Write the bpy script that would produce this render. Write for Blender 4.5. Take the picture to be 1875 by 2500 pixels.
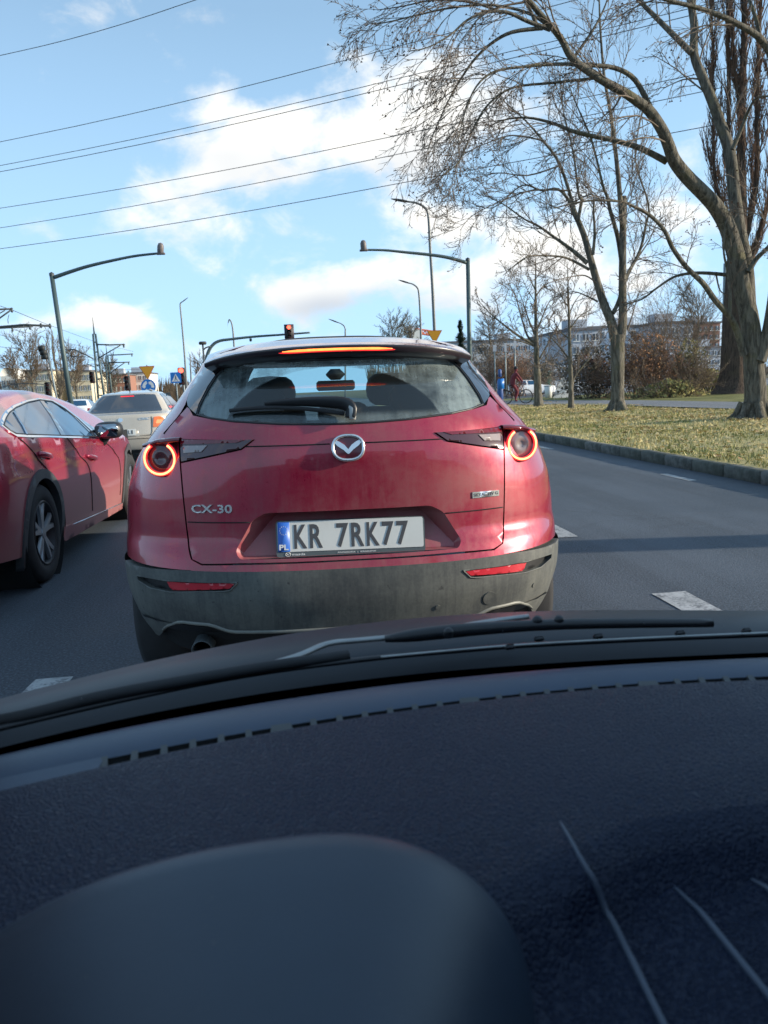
import bpy, math, random
import numpy as np
from mathutils import Vector, Matrix
from mathutils.geometry import delaunay_2d_cdt

for o in list(bpy.data.objects):
    bpy.data.objects.remove(o, do_unlink=True)
scene = bpy.context.scene
COL = scene.collection
R_ = math.radians
PI = math.pi

# ------------------------------------------------------------------ camera
EYE = np.array([0.0, 0.0, 1.22])
FPX, PCX, PCY = 1878.0, 937.5, 1250.0           # focal length and centre in photograph pixels


def cam_axes(yaw, pitch, roll):
    y, p, r = R_(yaw), R_(pitch), R_(roll)
    f = np.array([math.sin(y) * math.cos(p), math.cos(y) * math.cos(p), -math.sin(p)])
    rt = np.array([math.cos(y), -math.sin(y), 0.0])
    up = np.cross(rt, f)
    return rt * math.cos(r) - up * math.sin(r), up * math.cos(r) + rt * math.sin(r), f


AX = cam_axes(6.0, 9.1, 2.6)
cd = bpy.data.cameras.new('camera')
cam = bpy.data.objects.new('camera', cd)
COL.objects.link(cam)
cd.sensor_fit = 'HORIZONTAL'
cd.sensor_width = 36.0
cd.lens = 36.0 * FPX / 1875.0
cd.clip_start, cd.clip_end = 0.02, 5000
cam.matrix_world = Matrix((
    (AX[0][0], AX[1][0], -AX[2][0], EYE[0]),
    (AX[0][1], AX[1][1], -AX[2][1], EYE[1]),
    (AX[0][2], AX[1][2], -AX[2][2], EYE[2]),
    (0, 0, 0, 1)))
cd.dof.use_dof = True
cd.dof.focus_distance = 3.2
cd.dof.aperture_fstop = 12.0
scene.camera = cam


def ray(px, py):
    return AX[2] + (px - PCX) / FPX * AX[0] - (py - PCY) / FPX * AX[1]


def at(px, py, Y):
    """the place at road distance Y that is seen at a photograph pixel"""
    d = ray(px, py)
    return EYE + d * (Y / d[1])


def at_z(px, py, z):
    d = ray(px, py)
    return EYE + d * ((z - EYE[2]) / d[2])


# ------------------------------------------------------------------ sky and sun
SUN_EL, SUN_AZ = 15.0, 100.0                      # azimuth clockwise from the road's direction (+Y)
sun_dir = Vector((math.sin(R_(SUN_AZ)) * math.cos(R_(SUN_EL)), math.cos(R_(SUN_AZ)) * math.cos(R_(SUN_EL)), math.sin(R_(SUN_EL))))
sl = bpy.data.lights.new('sun', 'SUN')
sl.energy = 4.6
sl.angle = R_(0.5)
sl.color = (1.0, 0.86, 0.68)
sun = bpy.data.objects.new('sun', sl)
COL.objects.link(sun)
sun.location = (60, -20, 40)
sun.rotation_euler = sun_dir.to_track_quat('Z', 'Y').to_euler()

world = bpy.data.worlds.new('World')
scene.world = world
world.use_nodes = True
wt = world.node_tree
wt.nodes.clear()


def wn(kind, **kw):
    n = wt.nodes.new(kind)
    for k, v in kw.items():
        setattr(n, k, v)
    return n


def wmath(op, a, b=None, clamp=False):
    n = wn('ShaderNodeMath', operation=op, use_clamp=clamp)
    for i, s in enumerate((a, b)):
        if s is None:
            continue
        if isinstance(s, (int, float)):
            n.inputs[i].default_value = s
        else:
            wt.links.new(s, n.inputs[i])
    return n.outputs[0]


sky = wn('ShaderNodeTexSky', sky_type='NISHITA')
sky.sun_disc = False
sky.sun_elevation = R_(SUN_EL)
sky.sun_rotation = R_(SUN_AZ)
sky.altitude = 200
sky.air_density, sky.dust_density, sky.ozone_density = 1.0, 0.6, 1.6
tc = wn('ShaderNodeTexCoord')
sep = wn('ShaderNodeSeparateXYZ')
wt.links.new(tc.outputs['Generated'], sep.inputs[0])
az = wmath('ARCTAN2', sep.outputs[0], sep.outputs[1])
el = wmath('ARCSINE', sep.outputs[2])
# clouds live in (azimuth, elevation); flattened a little towards the horizon
comb = wn('ShaderNodeCombineXYZ')
wt.links.new(wmath('MULTIPLY', az, 1.0), comb.inputs[0])
wt.links.new(wmath('MULTIPLY', el, 1.5), comb.inputs[1])


def wnoise(scale, detail, rough, off=0.0, distort=0.0):
    m = wn('ShaderNodeVectorMath', operation='ADD')
    wt.links.new(comb.outputs[0], m.inputs[0])
    m.inputs[1].default_value = (off, off * 0.7, off * 0.3)
    n = wn('ShaderNodeTexNoise')
    n.inputs['Scale'].default_value = scale
    n.inputs['Detail'].default_value = detail
    n.inputs['Roughness'].default_value = rough
    n.inputs['Distortion'].default_value = distort
    wt.links.new(m.outputs[0], n.inputs['Vector'])
    return n.outputs['Fac']


fine = wnoise(10.0, 9.0, 0.58, 0.0, 0.25)
soft = wnoise(4.0, 3.0, 0.5, 3.1)
# cloud banks: photograph pixel centre, half sizes in pixels, density
BANKS = [(560, 330, 150, 95, 1.0), (780, 375, 260, 85, 0.95), (1000, 240, 200, 120, 1.05), (1120, 370, 200, 100, 0.55),
         (450, 470, 120, 50, 0.6), (560, 555, 190, 42, 0.62), (580, 660, 150, 58, 0.55), (850, 690, 150, 62, 1.15), (730, 735, 110, 36, .8),
         (1100, 700, 150, 60, 0.7), (1090, 540, 130, 60, 1.0), (330, 545, 160, 40, .4), (1600, 540, 240, 100, 0.75), (1780, 330, 120, 90, 0.4), (290, 790, 120, 52, 1.05),
         (130, 800, 120, 40, 0.6), (1500, 760, 260, 130, 0.9), (330, 20, 260, 45, 0.42), (60, 980, 260, 90, 0.4),
         (620, 860, 300, 60, 0.55), (160, 570, 130, 40, 0.45), (1280, 600, 160, 90, 0.8), (140, 150, 120, 60, 0.3)]
tot = None
low = None
for (bx, by, rx, ry, dens) in BANKS:
    d = ray(bx, by)
    d = d / np.linalg.norm(d)
    a0, e0 = math.atan2(d[0], d[1]), math.asin(d[2])
    u = wmath('MULTIPLY', wmath('SUBTRACT', az, a0), FPX / rx)
    v = wmath('MULTIPLY', wmath('SUBTRACT', el, e0), FPX / ry)
    v2 = wmath('ADD', v, wmath('MULTIPLY', u, -0.12))
    q = wmath('ADD', wmath('MULTIPLY', u, u), wmath('MULTIPLY', v2, v2))
    g = wmath('MULTIPLY', wmath('EXPONENT', wmath('MULTIPLY', q, -0.9)), dens)
    h = wmath('MULTIPLY', g, wmath('MULTIPLY', v2, -1.0))
    tot = g if tot is None else wmath('ADD', tot, g)
    low = h if low is None else wmath('ADD', low, h)
# the rest of the sky carries scattered clouds of its own
elsewhere = wmath('GREATER_THAN', wmath('ABSOLUTE', wmath('SUBTRACT', az, R_(6))), 0.56)
other = wmath('MULTIPLY', wmath('MULTIPLY', wmath('SUBTRACT', soft, 0.54, True), 5.0), elsewhere)
tot = wmath('ADD', tot, other)
dens = wmath('ADD', tot, wmath('MULTIPLY', wmath('SUBTRACT', fine, 0.53), 3.3))
dens = wmath('ADD', dens, wmath('MULTIPLY', wmath('SUBTRACT', soft, 0.5), 0.9))
ramp = wn('ShaderNodeMapRange', interpolation_type='SMOOTHSTEP')
ramp.inputs['From Min'].default_value = 0.30
ramp.inputs['From Max'].default_value = 1.30
wt.links.new(dens, ramp.inputs['Value'])
shade = wmath('ADD', wmath('MULTIPLY', low, 0.55), wmath('MULTIPLY', wmath('SUBTRACT', soft, 0.42), 1.5), True)
ccol = wn('ShaderNodeMix', data_type='RGBA')
ccol.inputs['A'].default_value = (7.8, 7.5, 7.1, 1)
ccol.inputs['B'].default_value = (3.5, 4.0, 4.8, 1)
wt.links.new(shade, ccol.inputs['Factor'])
# a thin veil of brightness low over the horizon, as in hazy winter air
veil = wn('ShaderNodeMapRange')
veil.inputs['From Min'].default_value = 0.0
veil.inputs['From Max'].default_value = 0.42
veil.inputs['To Min'].default_value = 0.95
veil.inputs['To Max'].default_value = 0.42
wt.links.new(el, veil.inputs['Value'])
air = wn('ShaderNodeMix', data_type='RGBA')
air.inputs['B'].default_value = (3.9, 6.2, 8.7, 1)
wt.links.new(veil.outputs[0], air.inputs['Factor'])
wt.links.new(sky.outputs[0], air.inputs['A'])
mix = wn('ShaderNodeMix', data_type='RGBA')
wt.links.new(ramp.outputs[0], mix.inputs['Factor'])
wt.links.new(air.outputs['Result'], mix.inputs['A'])
wt.links.new(ccol.outputs['Result'], mix.inputs['B'])
bg = wn('ShaderNodeBackground')
bg.inputs['Strength'].default_value = 0.10
wt.links.new(mix.outputs['Result'], bg.inputs['Color'])
wo = wn('ShaderNodeOutputWorld')
wt.links.new(bg.outputs[0], wo.inputs[0])

scene.view_settings.view_transform = 'Standard'
scene.view_settings.look = 'None'
scene.view_settings.gamma = 1.0
scene.view_settings.use_curve_mapping = False
scene.view_settings.exposure = 0.68

# ------------------------------------------------------------------ materials


class NT:
    """small helper round a material's node tree"""

    def __init__(self, name):
        self.m = bpy.data.materials.new(name)
        self.m.use_nodes = True
        self.t = self.m.node_tree
        self.b = self.t.nodes['Principled BSDF']
        self.out = self.t.nodes['Material Output']

    def n(self, kind, **kw):
        n = self.t.nodes.new(kind)
        for k, v in kw.items():
            setattr(n, k, v)
        return n

    def l(self, a, b):
        self.t.links.new(a, b)

    def coord(self, kind='Object', scale=(1, 1, 1)):
        c = self.n('ShaderNodeTexCoord')
        mp = self.n('ShaderNodeMapping')
        mp.inputs['Scale'].default_value = scale
        self.l(c.outputs[kind], mp.inputs[0])
        return mp.outputs[0]

    def noise(self, scale, detail=4, rough=0.55, coord=None, sc=(1, 1, 1), distort=0.0):
        n = self.n('ShaderNodeTexNoise')
        n.inputs['Scale'].default_value = scale
        n.inputs['Detail'].default_value = detail
        n.inputs['Roughness'].default_value = rough
        n.inputs['Distortion'].default_value = distort
        self.l(coord or self.coord(scale=sc), n.inputs['Vector'])
        return n.outputs['Fac']

    def ramp(self, fac, lo, hi, a=0.0, b=1.0):
        n = self.n('ShaderNodeMapRange', interpolation_type='SMOOTHSTEP')
        n.inputs['From Min'].default_value = lo
        n.inputs['From Max'].default_value = hi
        n.inputs['To Min'].default_value = a
        n.inputs['To Max'].default_value = b
        self.l(fac, n.inputs['Value'])
        return n.outputs[0]

    def mixc(self, fac, a, b):
        n = self.n('ShaderNodeMix', data_type='RGBA')
        for key, v in (('Factor', fac), ('A', a), ('B', b)):
            s = n.inputs[key]
            if isinstance(v, (int, float)):
                s.default_value = v
            elif isinstance(v, tuple):
                s.default_value = (v[0], v[1], v[2], 1)
            else:
                self.l(v, s)
        return n.outputs['Result']

    def math(self, op, a, b=None, clamp=False):
        n = self.n('ShaderNodeMath', operation=op, use_clamp=clamp)
        for i, s in enumerate((a, b)):
            if s is None:
                continue
            if isinstance(s, (int, float)):
                n.inputs[i].default_value = s
            else:
                self.l(s, n.inputs[i])
        return n.outputs[0]

    def set(self, **kw):
        names = {'col': 'Base Color', 'rough': 'Roughness', 'metal': 'Metallic', 'coat': 'Coat Weight', 'coatr': 'Coat Roughness',
                 'spec': 'Specular IOR Level', 'emi': 'Emission Color', 'emis': 'Emission Strength', 'trans': 'Transmission Weight', 'ior': 'IOR'}
        for k, v in kw.items():
            s = self.b.inputs[names[k]]
            if isinstance(v, (int, float)):
                s.default_value = v
            elif isinstance(v, tuple):
                s.default_value = (v[0], v[1], v[2], 1)
            else:
                self.l(v, s)
        return self

    def bump(self, h, strength=0.3, dist=0.01):
        n = self.n('ShaderNodeBump')
        n.inputs['Strength'].default_value = strength
        n.inputs['Distance'].default_value = dist
        self.l(h, n.inputs['Height'])
        self.l(n.outputs[0], self.b.inputs['Normal'])
        return self


def plain(name, col, rough=0.5, metal=0.0, var=0.12, scale=6.0, **kw):
    t = NT(name)
    f = t.noise(scale, 4)
    dark = tuple(c * (1 - var) for c in col)
    lite = tuple(min(1, c * (1 + var)) for c in col)
    t.set(col=t.mixc(f, dark, lite), rough=rough, metal=metal, **kw)
    return t.m


def glow(name, col, strength, base=(0.3, 0.02, 0.02)):
    t = NT(name)
    f = t.noise(40, 2)
    t.set(col=base, rough=0.2, emi=col, emis=t.ramp(f, 0.2, 0.8, strength * 0.85, strength * 1.15))
    return t.m


def paint(name, col, dust_col, dust_lo, dust_hi, dust_amt=0.6, metal=0.55, zfade=None, low=0.0):
    """car lacquer under uneven road dust with washed-down streaks"""
    t = NT(name)
    co = t.coord()
    f1 = t.noise(3.0, 5, 0.6, co)
    f2 = t.noise(1.0, 6, 0.7, t.coord(scale=(38, 10, 3.4)), distort=.8)
    f3 = t.noise(55, 4, 0.7, co)
    f = t.math('ADD', t.math('MULTIPLY', f1, 0.66), t.math('ADD', t.math('MULTIPLY', f2, 0.20), t.math('MULTIPLY', f3, 0.14)))
    d = t.ramp(f, dust_lo, dust_hi, 0.0, dust_amt)
    if zfade:
        c = t.n('ShaderNodeTexCoord')
        s = t.n('ShaderNodeSeparateXYZ')
        t.l(c.outputs['Object'], s.inputs[0])
        d = t.math('MULTIPLY', d, t.ramp(s.outputs[2], zfade[0], zfade[1], 1.0, zfade[2]))
        d = t.math('MULTIPLY', d, t.ramp(t.math('ABSOLUTE', s.outputs[0]), 0.42, 0.85, 1.0, 0.35))
    if low:
        c = t.n('ShaderNodeTexCoord')
        s = t.n('ShaderNodeSeparateXYZ')
        t.l(c.outputs['Object'], s.inputs[0])
        zz = t.math('ADD', s.outputs[2], t.math('MULTIPLY', t.math('SUBTRACT', f, .5), .5))
        d = t.math('ADD', d, t.ramp(zz, .28, .80, low, 0.0), True)
    fl = t.noise(420, 1, 0.5, co)
    base = t.mixc(t.ramp(fl, 0.3, 0.7, 0.0, 0.35), col, tuple(min(1, c * 1.7 + 0.01) for c in col))
    t.set(col=t.mixc(d, base, dust_col), metal=t.math('MULTIPLY', t.math('SUBTRACT', 1.0, d), metal),
          rough=t.math('ADD', t.math('MULTIPLY', d, 0.45), 0.26),
          coat=t.math('SUBTRACT', 1.0, t.math('MULTIPLY', d, 1.1), True), coatr=0.05)
    return t.m


def glossy_glass(name, col=(0.012, 0.015, 0.02)):
    t = NT(name)
    f = t.noise(3, 4)
    t.set(col=t.mixc(f, col, tuple(c * 2.2 for c in col)), rough=t.ramp(f, 0.3, 0.7, 0.02, 0.07), spec=0.9, coat=0.6, coatr=0.02)
    return t.m


# ------------------------------------------------------------------ geometry helpers


class G:
    """one mesh being collected"""

    def __init__(self):
        self.v, self.f = [], []

    def add(self, vs, fs):
        k = len(self.v)
        self.v.extend([tuple(map(float, p)) for p in vs])
        self.f.extend([tuple(i + k for i in f) for f in fs])
        return self

    def grid(self, rows, close_u=False, flip=False):
        n, m = len(rows), len(rows[0])
        vs = [p for r in rows for p in r]
        fs = []
        for i in range(n - 1):
            for j in range(m if close_u else m - 1):
                j2 = (j + 1) % m
                q = (i * m + j, i * m + j2, (i + 1) * m + j2, (i + 1) * m + j)
                fs.append(q[::-1] if flip else q)
        return self.add(vs, fs)

    def box(self, c, s, rz=0.0, taper=1.0, bevel=0.0):
        cx, cy, cz = c
        hx, hy, hz = s[0] / 2, s[1] / 2, s[2] / 2
        co, si = math.cos(rz), math.sin(rz)
        if bevel <= 0:
            vs = []
            for z in (-1, 1):
                k = taper if z > 0 else 1.0
                for x, y in ((-1, -1), (1, -1), (1, 1), (-1, 1)):
                    X, Y = x * hx * k, y * hy * k
                    vs.append((cx + X * co - Y * si, cy + X * si + Y * co, cz + z * hz))
            return self.add(vs, [(3, 2, 1, 0), (4, 5, 6, 7), (0, 1, 5, 4), (1, 2, 6, 5), (2, 3, 7, 6), (3, 0, 4, 7)])
        b = min(bevel, hx * 0.9, hy * 0.9, hz * 0.9)
        loops = []
        for z, ins in ((-hz, b), (-hz + b, 0), (hz - b, 0), (hz, b)):
            ring = []
            for sx, sy in ((-1, -1), (1, -1), (1, 1), (-1, 1)):
                pts = [(sx * (hx - ins), sy * (hy - ins - b)), (sx * (hx - ins - b), sy * (hy - ins))]
                if sx * sy < 0:
                    pass
                if (sx, sy) in ((-1, -1), (1, 1)):
                    ring += pts
                else:
                    ring += pts[::-1]
            loops.append([(cx + X * co - Y * si, cy + X * si + Y * co, cz + z) for X, Y in ring])
        k = len(loops[0])
        self.grid(loops, close_u=True)
        base = len(self.v) - 4 * k
        self.f.append(tuple(base + i for i in range(k))[::-1])
        self.f.append(tuple(base + 3 * k + i for i in range(k)))
        return self

    def tube(self, path, radii, n=8, cap=True, flat=1.0, up=(0, 0, 1)):
        pts = [Vector(p) for p in path]
        if not hasattr(radii, '__len__'):
            radii = [radii] * len(pts)
        rows = []
        prev = None
        for i, p in enumerate(pts):
            t = (pts[min(i + 1, len(pts) - 1)] - pts[max(i - 1, 0)])
            if t.length < 1e-9:
                t = Vector((0, 0, 1))
            t.normalize()
            if prev is None:
                ref = Vector(up)
                if abs(t.dot(ref)) > 0.95:
                    ref = Vector((1, 0, 0)) if abs(t.x) < 0.9 else Vector((0, 1, 0))
                a = t.cross(ref).normalized()
            else:
                a = prev - t * prev.dot(t)
                a = a.normalized() if a.length > 1e-6 else t.orthogonal().normalized()
            prev = a
            b = t.cross(a)
            r = radii[i]
            rows.append([tuple(p + a * (r * math.cos(2 * PI * k / n)) + b * (r * flat * math.sin(2 * PI * k / n))) for k in range(n)])
        self.grid(rows, close_u=True, flip=True)
        if cap and n > 3:
            base = len(self.v) - len(rows) * n
            self.f.append(tuple(base + k for k in range(n)))
            self.f.append(tuple(base + (len(rows) - 1) * n + k for k in range(n))[::-1])
        return self

    def lathe(self, prof, c, axis, n=24, start=0.0, end=2 * PI):
        """profile of (radius, along axis) turned round an axis"""
        ax = Vector(axis).normalized()
        a = ax.orthogonal().normalized() if abs(ax.z) > 0.9 else Vector((0, 0, 1)).cross(ax).normalized()
        b = ax.cross(a)
        full = abs(end - start - 2 * PI) < 1e-6
        k = n if full else n + 1
        rows = []
        for r, h in prof:
            rows.append([tuple(Vector(c) + ax * h + (a * math.cos(start + (end - start) * i / n) + b * math.sin(start + (end - start) * i / n)) * r) for i in range(k)])
        return self.grid(rows, close_u=full)

    def prism(self, poly, fmap, depth):
        """flat outline mapped by fmap(x, y, d) for d = 0 and d = depth"""
        n = len(poly)
        vs = [fmap(x, y, 0.0) for x, y in poly] + [fmap(x, y, depth) for x, y in poly]
        fs = [tuple(range(n)), tuple(range(2 * n - 1, n - 1, -1))]
        fs += [(i, i + n, (i + 1) % n + n, (i + 1) % n) for i in range(n)]
        return self.add(vs, fs)


def link(name, data, parent=None):
    o = bpy.data.objects.new(name, data)
    COL.objects.link(o)
    if parent is not None:
        o.parent = parent
    return o


def obj(name, g, mat, parent=None, smooth=True, off=None, angle=None):
    me = bpy.data.meshes.new(name)
    vs = g.v
    if off is not None:
        vs = [(p[0] - off[0], p[1] - off[1], p[2] - off[2]) for p in vs]
    me.from_pydata(vs, [], g.f)
    me.materials.append(mat)
    if smooth:
        me.polygons.foreach_set('use_smooth', [True] * len(me.polygons))
        if angle:
            me.set_sharp_from_angle(angle=R_(angle))
    me.update()
    return link(name, me, parent)


def tag(o, label=None, cat=None, group=None, kind=None):
    for k, v in (('label', label), ('category', cat), ('group', group), ('kind', kind)):
        if v:
            o[k] = v
    return o


def thing(name, label, cat, loc=(0, 0, 0), rz=0.0, group=None, tilt=0.0):
    o = link(name, None)
    o.location = loc
    o.rotation_euler = (0, tilt, rz)
    o.empty_display_size = 0.2
    return tag(o, label, cat, group)


def copy_tree(src, parent=None):
    c = src.copy()
    COL.objects.link(c)
    if parent is not None:
        c.parent = parent
    for ch in list(src.children):
        copy_tree(ch, c)
    return c


def inside(x, y, poly):
    c = False
    n = len(poly)
    j = n - 1
    for i in range(n):
        xi, yi = poly[i]
        xj, yj = poly[j]
        if (yi > y) != (yj > y) and x < (xj - xi) * (y - yi) / (yj - yi) + xi:
            c = not c
        j = i
    return c


def densify(poly, step, closed=True):
    out = []
    n = len(poly)
    for i in range(n if closed else n - 1):
        a, b = poly[i], poly[(i + 1) % n]
        k = max(1, int(math.ceil(math.dist(a, b) / step)))
        for j in range(k):
            out.append((a[0] + (b[0] - a[0]) * j / k, a[1] + (b[1] - a[1]) * j / k))
    if not closed:
        out.append(tuple(poly[-1]))
    return out


def fillet(poly, r, k=4):
    """round the corners of a closed outline"""
    out = []
    n = len(poly)
    for i in range(n):
        p, a, b = Vector(poly[i]), Vector(poly[i - 1]), Vector(poly[(i + 1) % n])
        da, db = (a - p), (b - p)
        rr = min(r, da.length * 0.45, db.length * 0.45)
        pa, pb = p + da.normalized() * rr, p + db.normalized() * rr
        for j in range(k + 1):
            t = j / k
            q = pa * (1 - t) ** 2 + p * 2 * t * (1 - t) + pb * t ** 2
            out.append((q.x, q.y))
    return out


def patch(poly, fmap, off=0.0, thick=0.006, step=0.03, holes=(), g=None):
    """panel cut to an outline in a surface's two coordinates, laid on the surface with a turned-in edge"""
    g = g or G()
    loops = [densify(poly, step)] + [densify(h, step) for h in holes]
    vs, es = [], []
    for lp in loops:
        k = len(vs)
        vs += [Vector(p) for p in lp]
        es += [(k + i, k + (i + 1) % len(lp)) for i in range(len(lp))]
    xs = [p[0] for p in poly]
    ys = [p[1] for p in poly]
    x = min(xs) + step * 0.5
    while x < max(xs):
        y = min(ys) + step * 0.5
        while y < max(ys):
            if inside(x, y, poly) and not any(inside(x, y, h) for h in holes):
                if min((x - v.x) ** 2 + (y - v.y) ** 2 for v in vs[:sum(len(l) for l in loops)]) > (0.4 * step) ** 2:
                    vs.append(Vector((x, y)))
            y += step
        x += step
    v2, e2, f2, *_ = delaunay_2d_cdt(vs, es, [], 0, 1e-6)
    tri = []
    for f in f2:
        cx = sum(v2[i][0] for i in f) / len(f)
        cy = sum(v2[i][1] for i in f) / len(f)
        if inside(cx, cy, poly) and not any(inside(cx, cy, h) for h in holes):
            tri.append(tuple(f))
    P = [fmap(p[0], p[1], off) for p in v2]
    # face the viewer side: outward means larger offset
    if tri:
        a, b, c = (Vector(P[i]) for i in tri[0])
        m = tri[0]
        q = Vector(fmap(v2[m[0]][0], v2[m[0]][1], off + 0.01)) - a
        if (b - a).cross(c - a).dot(q) < 0:
            tri = [t[::-1] for t in tri]
    g.add(P, tri)
    if thick > 0:
        for lp in loops:
            top = [fmap(x, y, off) for x, y in lp]
            bot = [fmap(x, y, off - thick) for x, y in lp]
            n = len(lp)
            g.add(top + bot, [(i, (i + 1) % n, (i + 1) % n + n, i + n) for i in range(n)])
    return g


def mirror(poly):
    return [(-x, y) for x, y in poly][::-1]


FONT = {}


def text_mesh(txt, height, depth, width=None, bold=0.0, shear=0.0, spacing=1.0):
    """letters as solid geometry, converted once from a text curve: x right, y up, z out"""
    cu = bpy.data.curves.new('t', 'FONT')
    cu.body = txt
    cu.size = 1.0
    cu.extrude = 0.5
    cu.offset = bold
    cu.shear = shear
    cu.space_character = spacing
    cu.align_x = 'LEFT'
    cu.resolution_u = 3
    o = bpy.data.objects.new('t', cu)
    COL.objects.link(o)
    dg = bpy.context.evaluated_depsgraph_get()
    me = bpy.data.meshes.new_from_object(o.evaluated_get(dg))
    vs = [tuple(v.co) for v in me.vertices]
    fs = [tuple(p.vertices) for p in me.polygons]
    bpy.data.objects.remove(o, do_unlink=True)
    bpy.data.curves.remove(cu)
    bpy.data.meshes.remove(me)
    x0, x1 = min(v[0] for v in vs), max(v[0] for v in vs)
    y0, y1 = min(v[1] for v in vs), max(v[1] for v in vs)
    k = height / (y1 - y0)
    kx = k if width is None else width / (x1 - x0)
    return [((v[0] - x0) * kx, (v[1] - y0) * k, (v[2] + 0.5) * depth) for v in vs], fs


def text_on(g, txt, x, y, height, fmap, depth=0.004, width=None, bold=0.0, off=0.0, **kw):
    vs, fs = text_mesh(txt, height, depth, width, bold, **kw)
    return g.add([fmap(x + a, y + b, off + c) for a, b, c in vs], fs)


def lerp(xs, ys):
    return lambda x: float(np.interp(x, xs, ys))


def smooth_path(pts, k=4):
    """Catmull-Rom through points"""
    P = [np.array(p, float) for p in pts]
    out = []
    for i in range(len(P) - 1):
        p0, p1, p2, p3 = P[max(i - 1, 0)], P[i], P[i + 1], P[min(i + 2, len(P) - 1)]
        for j in range(k):
            t = j / k
            out.append(tuple(0.5 * ((2 * p1) + (p2 - p0) * t + (2 * p0 - 5 * p1 + 4 * p2 - p3) * t * t + (-p0 + 3 * p1 - 3 * p2 + p3) * t ** 3)))
    out.append(tuple(P[-1]))
    return out
# ------------------------------------------------------------------ shared materials
M = {}
M['red'] = paint('red_paint', (0.33, 0.006, 0.036), (0.25, 0.13, 0.115), 0.36, 0.64, 0.66, metal=0.42, zfade=(0.55, 1.12, 0.62))
M['red_side'] = paint('red_paint_flank', (0.31, 0.010, 0.042), (0.34, 0.22, 0.185), 0.36, 0.85, 0.22, metal=0.30, low=.50)
M['beige_paint'] = paint('beige_paint', (0.50, 0.44, 0.36), (0.42, 0.36, 0.29), 0.4, 0.7, 0.35, metal=0.2)
M['white_paint'] = paint('white_paint', (0.75, 0.77, 0.8), (0.5, 0.48, 0.45), 0.4, 0.75, 0.3, metal=0.0)
M['gap'] = plain('shut_line_black', (0.006, 0.006, 0.007), 0.8)
M['black'] = plain('black_plastic', (0.018, 0.018, 0.02), 0.45, scale=30)
M['gloss_black'] = glossy_glass('gloss_black', (0.01, 0.01, 0.013))
M['rubber'] = plain('tyre_rubber', (0.025, 0.025, 0.027), 0.85, var=0.4, scale=14)
M['alloy'] = plain('grey_alloy', (0.30, 0.31, 0.33), 0.32, 0.7)
M['chrome'] = plain('chrome', (0.75, 0.76, 0.78), 0.10, 1.0, var=0.03)
M['badge'] = plain('badge_metal', (0.72, 0.72, 0.73), 0.22, 0.85, var=0.05)
M['dark_glass'] = glossy_glass('dark_window_glass')
M['window'] = glossy_glass('side_window_glass', (0.015, 0.045, 0.085))  # blue of the reflected sky put into the base colour
M['window'].node_tree.nodes['Principled BSDF'].inputs['Specular Tint'].default_value = (0.42, 0.66, 0.95, 1)  # reflections tinted towards sky blue as well
M['window'].node_tree.nodes['Principled BSDF'].inputs['Coat Weight'].default_value = 0.0
M['lens_red'] = plain('red_lens', (0.16, 0.008, 0.015), 0.12, coat=1.0)
M['lens_smoke'] = plain('smoked_lens', (0.07, 0.022, 0.026), 0.14, coat=1.0)
M['lens_clear'] = plain('clear_lens', (0.32, 0.26, 0.25), 0.15, coat=1.0)
M['lens_orange'] = plain('orange_lens', (0.7, 0.16, 0.03), 0.15, coat=1.0)
M['reflector'] = plain('red_reflector', (0.55, 0.02, 0.035), 0.25, coat=0.8)
M['glow_red'] = glow('lamp_red_halo', (1.0, 0.03, 0.035), 0.85)
M['glow_core'] = glow('lamp_hot_core', (1.0, 0.27, 0.10), 3.4)
M['glow_bar'] = glow('brake_bar_core', (1.0, 0.22, 0.04), 2.3)
M['signal_red'] = glow('signal_red', (1.0, 0.09, 0.05), 3.2)
M['white'] = plain('white_enamel', (0.72, 0.72, 0.70), 0.5, var=0.05)
M['plate'] = plain('plate_white', (0.66, 0.66, 0.62), 0.45, var=0.10, scale=9)
M['plate_blue'] = plain('plate_blue', (0.03, 0.13, 0.50), 0.4)
M['ink'] = plain('plate_ink', (0.07, 0.07, 0.075), 0.5)
M['frame'] = plain('plate_frame_grey', (0.10, 0.12, 0.125), 0.4, var=0.25)
M['steel'] = plain('galvanised_steel', (0.20, 0.24, 0.25), 0.5, 0.35, var=0.2)
M['green_steel'] = plain('green_grey_mast', (0.065, 0.10, 0.105), 0.5, 0.2, var=0.2)
M['dark_steel'] = plain('dark_mast', (0.06, 0.07, 0.075), 0.55, 0.3, var=0.25)
M['lamp_grey'] = plain('lamp_post_grey', (0.16, 0.17, 0.17), 0.5, 0.3)
M['sign_yellow'] = plain('sign_yellow', (0.66, 0.30, 0.015), 0.45, var=0.05)
M['sign_red'] = plain('sign_red', (0.45, 0.10, 0.03), 0.45, var=0.05)
M['sign_blue'] = plain('sign_blue', (0.012, 0.16, 0.50), 0.4, var=0.05)
M['sign_back'] = plain('sign_back_grey', (0.22, 0.23, 0.24), 0.5, 0.4)
M['seat'] = plain('dark_upholstery', (0.012, 0.013, 0.017), 0.8, var=0.3, scale=20)
M['cable'] = plain('overhead_cable', (0.03, 0.03, 0.035), 0.6)
M['skin'] = plain('skin', (0.45, 0.25, 0.18), 0.6)


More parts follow.
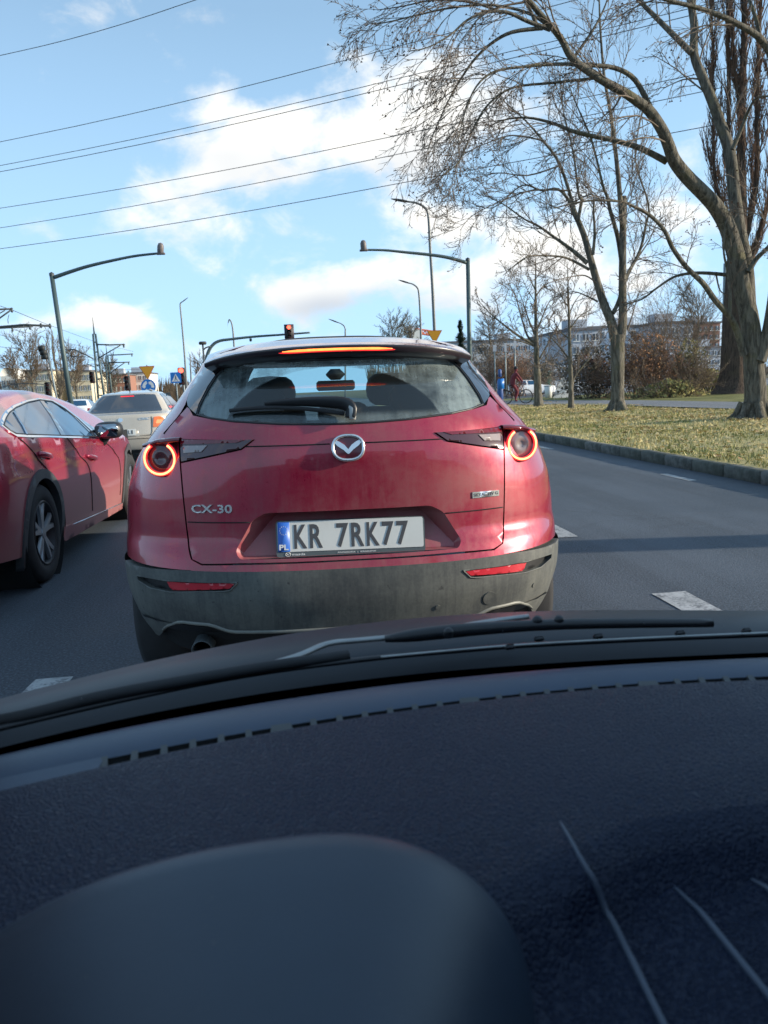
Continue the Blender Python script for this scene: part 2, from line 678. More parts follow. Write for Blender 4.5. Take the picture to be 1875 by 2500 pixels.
def cladding():
    t = NT('dusty_grey_cladding')
    co = t.coord()
    f1 = t.noise(2.6, 6, 0.65, co)
    f2 = t.noise(1.0, 7, 0.7, t.coord(scale=(48, 12, 3.6)), distort=.6)
    f3 = t.noise(90, 3, 0.6, co)
    f = t.math('ADD', t.math('ADD', t.math('MULTIPLY', f1, 0.60), t.math('MULTIPLY', f2, 0.26)), t.math('MULTIPLY', f3, 0.14))
    d = t.ramp(f, 0.34, 0.68)
    c = t.mixc(d, (0.042, 0.046, 0.048), (0.145, 0.147, 0.130))
    spots = t.ramp(t.noise(34, 3, 0.5, co), 0.68, 0.74)
    t.set(col=t.mixc(spots, c, (0.045, 0.046, 0.045)), rough=0.62)
    t.bump(f3, 0.12, 0.003)
    return t.m


M['cladding'] = cladding()


def dusty_glass():
    """rear window: see-through with a film of road dust outside the arc the wiper sweeps"""
    t = NT('dusty_rear_glass')
    co = t.n('ShaderNodeTexCoord')
    s = t.n('ShaderNodeSeparateXYZ')
    t.l(co.outputs['Object'], s.inputs[0])
    dx = t.math('MULTIPLY', t.math('SUBTRACT', s.outputs[0], -0.035), 0.93)
    dz = t.math('MULTIPLY', t.math('SUBTRACT', s.outputs[2], 1.085), 1.62)
    r = t.math('SQRT', t.math('ADD', t.math('MULTIPLY', dx, dx), t.math('MULTIPLY', dz, dz)))
    swept = t.ramp(r, 0.352, 0.362)
    n1 = t.noise(5, 6, 0.65, t.coord(scale=(1.0, 1, 1.5)))
    n2 = t.noise(60, 4, 0.6)
    streak = t.noise(1, 5, 0.6, t.coord(scale=(30, 4, 3)))
    dn = t.math('ADD', t.math('MULTIPLY', t.ramp(n1, 0.30, 0.66), 0.46), t.math('MULTIPLY', t.ramp(streak, 0.4, 0.7), 0.24))
    dn = t.math('ADD', dn, t.math('MULTIPLY', n2, 0.16))
    lowband = t.ramp(s.outputs[2], 1.125, 1.15, 1.0, 0.0)
    amt = t.math('ADD', t.math('MULTIPLY', dn, t.math('MAXIMUM', swept, t.math('MULTIPLY', lowband, 0.55))), 0.03, True)
    tr = t.n('ShaderNodeBsdfTransparent')
    tr.inputs['Color'].default_value = (0.66, 0.78, 0.80, 1)
    gl = t.n('ShaderNodeBsdfGlossy')
    gl.inputs['Roughness'].default_value = 0.04
    fr = t.n('ShaderNodeFresnel')
    fr.inputs['IOR'].default_value = 1.55
    ms = t.n('ShaderNodeMixShader')
    t.l(t.math('MULTIPLY', fr.outputs[0], 1.5, True), ms.inputs[0])
    t.l(tr.outputs[0], ms.inputs[1])
    t.l(gl.outputs[0], ms.inputs[2])
    df = t.n('ShaderNodeBsdfDiffuse')
    df.inputs['Color'].default_value = (0.30, 0.36, 0.36, 1)
    m2 = t.n('ShaderNodeMixShader')
    t.l(amt, m2.inputs[0])
    t.l(ms.outputs[0], m2.inputs[1])
    t.l(df.outputs[0], m2.inputs[2])
    t.l(m2.outputs[0], t.out.inputs['Surface'])
    return t.m


M['rear_glass'] = dusty_glass()


def clear_glass(name, tint=(0.94, 0.965, 0.975)):
    """a thin pane: light goes straight through with the faintest tint"""
    t = NT(name)
    tr = t.n('ShaderNodeBsdfTransparent')
    tr.inputs['Color'].default_value = (*tint, 1)
    t.l(tr.outputs[0], t.out.inputs['Surface'])
    return t.m


M['clear_glass'] = clear_glass('clear_pane')
M['front_glass'] = clear_glass('green_tinted_pane', (0.72, 0.86, 0.86))
# ------------------------------------------------------------------ ground, road, verge
rng = random.Random(7)


def asphalt(name, col, patchy):
    t = NT(name)
    co = t.coord()
    a = t.noise(0.5, 6, 0.6, co)
    b = t.noise(75, 4, 0.75, co)
    c = t.noise(1, 5, 0.65, t.coord(scale=(1.7, .07, 1)))
    st = t.noise(1.6, 7, 0.7, co, distort=1.2)
    d = t.mixc(t.ramp(a, 0.35, 0.65), tuple(x * (1 - patchy) for x in col), tuple(x * (1 + patchy) for x in col))
    d = t.mixc(t.ramp(c, 0.42, 0.62, 0, .6), d, tuple(x * 0.55 for x in col))
    d = t.mixc(t.ramp(st, 0.60, 0.72, 0, .7), d, tuple(x * 0.45 for x in col))
    d = t.mixc(t.ramp(b, 0.42, 0.70, 0, .75), d, tuple(x * 2.3 for x in col))
    v = t.n('ShaderNodeTexVoronoi', feature='DISTANCE_TO_EDGE')
    v.inputs['Scale'].default_value = .42
    wv = t.n('ShaderNodeVectorMath', operation='MULTIPLY_ADD')
    nn = t.n('ShaderNodeTexNoise')
    nn.inputs['Scale'].default_value = 2.2
    nn.inputs['Detail'].default_value = 6
    t.l(co, nn.inputs['Vector'])
    t.l(nn.outputs['Color'], wv.inputs[0])
    wv.inputs[1].default_value = (.9, .9, 0)
    t.l(co, wv.inputs[2])
    t.l(wv.outputs[0], v.inputs['Vector'])
    crack = t.math('MULTIPLY', t.ramp(v.outputs['Distance'], 0.004, 0.016, 1, 0), t.ramp(a, .45, .6))
    d = t.mixc(t.math('MULTIPLY', crack, .12), d, (.012, .013, .015))
    t.set(col=d, rough=t.ramp(a, .3, .7, .62, .82), spec=.4)
    t.bump(t.math('SUBTRACT', b, t.math('MULTIPLY', crack, .1)), 0.7, 0.008)
    return t.m


def turf(name, green, straw, lo, hi, brown=(.16, .10, .05)):
    t = NT(name)
    co = t.coord()
    a = t.noise(0.55, 6, 0.65, co)
    b = t.noise(26, 5, 0.7, co)
    f = t.math('ADD', t.math('MULTIPLY', a, .6), t.math('MULTIPLY', b, .4))
    c = t.mixc(t.ramp(f, lo, hi), green, straw)
    c = t.mixc(t.ramp(t.noise(7, 4, .6, co), .56, .72, 0, .7), c, brown)
    t.set(col=c, rough=.9, spec=.15)
    t.bump(b, .8, .03)
    return t.m


M['asphalt'] = asphalt('asphalt', (0.054, 0.066, 0.082), .32)
M['path'] = asphalt('path_asphalt', (0.15, 0.15, 0.155), .12)
M['turf'] = turf('autumn_turf', (0.19, 0.20, 0.06), (0.50, 0.41, 0.20), .32, .56)
M['lawn'] = turf('rough_lawn', (0.10, 0.11, 0.03), (0.27, 0.24, 0.10), .4, .62)
M['far_ground'] = turf('far_ground', (0.10, 0.10, 0.05), (0.20, 0.17, 0.10), .4, .6)
def kerbmat():
    t = NT('kerb_concrete')
    co = t.coord()
    oi = t.n('ShaderNodeObjectInfo')
    f = t.noise(9, 6, .7, co)
    c = t.mixc(t.ramp(f, .35, .65), (.055, .057, .050), (.15, .148, .135))
    c = t.mixc(t.math('MULTIPLY', oi.outputs['Random'], .55), c, (.050, .058, .040))
    t.set(col=c, rough=.9)
    t.bump(f, .5, .01)
    return t.m


M['kerb'] = kerbmat()
def worn_paint():
    t = NT('worn_road_paint')
    co = t.coord()
    f = t.math('ADD', t.math('MULTIPLY', t.noise(9, 6, .7, co), .55), t.math('MULTIPLY', t.noise(70, 4, .7, co), .45))
    c = t.mixc(t.ramp(f, .36, .56), (.075, .08, .09), (.43, .44, .44))
    t.set(col=t.mixc(t.ramp(t.noise(2.5, 4, .6, co), .4, .7, 0, .5), c, (.22, .23, .23)), rough=.75)
    t.bump(f, .4, .004)
    return t.m


M['marking'] = worn_paint()
M['leaf'] = None


def leafmat(name, cols, scale=9.0):
    t = NT(name)
    v = t.n('ShaderNodeTexVoronoi')
    v.inputs['Scale'].default_value = scale
    t.l(t.coord(), v.inputs['Vector'])
    s = t.n('ShaderNodeSeparateColor')
    t.l(v.outputs['Color'], s.inputs[0])
    c = t.mixc(t.ramp(s.outputs[0], .1, .9), cols[0], cols[1])
    c = t.mixc(t.ramp(s.outputs[1], .55, .95), c, cols[2])
    t.set(col=c, rough=.75, spec=.2)
    return t.m


M['leaf'] = leafmat('fallen_leaves', ((.46, .33, .15), (.66, .52, .27), (.26, .15, .07)), 6)
M['blade'] = leafmat('grass_blades', ((.20, .21, .065), (.46, .39, .17), (.60, .51, .27)), 1.5)


def sheet(name, mat, poly, z, kind='structure', sub=0):
    g = G()
    g.add([(x, y, z) for x, y in poly], [tuple(range(len(poly)))])
    return tag(obj(name, g, mat, smooth=False), kind=kind)


sheet('ground', M['far_ground'], [(-1500, -300), (1500, -300), (1500, 2500), (-1500, 2500)], -0.03)
road = sheet('road', M['asphalt'], [(-8.6, -40), (5.0, -40), (5.0, 52), (60, 62), (60, 82), (9, 84), (9, 400), (-12, 400), (-12, 84), (-70, 82), (-70, 64), (-8.6, 52)], 0.0)
sheet('tram_bed', plain('tram_ballast', (.10, .09, .08), .95, var=.4, scale=12), [(-22, -40), (-8.75, -40), (-8.75, 60), (-22, 60)], 0.02)
for x in (-10.5, -12.0, -14.2, -15.7):
    tag(obj('tram_rail', G().box((x, 12, .06), (.07, 100, .08)), M['dark_steel'], smooth=False), kind='structure')
g = G()
vy = list(np.linspace(-40, 52, 60))
rows = [[(x, y, .135 + (0.02 * math.sin(x * 1.7 + y * .6) + .015 * math.sin(y * 1.3 - x)) * min(1, (x - 5.15) * 1.5)) for x in np.linspace(5.15, 13.6, 22)] for y in vy]
g.grid(rows)
tag(obj('grass_verge', g, M['turf']), kind='structure')
pth = [(12.4, -40), (12.6, 8), (12.9, 20), (12.4, 30), (10.6, 36), (9.2, 44), (8.4, 52)]
far = [(15.2, -40), (15.4, 8), (15.9, 24), (15.6, 34), (14.0, 41), (12.6, 46), (12.2, 52)]
g = G()
g.grid([[(a[0], a[1], .175), (b[0], b[1], .175)] for a, b in zip(pth, far)])
tag(obj('path', g, M['path'], smooth=False), kind='structure')
g = G()
g.grid([[(b[0] - 2.5, b[1], .14), (b[0] + 14, b[1] + 3, .15), (90, b[1] + 10, .12)] for b in far])
tag(obj('lawn', g, M['lawn'], smooth=False), kind='structure')
sheet('car_park', M['path'], [(14, 66), (90, 74), (90, 130), (14, 120)], .01)

kerb = tag(link('kerb', None), kind='structure')
first = None
for k in range(74):
    y = -3.0 + k * .752
    if first is None:
        first = obj('kerb_stone', G().box((0, 0, 0), (.15, .730, .17), bevel=.018), M['kerb'], kerb)
        o = first
    else:
        o = first.copy()
        COL.objects.link(o)
    o.location = (5.075 + rng.uniform(-.006, .006), y, .062 + rng.uniform(-.006, .006))
    o.rotation_euler = (rng.uniform(-.012, .012), rng.uniform(-.02, .02), rng.uniform(-.018, .018))

# painted lane lines: dashes either side of the lane, one thin line near the kerb
def dash(x, y0, y1, w=.16, slant=0.0):
    g = G()
    n = 8
    rows = [[(x - w / 2 + slant * i / n + rng.uniform(-.004, .004), y0 + (y1 - y0) * i / n, .004), (x + w / 2 + slant * i / n + rng.uniform(-.004, .004), y0 + (y1 - y0) * i / n, .004)] for i in range(n + 1)]
    g.grid(rows)
    return obj('lane_dash', g, M['marking'], road, smooth=False)


for y0, y1 in ((2.75, 4.05), (5.75, 7.2), (9.3, 10.6), (13, 14.3), (17, 18.3), (21, 22.3), (25, 26.3), (29, 30.3)):
    dash(2.03, y0, y1, .20)
for y0, y1 in ((2.35, 3.45), (6.2, 7.4), (10, 11.2), (14, 15.2), (18, 19.2), (22, 23.2)):
    dash(-1.16, y0, y1, .17)
dash(4.52, 8.45, 9.2, .10)
dash(4.52, 13.5, 15.2, .10)

# fallen leaves and grass
g = G()
for k in range(46000):
    y = 5.0 + 41 * rng.random() ** 1.15
    x = rng.uniform(5.2, 13.0)
    if rng.random() > .14 + .86 * math.exp(-((x - 10.0) / 2.9) ** 2) * max(0, .50 + .35 * math.sin(y * .9 + x) + .35 * math.sin(x * 2.3 - y * .55) + .2 * math.sin(y * 3.1 + x * 2)):
        continue
    s = rng.uniform(.022, .050)
    a = rng.uniform(0, 6.3)
    z = .155 + .02 * math.sin(x * 1.7 + y * .6) + rng.uniform(0, .02)
    t1, t2 = rng.uniform(-.5, .5), rng.uniform(-.5, .5)
    ca, sa = math.cos(a) * s, math.sin(a) * s
    g.add([(x + ca, y + sa, z + s * t1), (x - sa * .7, y + ca * .7, z + s * t2), (x - ca, y - sa, z - s * t1 * .5), (x + sa * .7, y - ca * .7, z - s * t2 * .5)], [(0, 1, 2, 3)])
tag(obj('fallen_leaves', g, M['leaf'], smooth=False), 'yellow brown fallen leaves scattered over the verge beneath the trees', 'leaves', kind='stuff')
g = G()
for k in range(42000):
    y = 4.5 + 30 * rng.random() ** 1.3
    x = 5.16 + 7.6 * rng.random() ** 1.2
    h = rng.uniform(.03, .085)
    a = rng.uniform(0, 6.3)
    w = .006 + .0004 * y
    z = .13 + .02 * math.sin(x * 1.7 + y * .6)
    lx, ly = rng.uniform(-.04, .04), rng.uniform(-.04, .04)
    g.add([(x + w * math.cos(a), y + w * math.sin(a), z), (x - w * math.cos(a), y - w * math.sin(a), z), (x + lx, y + ly, z + h)], [(0, 1, 2)])
tag(obj('grass', g, M['blade'], smooth=False), 'short green and straw coloured grass along the kerb', 'grass', kind='stuff')
# ------------------------------------------------------------------ the red crossover ahead
CW = lerp([.22, .30, .45, .53, .67, .77, .87, .964, 1.0, 1.06, 1.16, 1.26, 1.32, 1.38, 1.42, 1.45],
          [.82, .85, .885, .895, .90, .895, .88, .845, .825, .785, .70, .635, .595, .535, .45, .3])
CP = lerp([.22, .30, .36, .5, .6, .66, .70, .85, 1.0, 1.10, 1.13, 1.33, 1.345, 1.38, 1.42, 1.45],
          [.12, .06, .0, -.05, -.05, -.03, .0, .0, .0, .02, .04, .20, .14, .12, .35, .7])
CN, CD = 2.6, 0.75


def cw(z):          # widths and tail profile, smoothed over a few centimetres
    return (CW(z - .02) + CW(z - .01) + CW(z) + CW(z + .01) + CW(z + .02)) / 5


def cp(z):
    return (CP(z - .012) + CP(z) + CP(z + .012)) / 3


def rear_v(u, z):
    s = min(abs(u) / cw(z), 0.9995)
    return cp(z) + CD * (1 - (1 - s ** CN) ** (1 / CN))


def rear_map(u, z, off=0.0):
    """point on the tail at lateral u and height z, lifted by off along the surface normal"""
    v = rear_v(u, z)
    if off == 0.0:
        return (u, v, z)
    e = 0.004
    du = (rear_v(u + e, z) - rear_v(u - e, z)) / (2 * e)
    dz = (rear_v(u, z + e) - rear_v(u, z - e)) / (2 * e)
    du = max(-3.0, min(3.0, du))
    dz = max(-2.0, min(2.0, dz))
    L = math.sqrt(du * du + 1 + dz * dz)
    return (u + off * du / L, v - off / L, z + off * dz / L)


def wheel_parts(root, name_mats, c, r, w, side, spokes=5, detail=True):
    """tyre with rim and spokes; axle along x, side = +1 for a wheel seen from +x"""
    x, y, z = c
    g = G()
    hw = w / 2
    prof = [(r * 0.66, -hw * 0.9), (r * 0.80, -hw), (r * 0.95, -hw * 0.92), (r, -hw * 0.7), (r, hw * 0.7), (r * 0.95, hw * 0.92), (r * 0.80, hw), (r * 0.66, hw * 0.9), (r * 0.64, hw * 0.6)]
    g.lathe(prof, (x, y, z), (side, 0, 0), 40)
    wh = obj('wheel', g, M['rubber'], root)
    if not detail:
        return wh
    g = G()
    rr = r * 0.67
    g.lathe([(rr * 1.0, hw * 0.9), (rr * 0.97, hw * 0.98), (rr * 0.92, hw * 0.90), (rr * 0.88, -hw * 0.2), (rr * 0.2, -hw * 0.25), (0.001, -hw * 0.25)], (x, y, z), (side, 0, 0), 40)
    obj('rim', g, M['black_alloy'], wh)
    g = G()
    for k in range(spokes):
        for da in (-0.20, 0.20):
            a = 2 * PI * k / spokes + 0.3
            rows = []
            for t in np.linspace(0.12, 0.95, 5):
                aa = a + da * (0.25 + 0.85 * t)
                wd = rr * (0.105 - 0.015 * t)
                xx = x + side * hw * (0.78 + 0.10 * t)
                cy, cz = y + rr * t * math.cos(aa), z + rr * t * math.sin(aa)
                ty, tz = -math.sin(aa) * wd, math.cos(aa) * wd
                rows.append([(xx - side * .02, cy - ty, cz - tz), (xx, cy - ty * .7, cz - tz * .7), (xx, cy + ty * .7, cz + tz * .7), (xx - side * .02, cy + ty, cz + tz)])
            g.grid(rows)
    g.lathe([(0.001, hw * 0.86), (rr * 0.16, hw * 0.84), (rr * 0.19, hw * 0.6)], (x, y, z), (side, 0, 0), 16)
    obj('spokes', g, M['alloy'], wh, angle=35)
    return wh


M['black_alloy'] = plain('dark_rim', (0.03, 0.03, 0.033), 0.5, 0.4)  # rim dish, much darker than the spokes

CAR = thing('crossover', 'dusty red crossover with its brake lights lit, stopped directly ahead in the lane', 'car',
            (0.1456, 2.6478, 0.0), rz=-0.0226, tilt=0.01136)


def crossover():
    root = CAR
    # --- dark inner shell: everything behind the shut lines; open at the rear window and windscreen
    zs = list(np.linspace(.24, 1.0, 32)) + list(np.linspace(1.015, 1.445, 44))
    front = lerp([.22, .5, .8, .93, .97, 1.0, 1.40, 1.45], [4.05, 4.32, 4.28, 4.05, 3.3, 2.95, 1.95, 1.5])
    rows = []
    us = [math.sin(a) ** (2 / CN) for a in np.linspace(0, PI / 2, 26)]
    for z in zs:
        w, p, fr = cw(z) - 0.012, cp(z) + 0.014, front(z)
        half = []
        for s in us:
            half.append((s * w, p + CD * (1 - (1 - min(s, 1) ** CN) ** (1 / CN)), z))
        for t in np.linspace(0, 1, 10)[1:-1]:
            half.append((w, p + CD + (fr - 0.35 - p - CD) * t, z))
        for a in np.linspace(PI / 2, 0, 14):
            s = math.sin(a) ** (2 / 3.0)
            half.append((s * w, fr - 0.35 * (1 - max(0, 1 - s ** 3.0) ** (1 / 3.0)), z))
        row = half + [(-x, y, zz) for x, y, zz in half[::-1][1:-1]]
        rows.append(row)
    g = G()
    m = len(rows[0])
    for i in range(len(rows) - 1):
        for j in range(m):
            j2 = (j + 1) % m
            q = [rows[i][j], rows[i][j2], rows[i + 1][j2], rows[i + 1][j]]
            c = [sum(p[k] for p in q) / 4 for k in range(3)]
            if c[1] < 0.9 and inside(abs(c[0]), c[2], [(-1, 1.085), (0, 1.085), (.25, 1.09), (.40, 1.11), (.53, 1.14), (.50, 1.25), (.45, 1.335), (-1, 1.345)]):
                continue
            if c[1] < 0.5 and abs(c[0]) < .43 and .60 < c[2] < .83:
                continue
            if c[1] > 1.8 and abs(c[0]) < 0.80 * cw(c[2]) and 1.0 < c[2] < 1.37:
                continue
            g.add(q, [(0, 1, 2, 3)])
    obj('inner_shell', g, M['gap'], root)

    # --- tailgate skin with the number plate recess cut out
    lens_low = [(.585, .986), (.358, 1.030), (.314, 1.063)]
    right = [(0, .6405), (.377, .6405), (.520, .636), (.556, .650), (.568, .69), (.573, .76), (.578, .864), (.583, .984)] + \
            [(.358, 1.029), (.310, 1.0635), (.45, 1.065), (.672, 1.070), (.638, 1.112), (.603, 1.152), (.578, 1.178), (.566, 1.172), (.545, 1.148), (.47, 1.135), (.385, 1.1225), (.223, 1.1095), (.1, 1.1045), (0, 1.103)]
    outline = right[:-1] + [right[-1]] + [(-x, z) for x, z in right[1:-1][::-1]]
    rec_o = fillet([(-.386, .652), (.386, .652), (.400, .678), (.336, .784), (.290, .809), (-.290, .809), (-.336, .784), (-.400, .678)], .016)
    g = patch(outline, rear_map, 0.0, 0.012, 0.026, holes=[rec_o])
    tail = obj('tailgate', g, M['red'], root)
    # recess: walls from the outer outline to a sunken floor that meets the skin again at the bottom
    depth = lambda z: 0.004 + 0.080 * max(0.0, min(1.0, (z - .652) / .14))
    rec_i = fillet([(-.372, .656), (.372, .656), (.376, .664), (.262, .786), (.245, .797), (-.245, .797), (-.262, .786), (-.376, .664)], .016)
    n = len(rec_o)
    g = G()
    inner_map = lambda u, z, off=0.0: (u, cp(.72) * 0 + 0.012 + depth(z) - off + 0.10 * u * u, z)
    o3 = [rear_map(u, z, 0.0) for u, z in rec_o]
    i3 = [inner_map(u, z) for u, z in rec_i]
    mid = [tuple((np.array(a) * .35 + np.array(b) * .65)) for a, b in zip(o3, i3)]
    g.grid([o3, i3], close_u=True, flip=True)
    patch(rec_i, inner_map, 0.0, 0.0, 0.03, g=g)
    obj('plate_recess', g, M['red_dull'], tail, angle=22)
    # creases: the two fine horizontal lines across the skin
    for zl, a, b in ((1.040, -.345, -.055), (1.040, .068, .345), (.777, -.569, -.345), (.777, .345, .570)):
        g = G()
        pts = [rear_map(u, zl + (0.0 if zl > 1 else 0.0), 0.0012) for u in np.linspace(a, b, 14)]
        g.tube(pts, 0.0022, 5)
        obj('crease_line', g, M['gap'], tail)

    # --- rear quarter panels and C pillars, one each side
    def quarter(sgn):
        gl = lerp([.60, .634, .65, .69, .76, .864, .985, 1.064, 1.074, 1.112, 1.152, 1.19, 1.23, 1.28, 1.33, 1.37, 1.40],
                  [.36, .545, .564, .5745, .5785, .5835, .589, .595, .681, .644, .609, .590, .585, .566, .530, .47, .36])
        rows = []
        zz = sorted(set(list(np.round(np.linspace(.612, 1.06, 26), 4)) + [1.066, 1.0705, 1.085] + list(np.round(np.linspace(1.10, 1.405, 22), 4))))
        for z in zz:
            w, p = cw(z), cp(z)
            u0 = min(gl(z), w * .985)
            a0 = math.asin(min(1, (u0 / w)) ** (CN / 2))
            row = []
            for a in np.linspace(a0, PI / 2, 16):
                s = math.sin(a) ** (2 / CN)
                row.append((sgn * s * w, p + CD * (1 - max(0, 1 - s ** CN) ** (1 / CN)), z))
            for v in (.1, .3, .6, .9):
                row.append((sgn * w, p + CD + v * (1.9 - p - CD), z))
            rows.append(row)
        g = G().grid(rows, flip=(sgn < 0))
        # turned-in lip along the gap edge
        lip = [r[0] for r in rows]
        g.grid([[tuple(np.array(p) + np.array((0, .014, 0))) for p in lip], lip], flip=(sgn > 0))
        return obj('quarter_panel', g, M['red'], root)

    q_left, q_right = quarter(-1), quarter(1)
    # flanks, doors and bonnet (seen only edge-on)
    for sgn in (-1, 1):
        rows = [[(sgn * (cw(z) + .001), v, z) for v in (1.905, 2.3, 2.9, 3.5)] + [(sgn * (cw(z) - .05), 3.95, z), (sgn * (cw(z) - .28), front(min(z, .9)) - .05, z)] for z in (.40, .55, .7, .85, .95)]
        obj('flank', G().grid(rows, flip=(sgn < 0)), M['red'], root)
    rows = []
    for v in np.linspace(2.9, 4.25, 8):
        zc = 1.02 - .09 * ((v - 2.9) / 1.35) - .12 * max(0, (v - 3.9) / .35) ** 2
        rows.append([(u * .84, v - .12 * abs(u) ** 3, zc - .07 * abs(u) ** 2.4) for u in np.linspace(-1, 1, 11)])
    obj('bonnet', G().grid(rows), M['red'], root)

    # --- lamps
    for sgn in (-1, 1):
        lens = [(.318, 1.0625), (.360, 1.0325), (.578, .9895), (.5835, 1.0635)]
        poly = [(sgn * u, z) for u, z in lens]
        lo = obj('lamp_lens', patch(poly, rear_map, 0.006, 0.015, 0.010), M['lens_smoke'], root)
        # glossy upper bar of the lens and the clear reversing lamp inside it
        bar = [(.345, 1.0615), (.375, 1.0515), (.579, 1.047), (.582, 1.0625)]
        obj('lens_trim', patch([(sgn * u, z) for u, z in bar], rear_map, 0.0095, 0.006, 0.010), M['lens_red'], lo)
        clr = [(.478, 1.044), (.500, 1.022), (.566, 1.017), (.570, 1.041)]
        obj('reversing_light', patch([(sgn * u, z) for u, z in clr], rear_map, 0.0095, 0.006, 0.010), M['lens_clear'], lo)
        # round lamp: a short barrel turned slightly outwards
        c = Vector((sgn * .662, .168, 1.001))
        ax = Vector((sgn * .20, -1, 0.02)).normalized()
        g = G().lathe([(.069, -.30), (.070, -.02), (.066, -.002), (.0585, .004), (.056, -.004), (.046, -.014), (.030, -.018), (.0005, -.018)], c, ax, 44)
        lamp = obj('tail_lamp', g, M['lens_red'], root)
        ex = Vector((0, 0, 1)).cross(ax).normalized()
        ey = ax.cross(ex)

        def arc(r, h, a0, a1, k=40):
            return [tuple(c + ax * h + ex * (r * math.cos(t)) + ey * (r * math.sin(t))) for t in np.linspace(a0, a1, k)]
        a0, a1 = R_(-237), R_(57)
        obj('light_ring', G().tube(arc(.0565, .000, a0, a1), .0076, 10), M['glow_red'], lamp)
        obj('light_core', G().tube(arc(.0560, .0058, a0 + .03, a1 - .03), .0040, 8), M['glow_core'], lamp)
        g = G().lathe([(.047, -.012), (.030, -.004), (.018, -.003), (.012, -.008), (.0005, -.008)], c, ax, 28)
        obj('lamp_centre', g, M['lens_clear'] if sgn > 0 else M['lens_smoke'], lamp)
        # brow over the lamp
        rows = []
        for u in np.linspace(.587, .738, 12):
            t = (u - .587) / .151
            zt = 1.071 - .022 * t ** 1.8
            y0 = .150 + .10 * t ** 2.2
            rows.append([(sgn * u, rear_v(u, zt) + .02, zt + .003), (sgn * u, y0, zt + .002), (sgn * u, y0 - .004, zt - .005), (sgn * u, y0 + .0, zt - .012), (sgn * u, y0 + .06, zt - .014)])
        obj('lamp_brow', G().grid(rows, flip=(sgn > 0)), M['lens_red'], lamp)

    # --- rear window, its black side blades and seal
    glass = [(0, 1.1065), (.1, 1.108), (.223, 1.113), (.385, 1.126), (.47, 1.138), (.528, 1.152), (.520, 1.185), (.489, 1.249), (.462, 1.290), (.438, 1.315), (.405, 1.330), (0, 1.333)]
    glass = glass + [(-x, z) for x, z in glass[1:-1][::-1]]
    obj('rear_window', patch(glass, rear_map, -0.003, 0.0, 0.028), M['rear_glass'], root)
    for sgn in (-1, 1):
        bl = [(.531, 1.152), (.562, 1.172), (.573, 1.182), (.582, 1.20), (.577, 1.24), (.557, 1.29), (.522, 1.33), (.465, 1.352), (.40, 1.357), (.405, 1.335), (.441, 1.320), (.466, 1.293), (.494, 1.251), (.524, 1.187)]
        obj('window_blade', patch([(sgn * u, z) for u, z in bl], rear_map, 0.004, 0.012, 0.025), M['gloss_black'], root)
    g = G()
    edge = [(u, z) for u, z in glass]
    for i in range(len(edge)):
        a, b = edge[i], edge[(i + 1) % len(edge)]
        g.tube([rear_map(*a, 0.0), rear_map((a[0] + b[0]) / 2, (a[1] + b[1]) / 2, 0.0), rear_map(*b, 0.0)], .0045, 5, cap=False)
    obj('window_seal', g, M['black'], root)

    # --- roof with the spoiler that overhangs the window
    rows = []
    for v in list(np.linspace(.105, .5, 10)) + list(np.linspace(.6, 2.05, 12)):
        zc = float(np.interp(v, [.1, .14, .40, .6, 1.0, 1.5, 2.05], [1.377, 1.386, 1.4235, 1.432, 1.448, 1.450, 1.425]))
        wr = float(np.interp(v, [.1, .3, .6, 1.2, 2.05], [.50, .515, .54, .565, .55]))
        bow = .16 if v < .2 else .10
        row = []
        for t in np.linspace(-1, 1, 25):
            u = t * wr
            vv = v + (.19 * abs(t) ** 3 if v < .6 else 0.19 * abs(t) ** 3 * max(0, (1.2 - v) / .6))
            row.append((u, vv, zc - .030 * abs(t) ** 2.2 - .012 * abs(t) ** 8))
        rows.append(row)
    g = G().grid(rows)
    obj('roof', g, M['roof_red'], root)
    # spoiler face (gloss black) under the roof's trailing edge, down to the glass
    top = rows[0]
    mid = [(x, y - .002, z - .012) for x, y, z in top]
    low = [(x * .99, y + .016, z - .032 + .014 * abs(x / .5) ** 3) for x, y, z in top]
    und = [(x * .96, y + .12, z - .048 + .016 * abs(x / .5) ** 3) for x, y, z in top]
    sp = obj('spoiler', G().grid([und, low, mid, top]), M['spoiler_black'], root)
    # high brake light
    def spmap(u, t):
        t0 = u / .50
        y = .105 + .19 * abs(t0) ** 3
        z = 1.378 - .030 * abs(t0) ** 2.2
        return y, z
    pts, pts2 = [], []
    for u in np.linspace(-.222, .200, 26):
        y, z = spmap(u, 0)
        pts.append((u, y + .006, z - .0140))
        pts2.append((u, y - .0005, z - .0135))
    r1 = [.003 + .0048 * min(1, 8 * min(i, 25 - i) / 25 + .15) for i in range(26)]
    bl = obj('high_brake_light', G().tube(pts, r1, 10, flat=1.0), M['glow_red'], sp)
    obj('light_core', G().tube(pts2[1:-1], [.0042 * min(1, 6 * min(i, 23 - i) / 23 + .3) for i in range(24)], 8), M['glow_bar'], bl)

    # --- rear wiper
    pv = rear_map(.012, 1.118, .03)
    g = G()
    path = [rear_map(.018, 1.115, .022), rear_map(.022, 1.140, .034), rear_map(-.02, 1.158, .034), rear_map(-.16, 1.170, .026), rear_map(-.27, 1.170, .020)]
    g.tube(smooth_path(path, 4), [.024, .026, .027, .027, .027, .027, .026, .025, .024, .022, .020, .018, .016, .014, .012, .010, .008][:17], 8, flat=.42)
    wp = obj('rear_wiper', g, M['black'], root)
    bp = [rear_map(u, zz, .012) for u, zz in ((.0, 1.133), (-.1, 1.150), (-.2, 1.160), (-.30, 1.162), (-.395, 1.155))]
    obj('wiper_blade', G().tube(smooth_path(bp, 3), .008, 6), M['rubber'], wp)
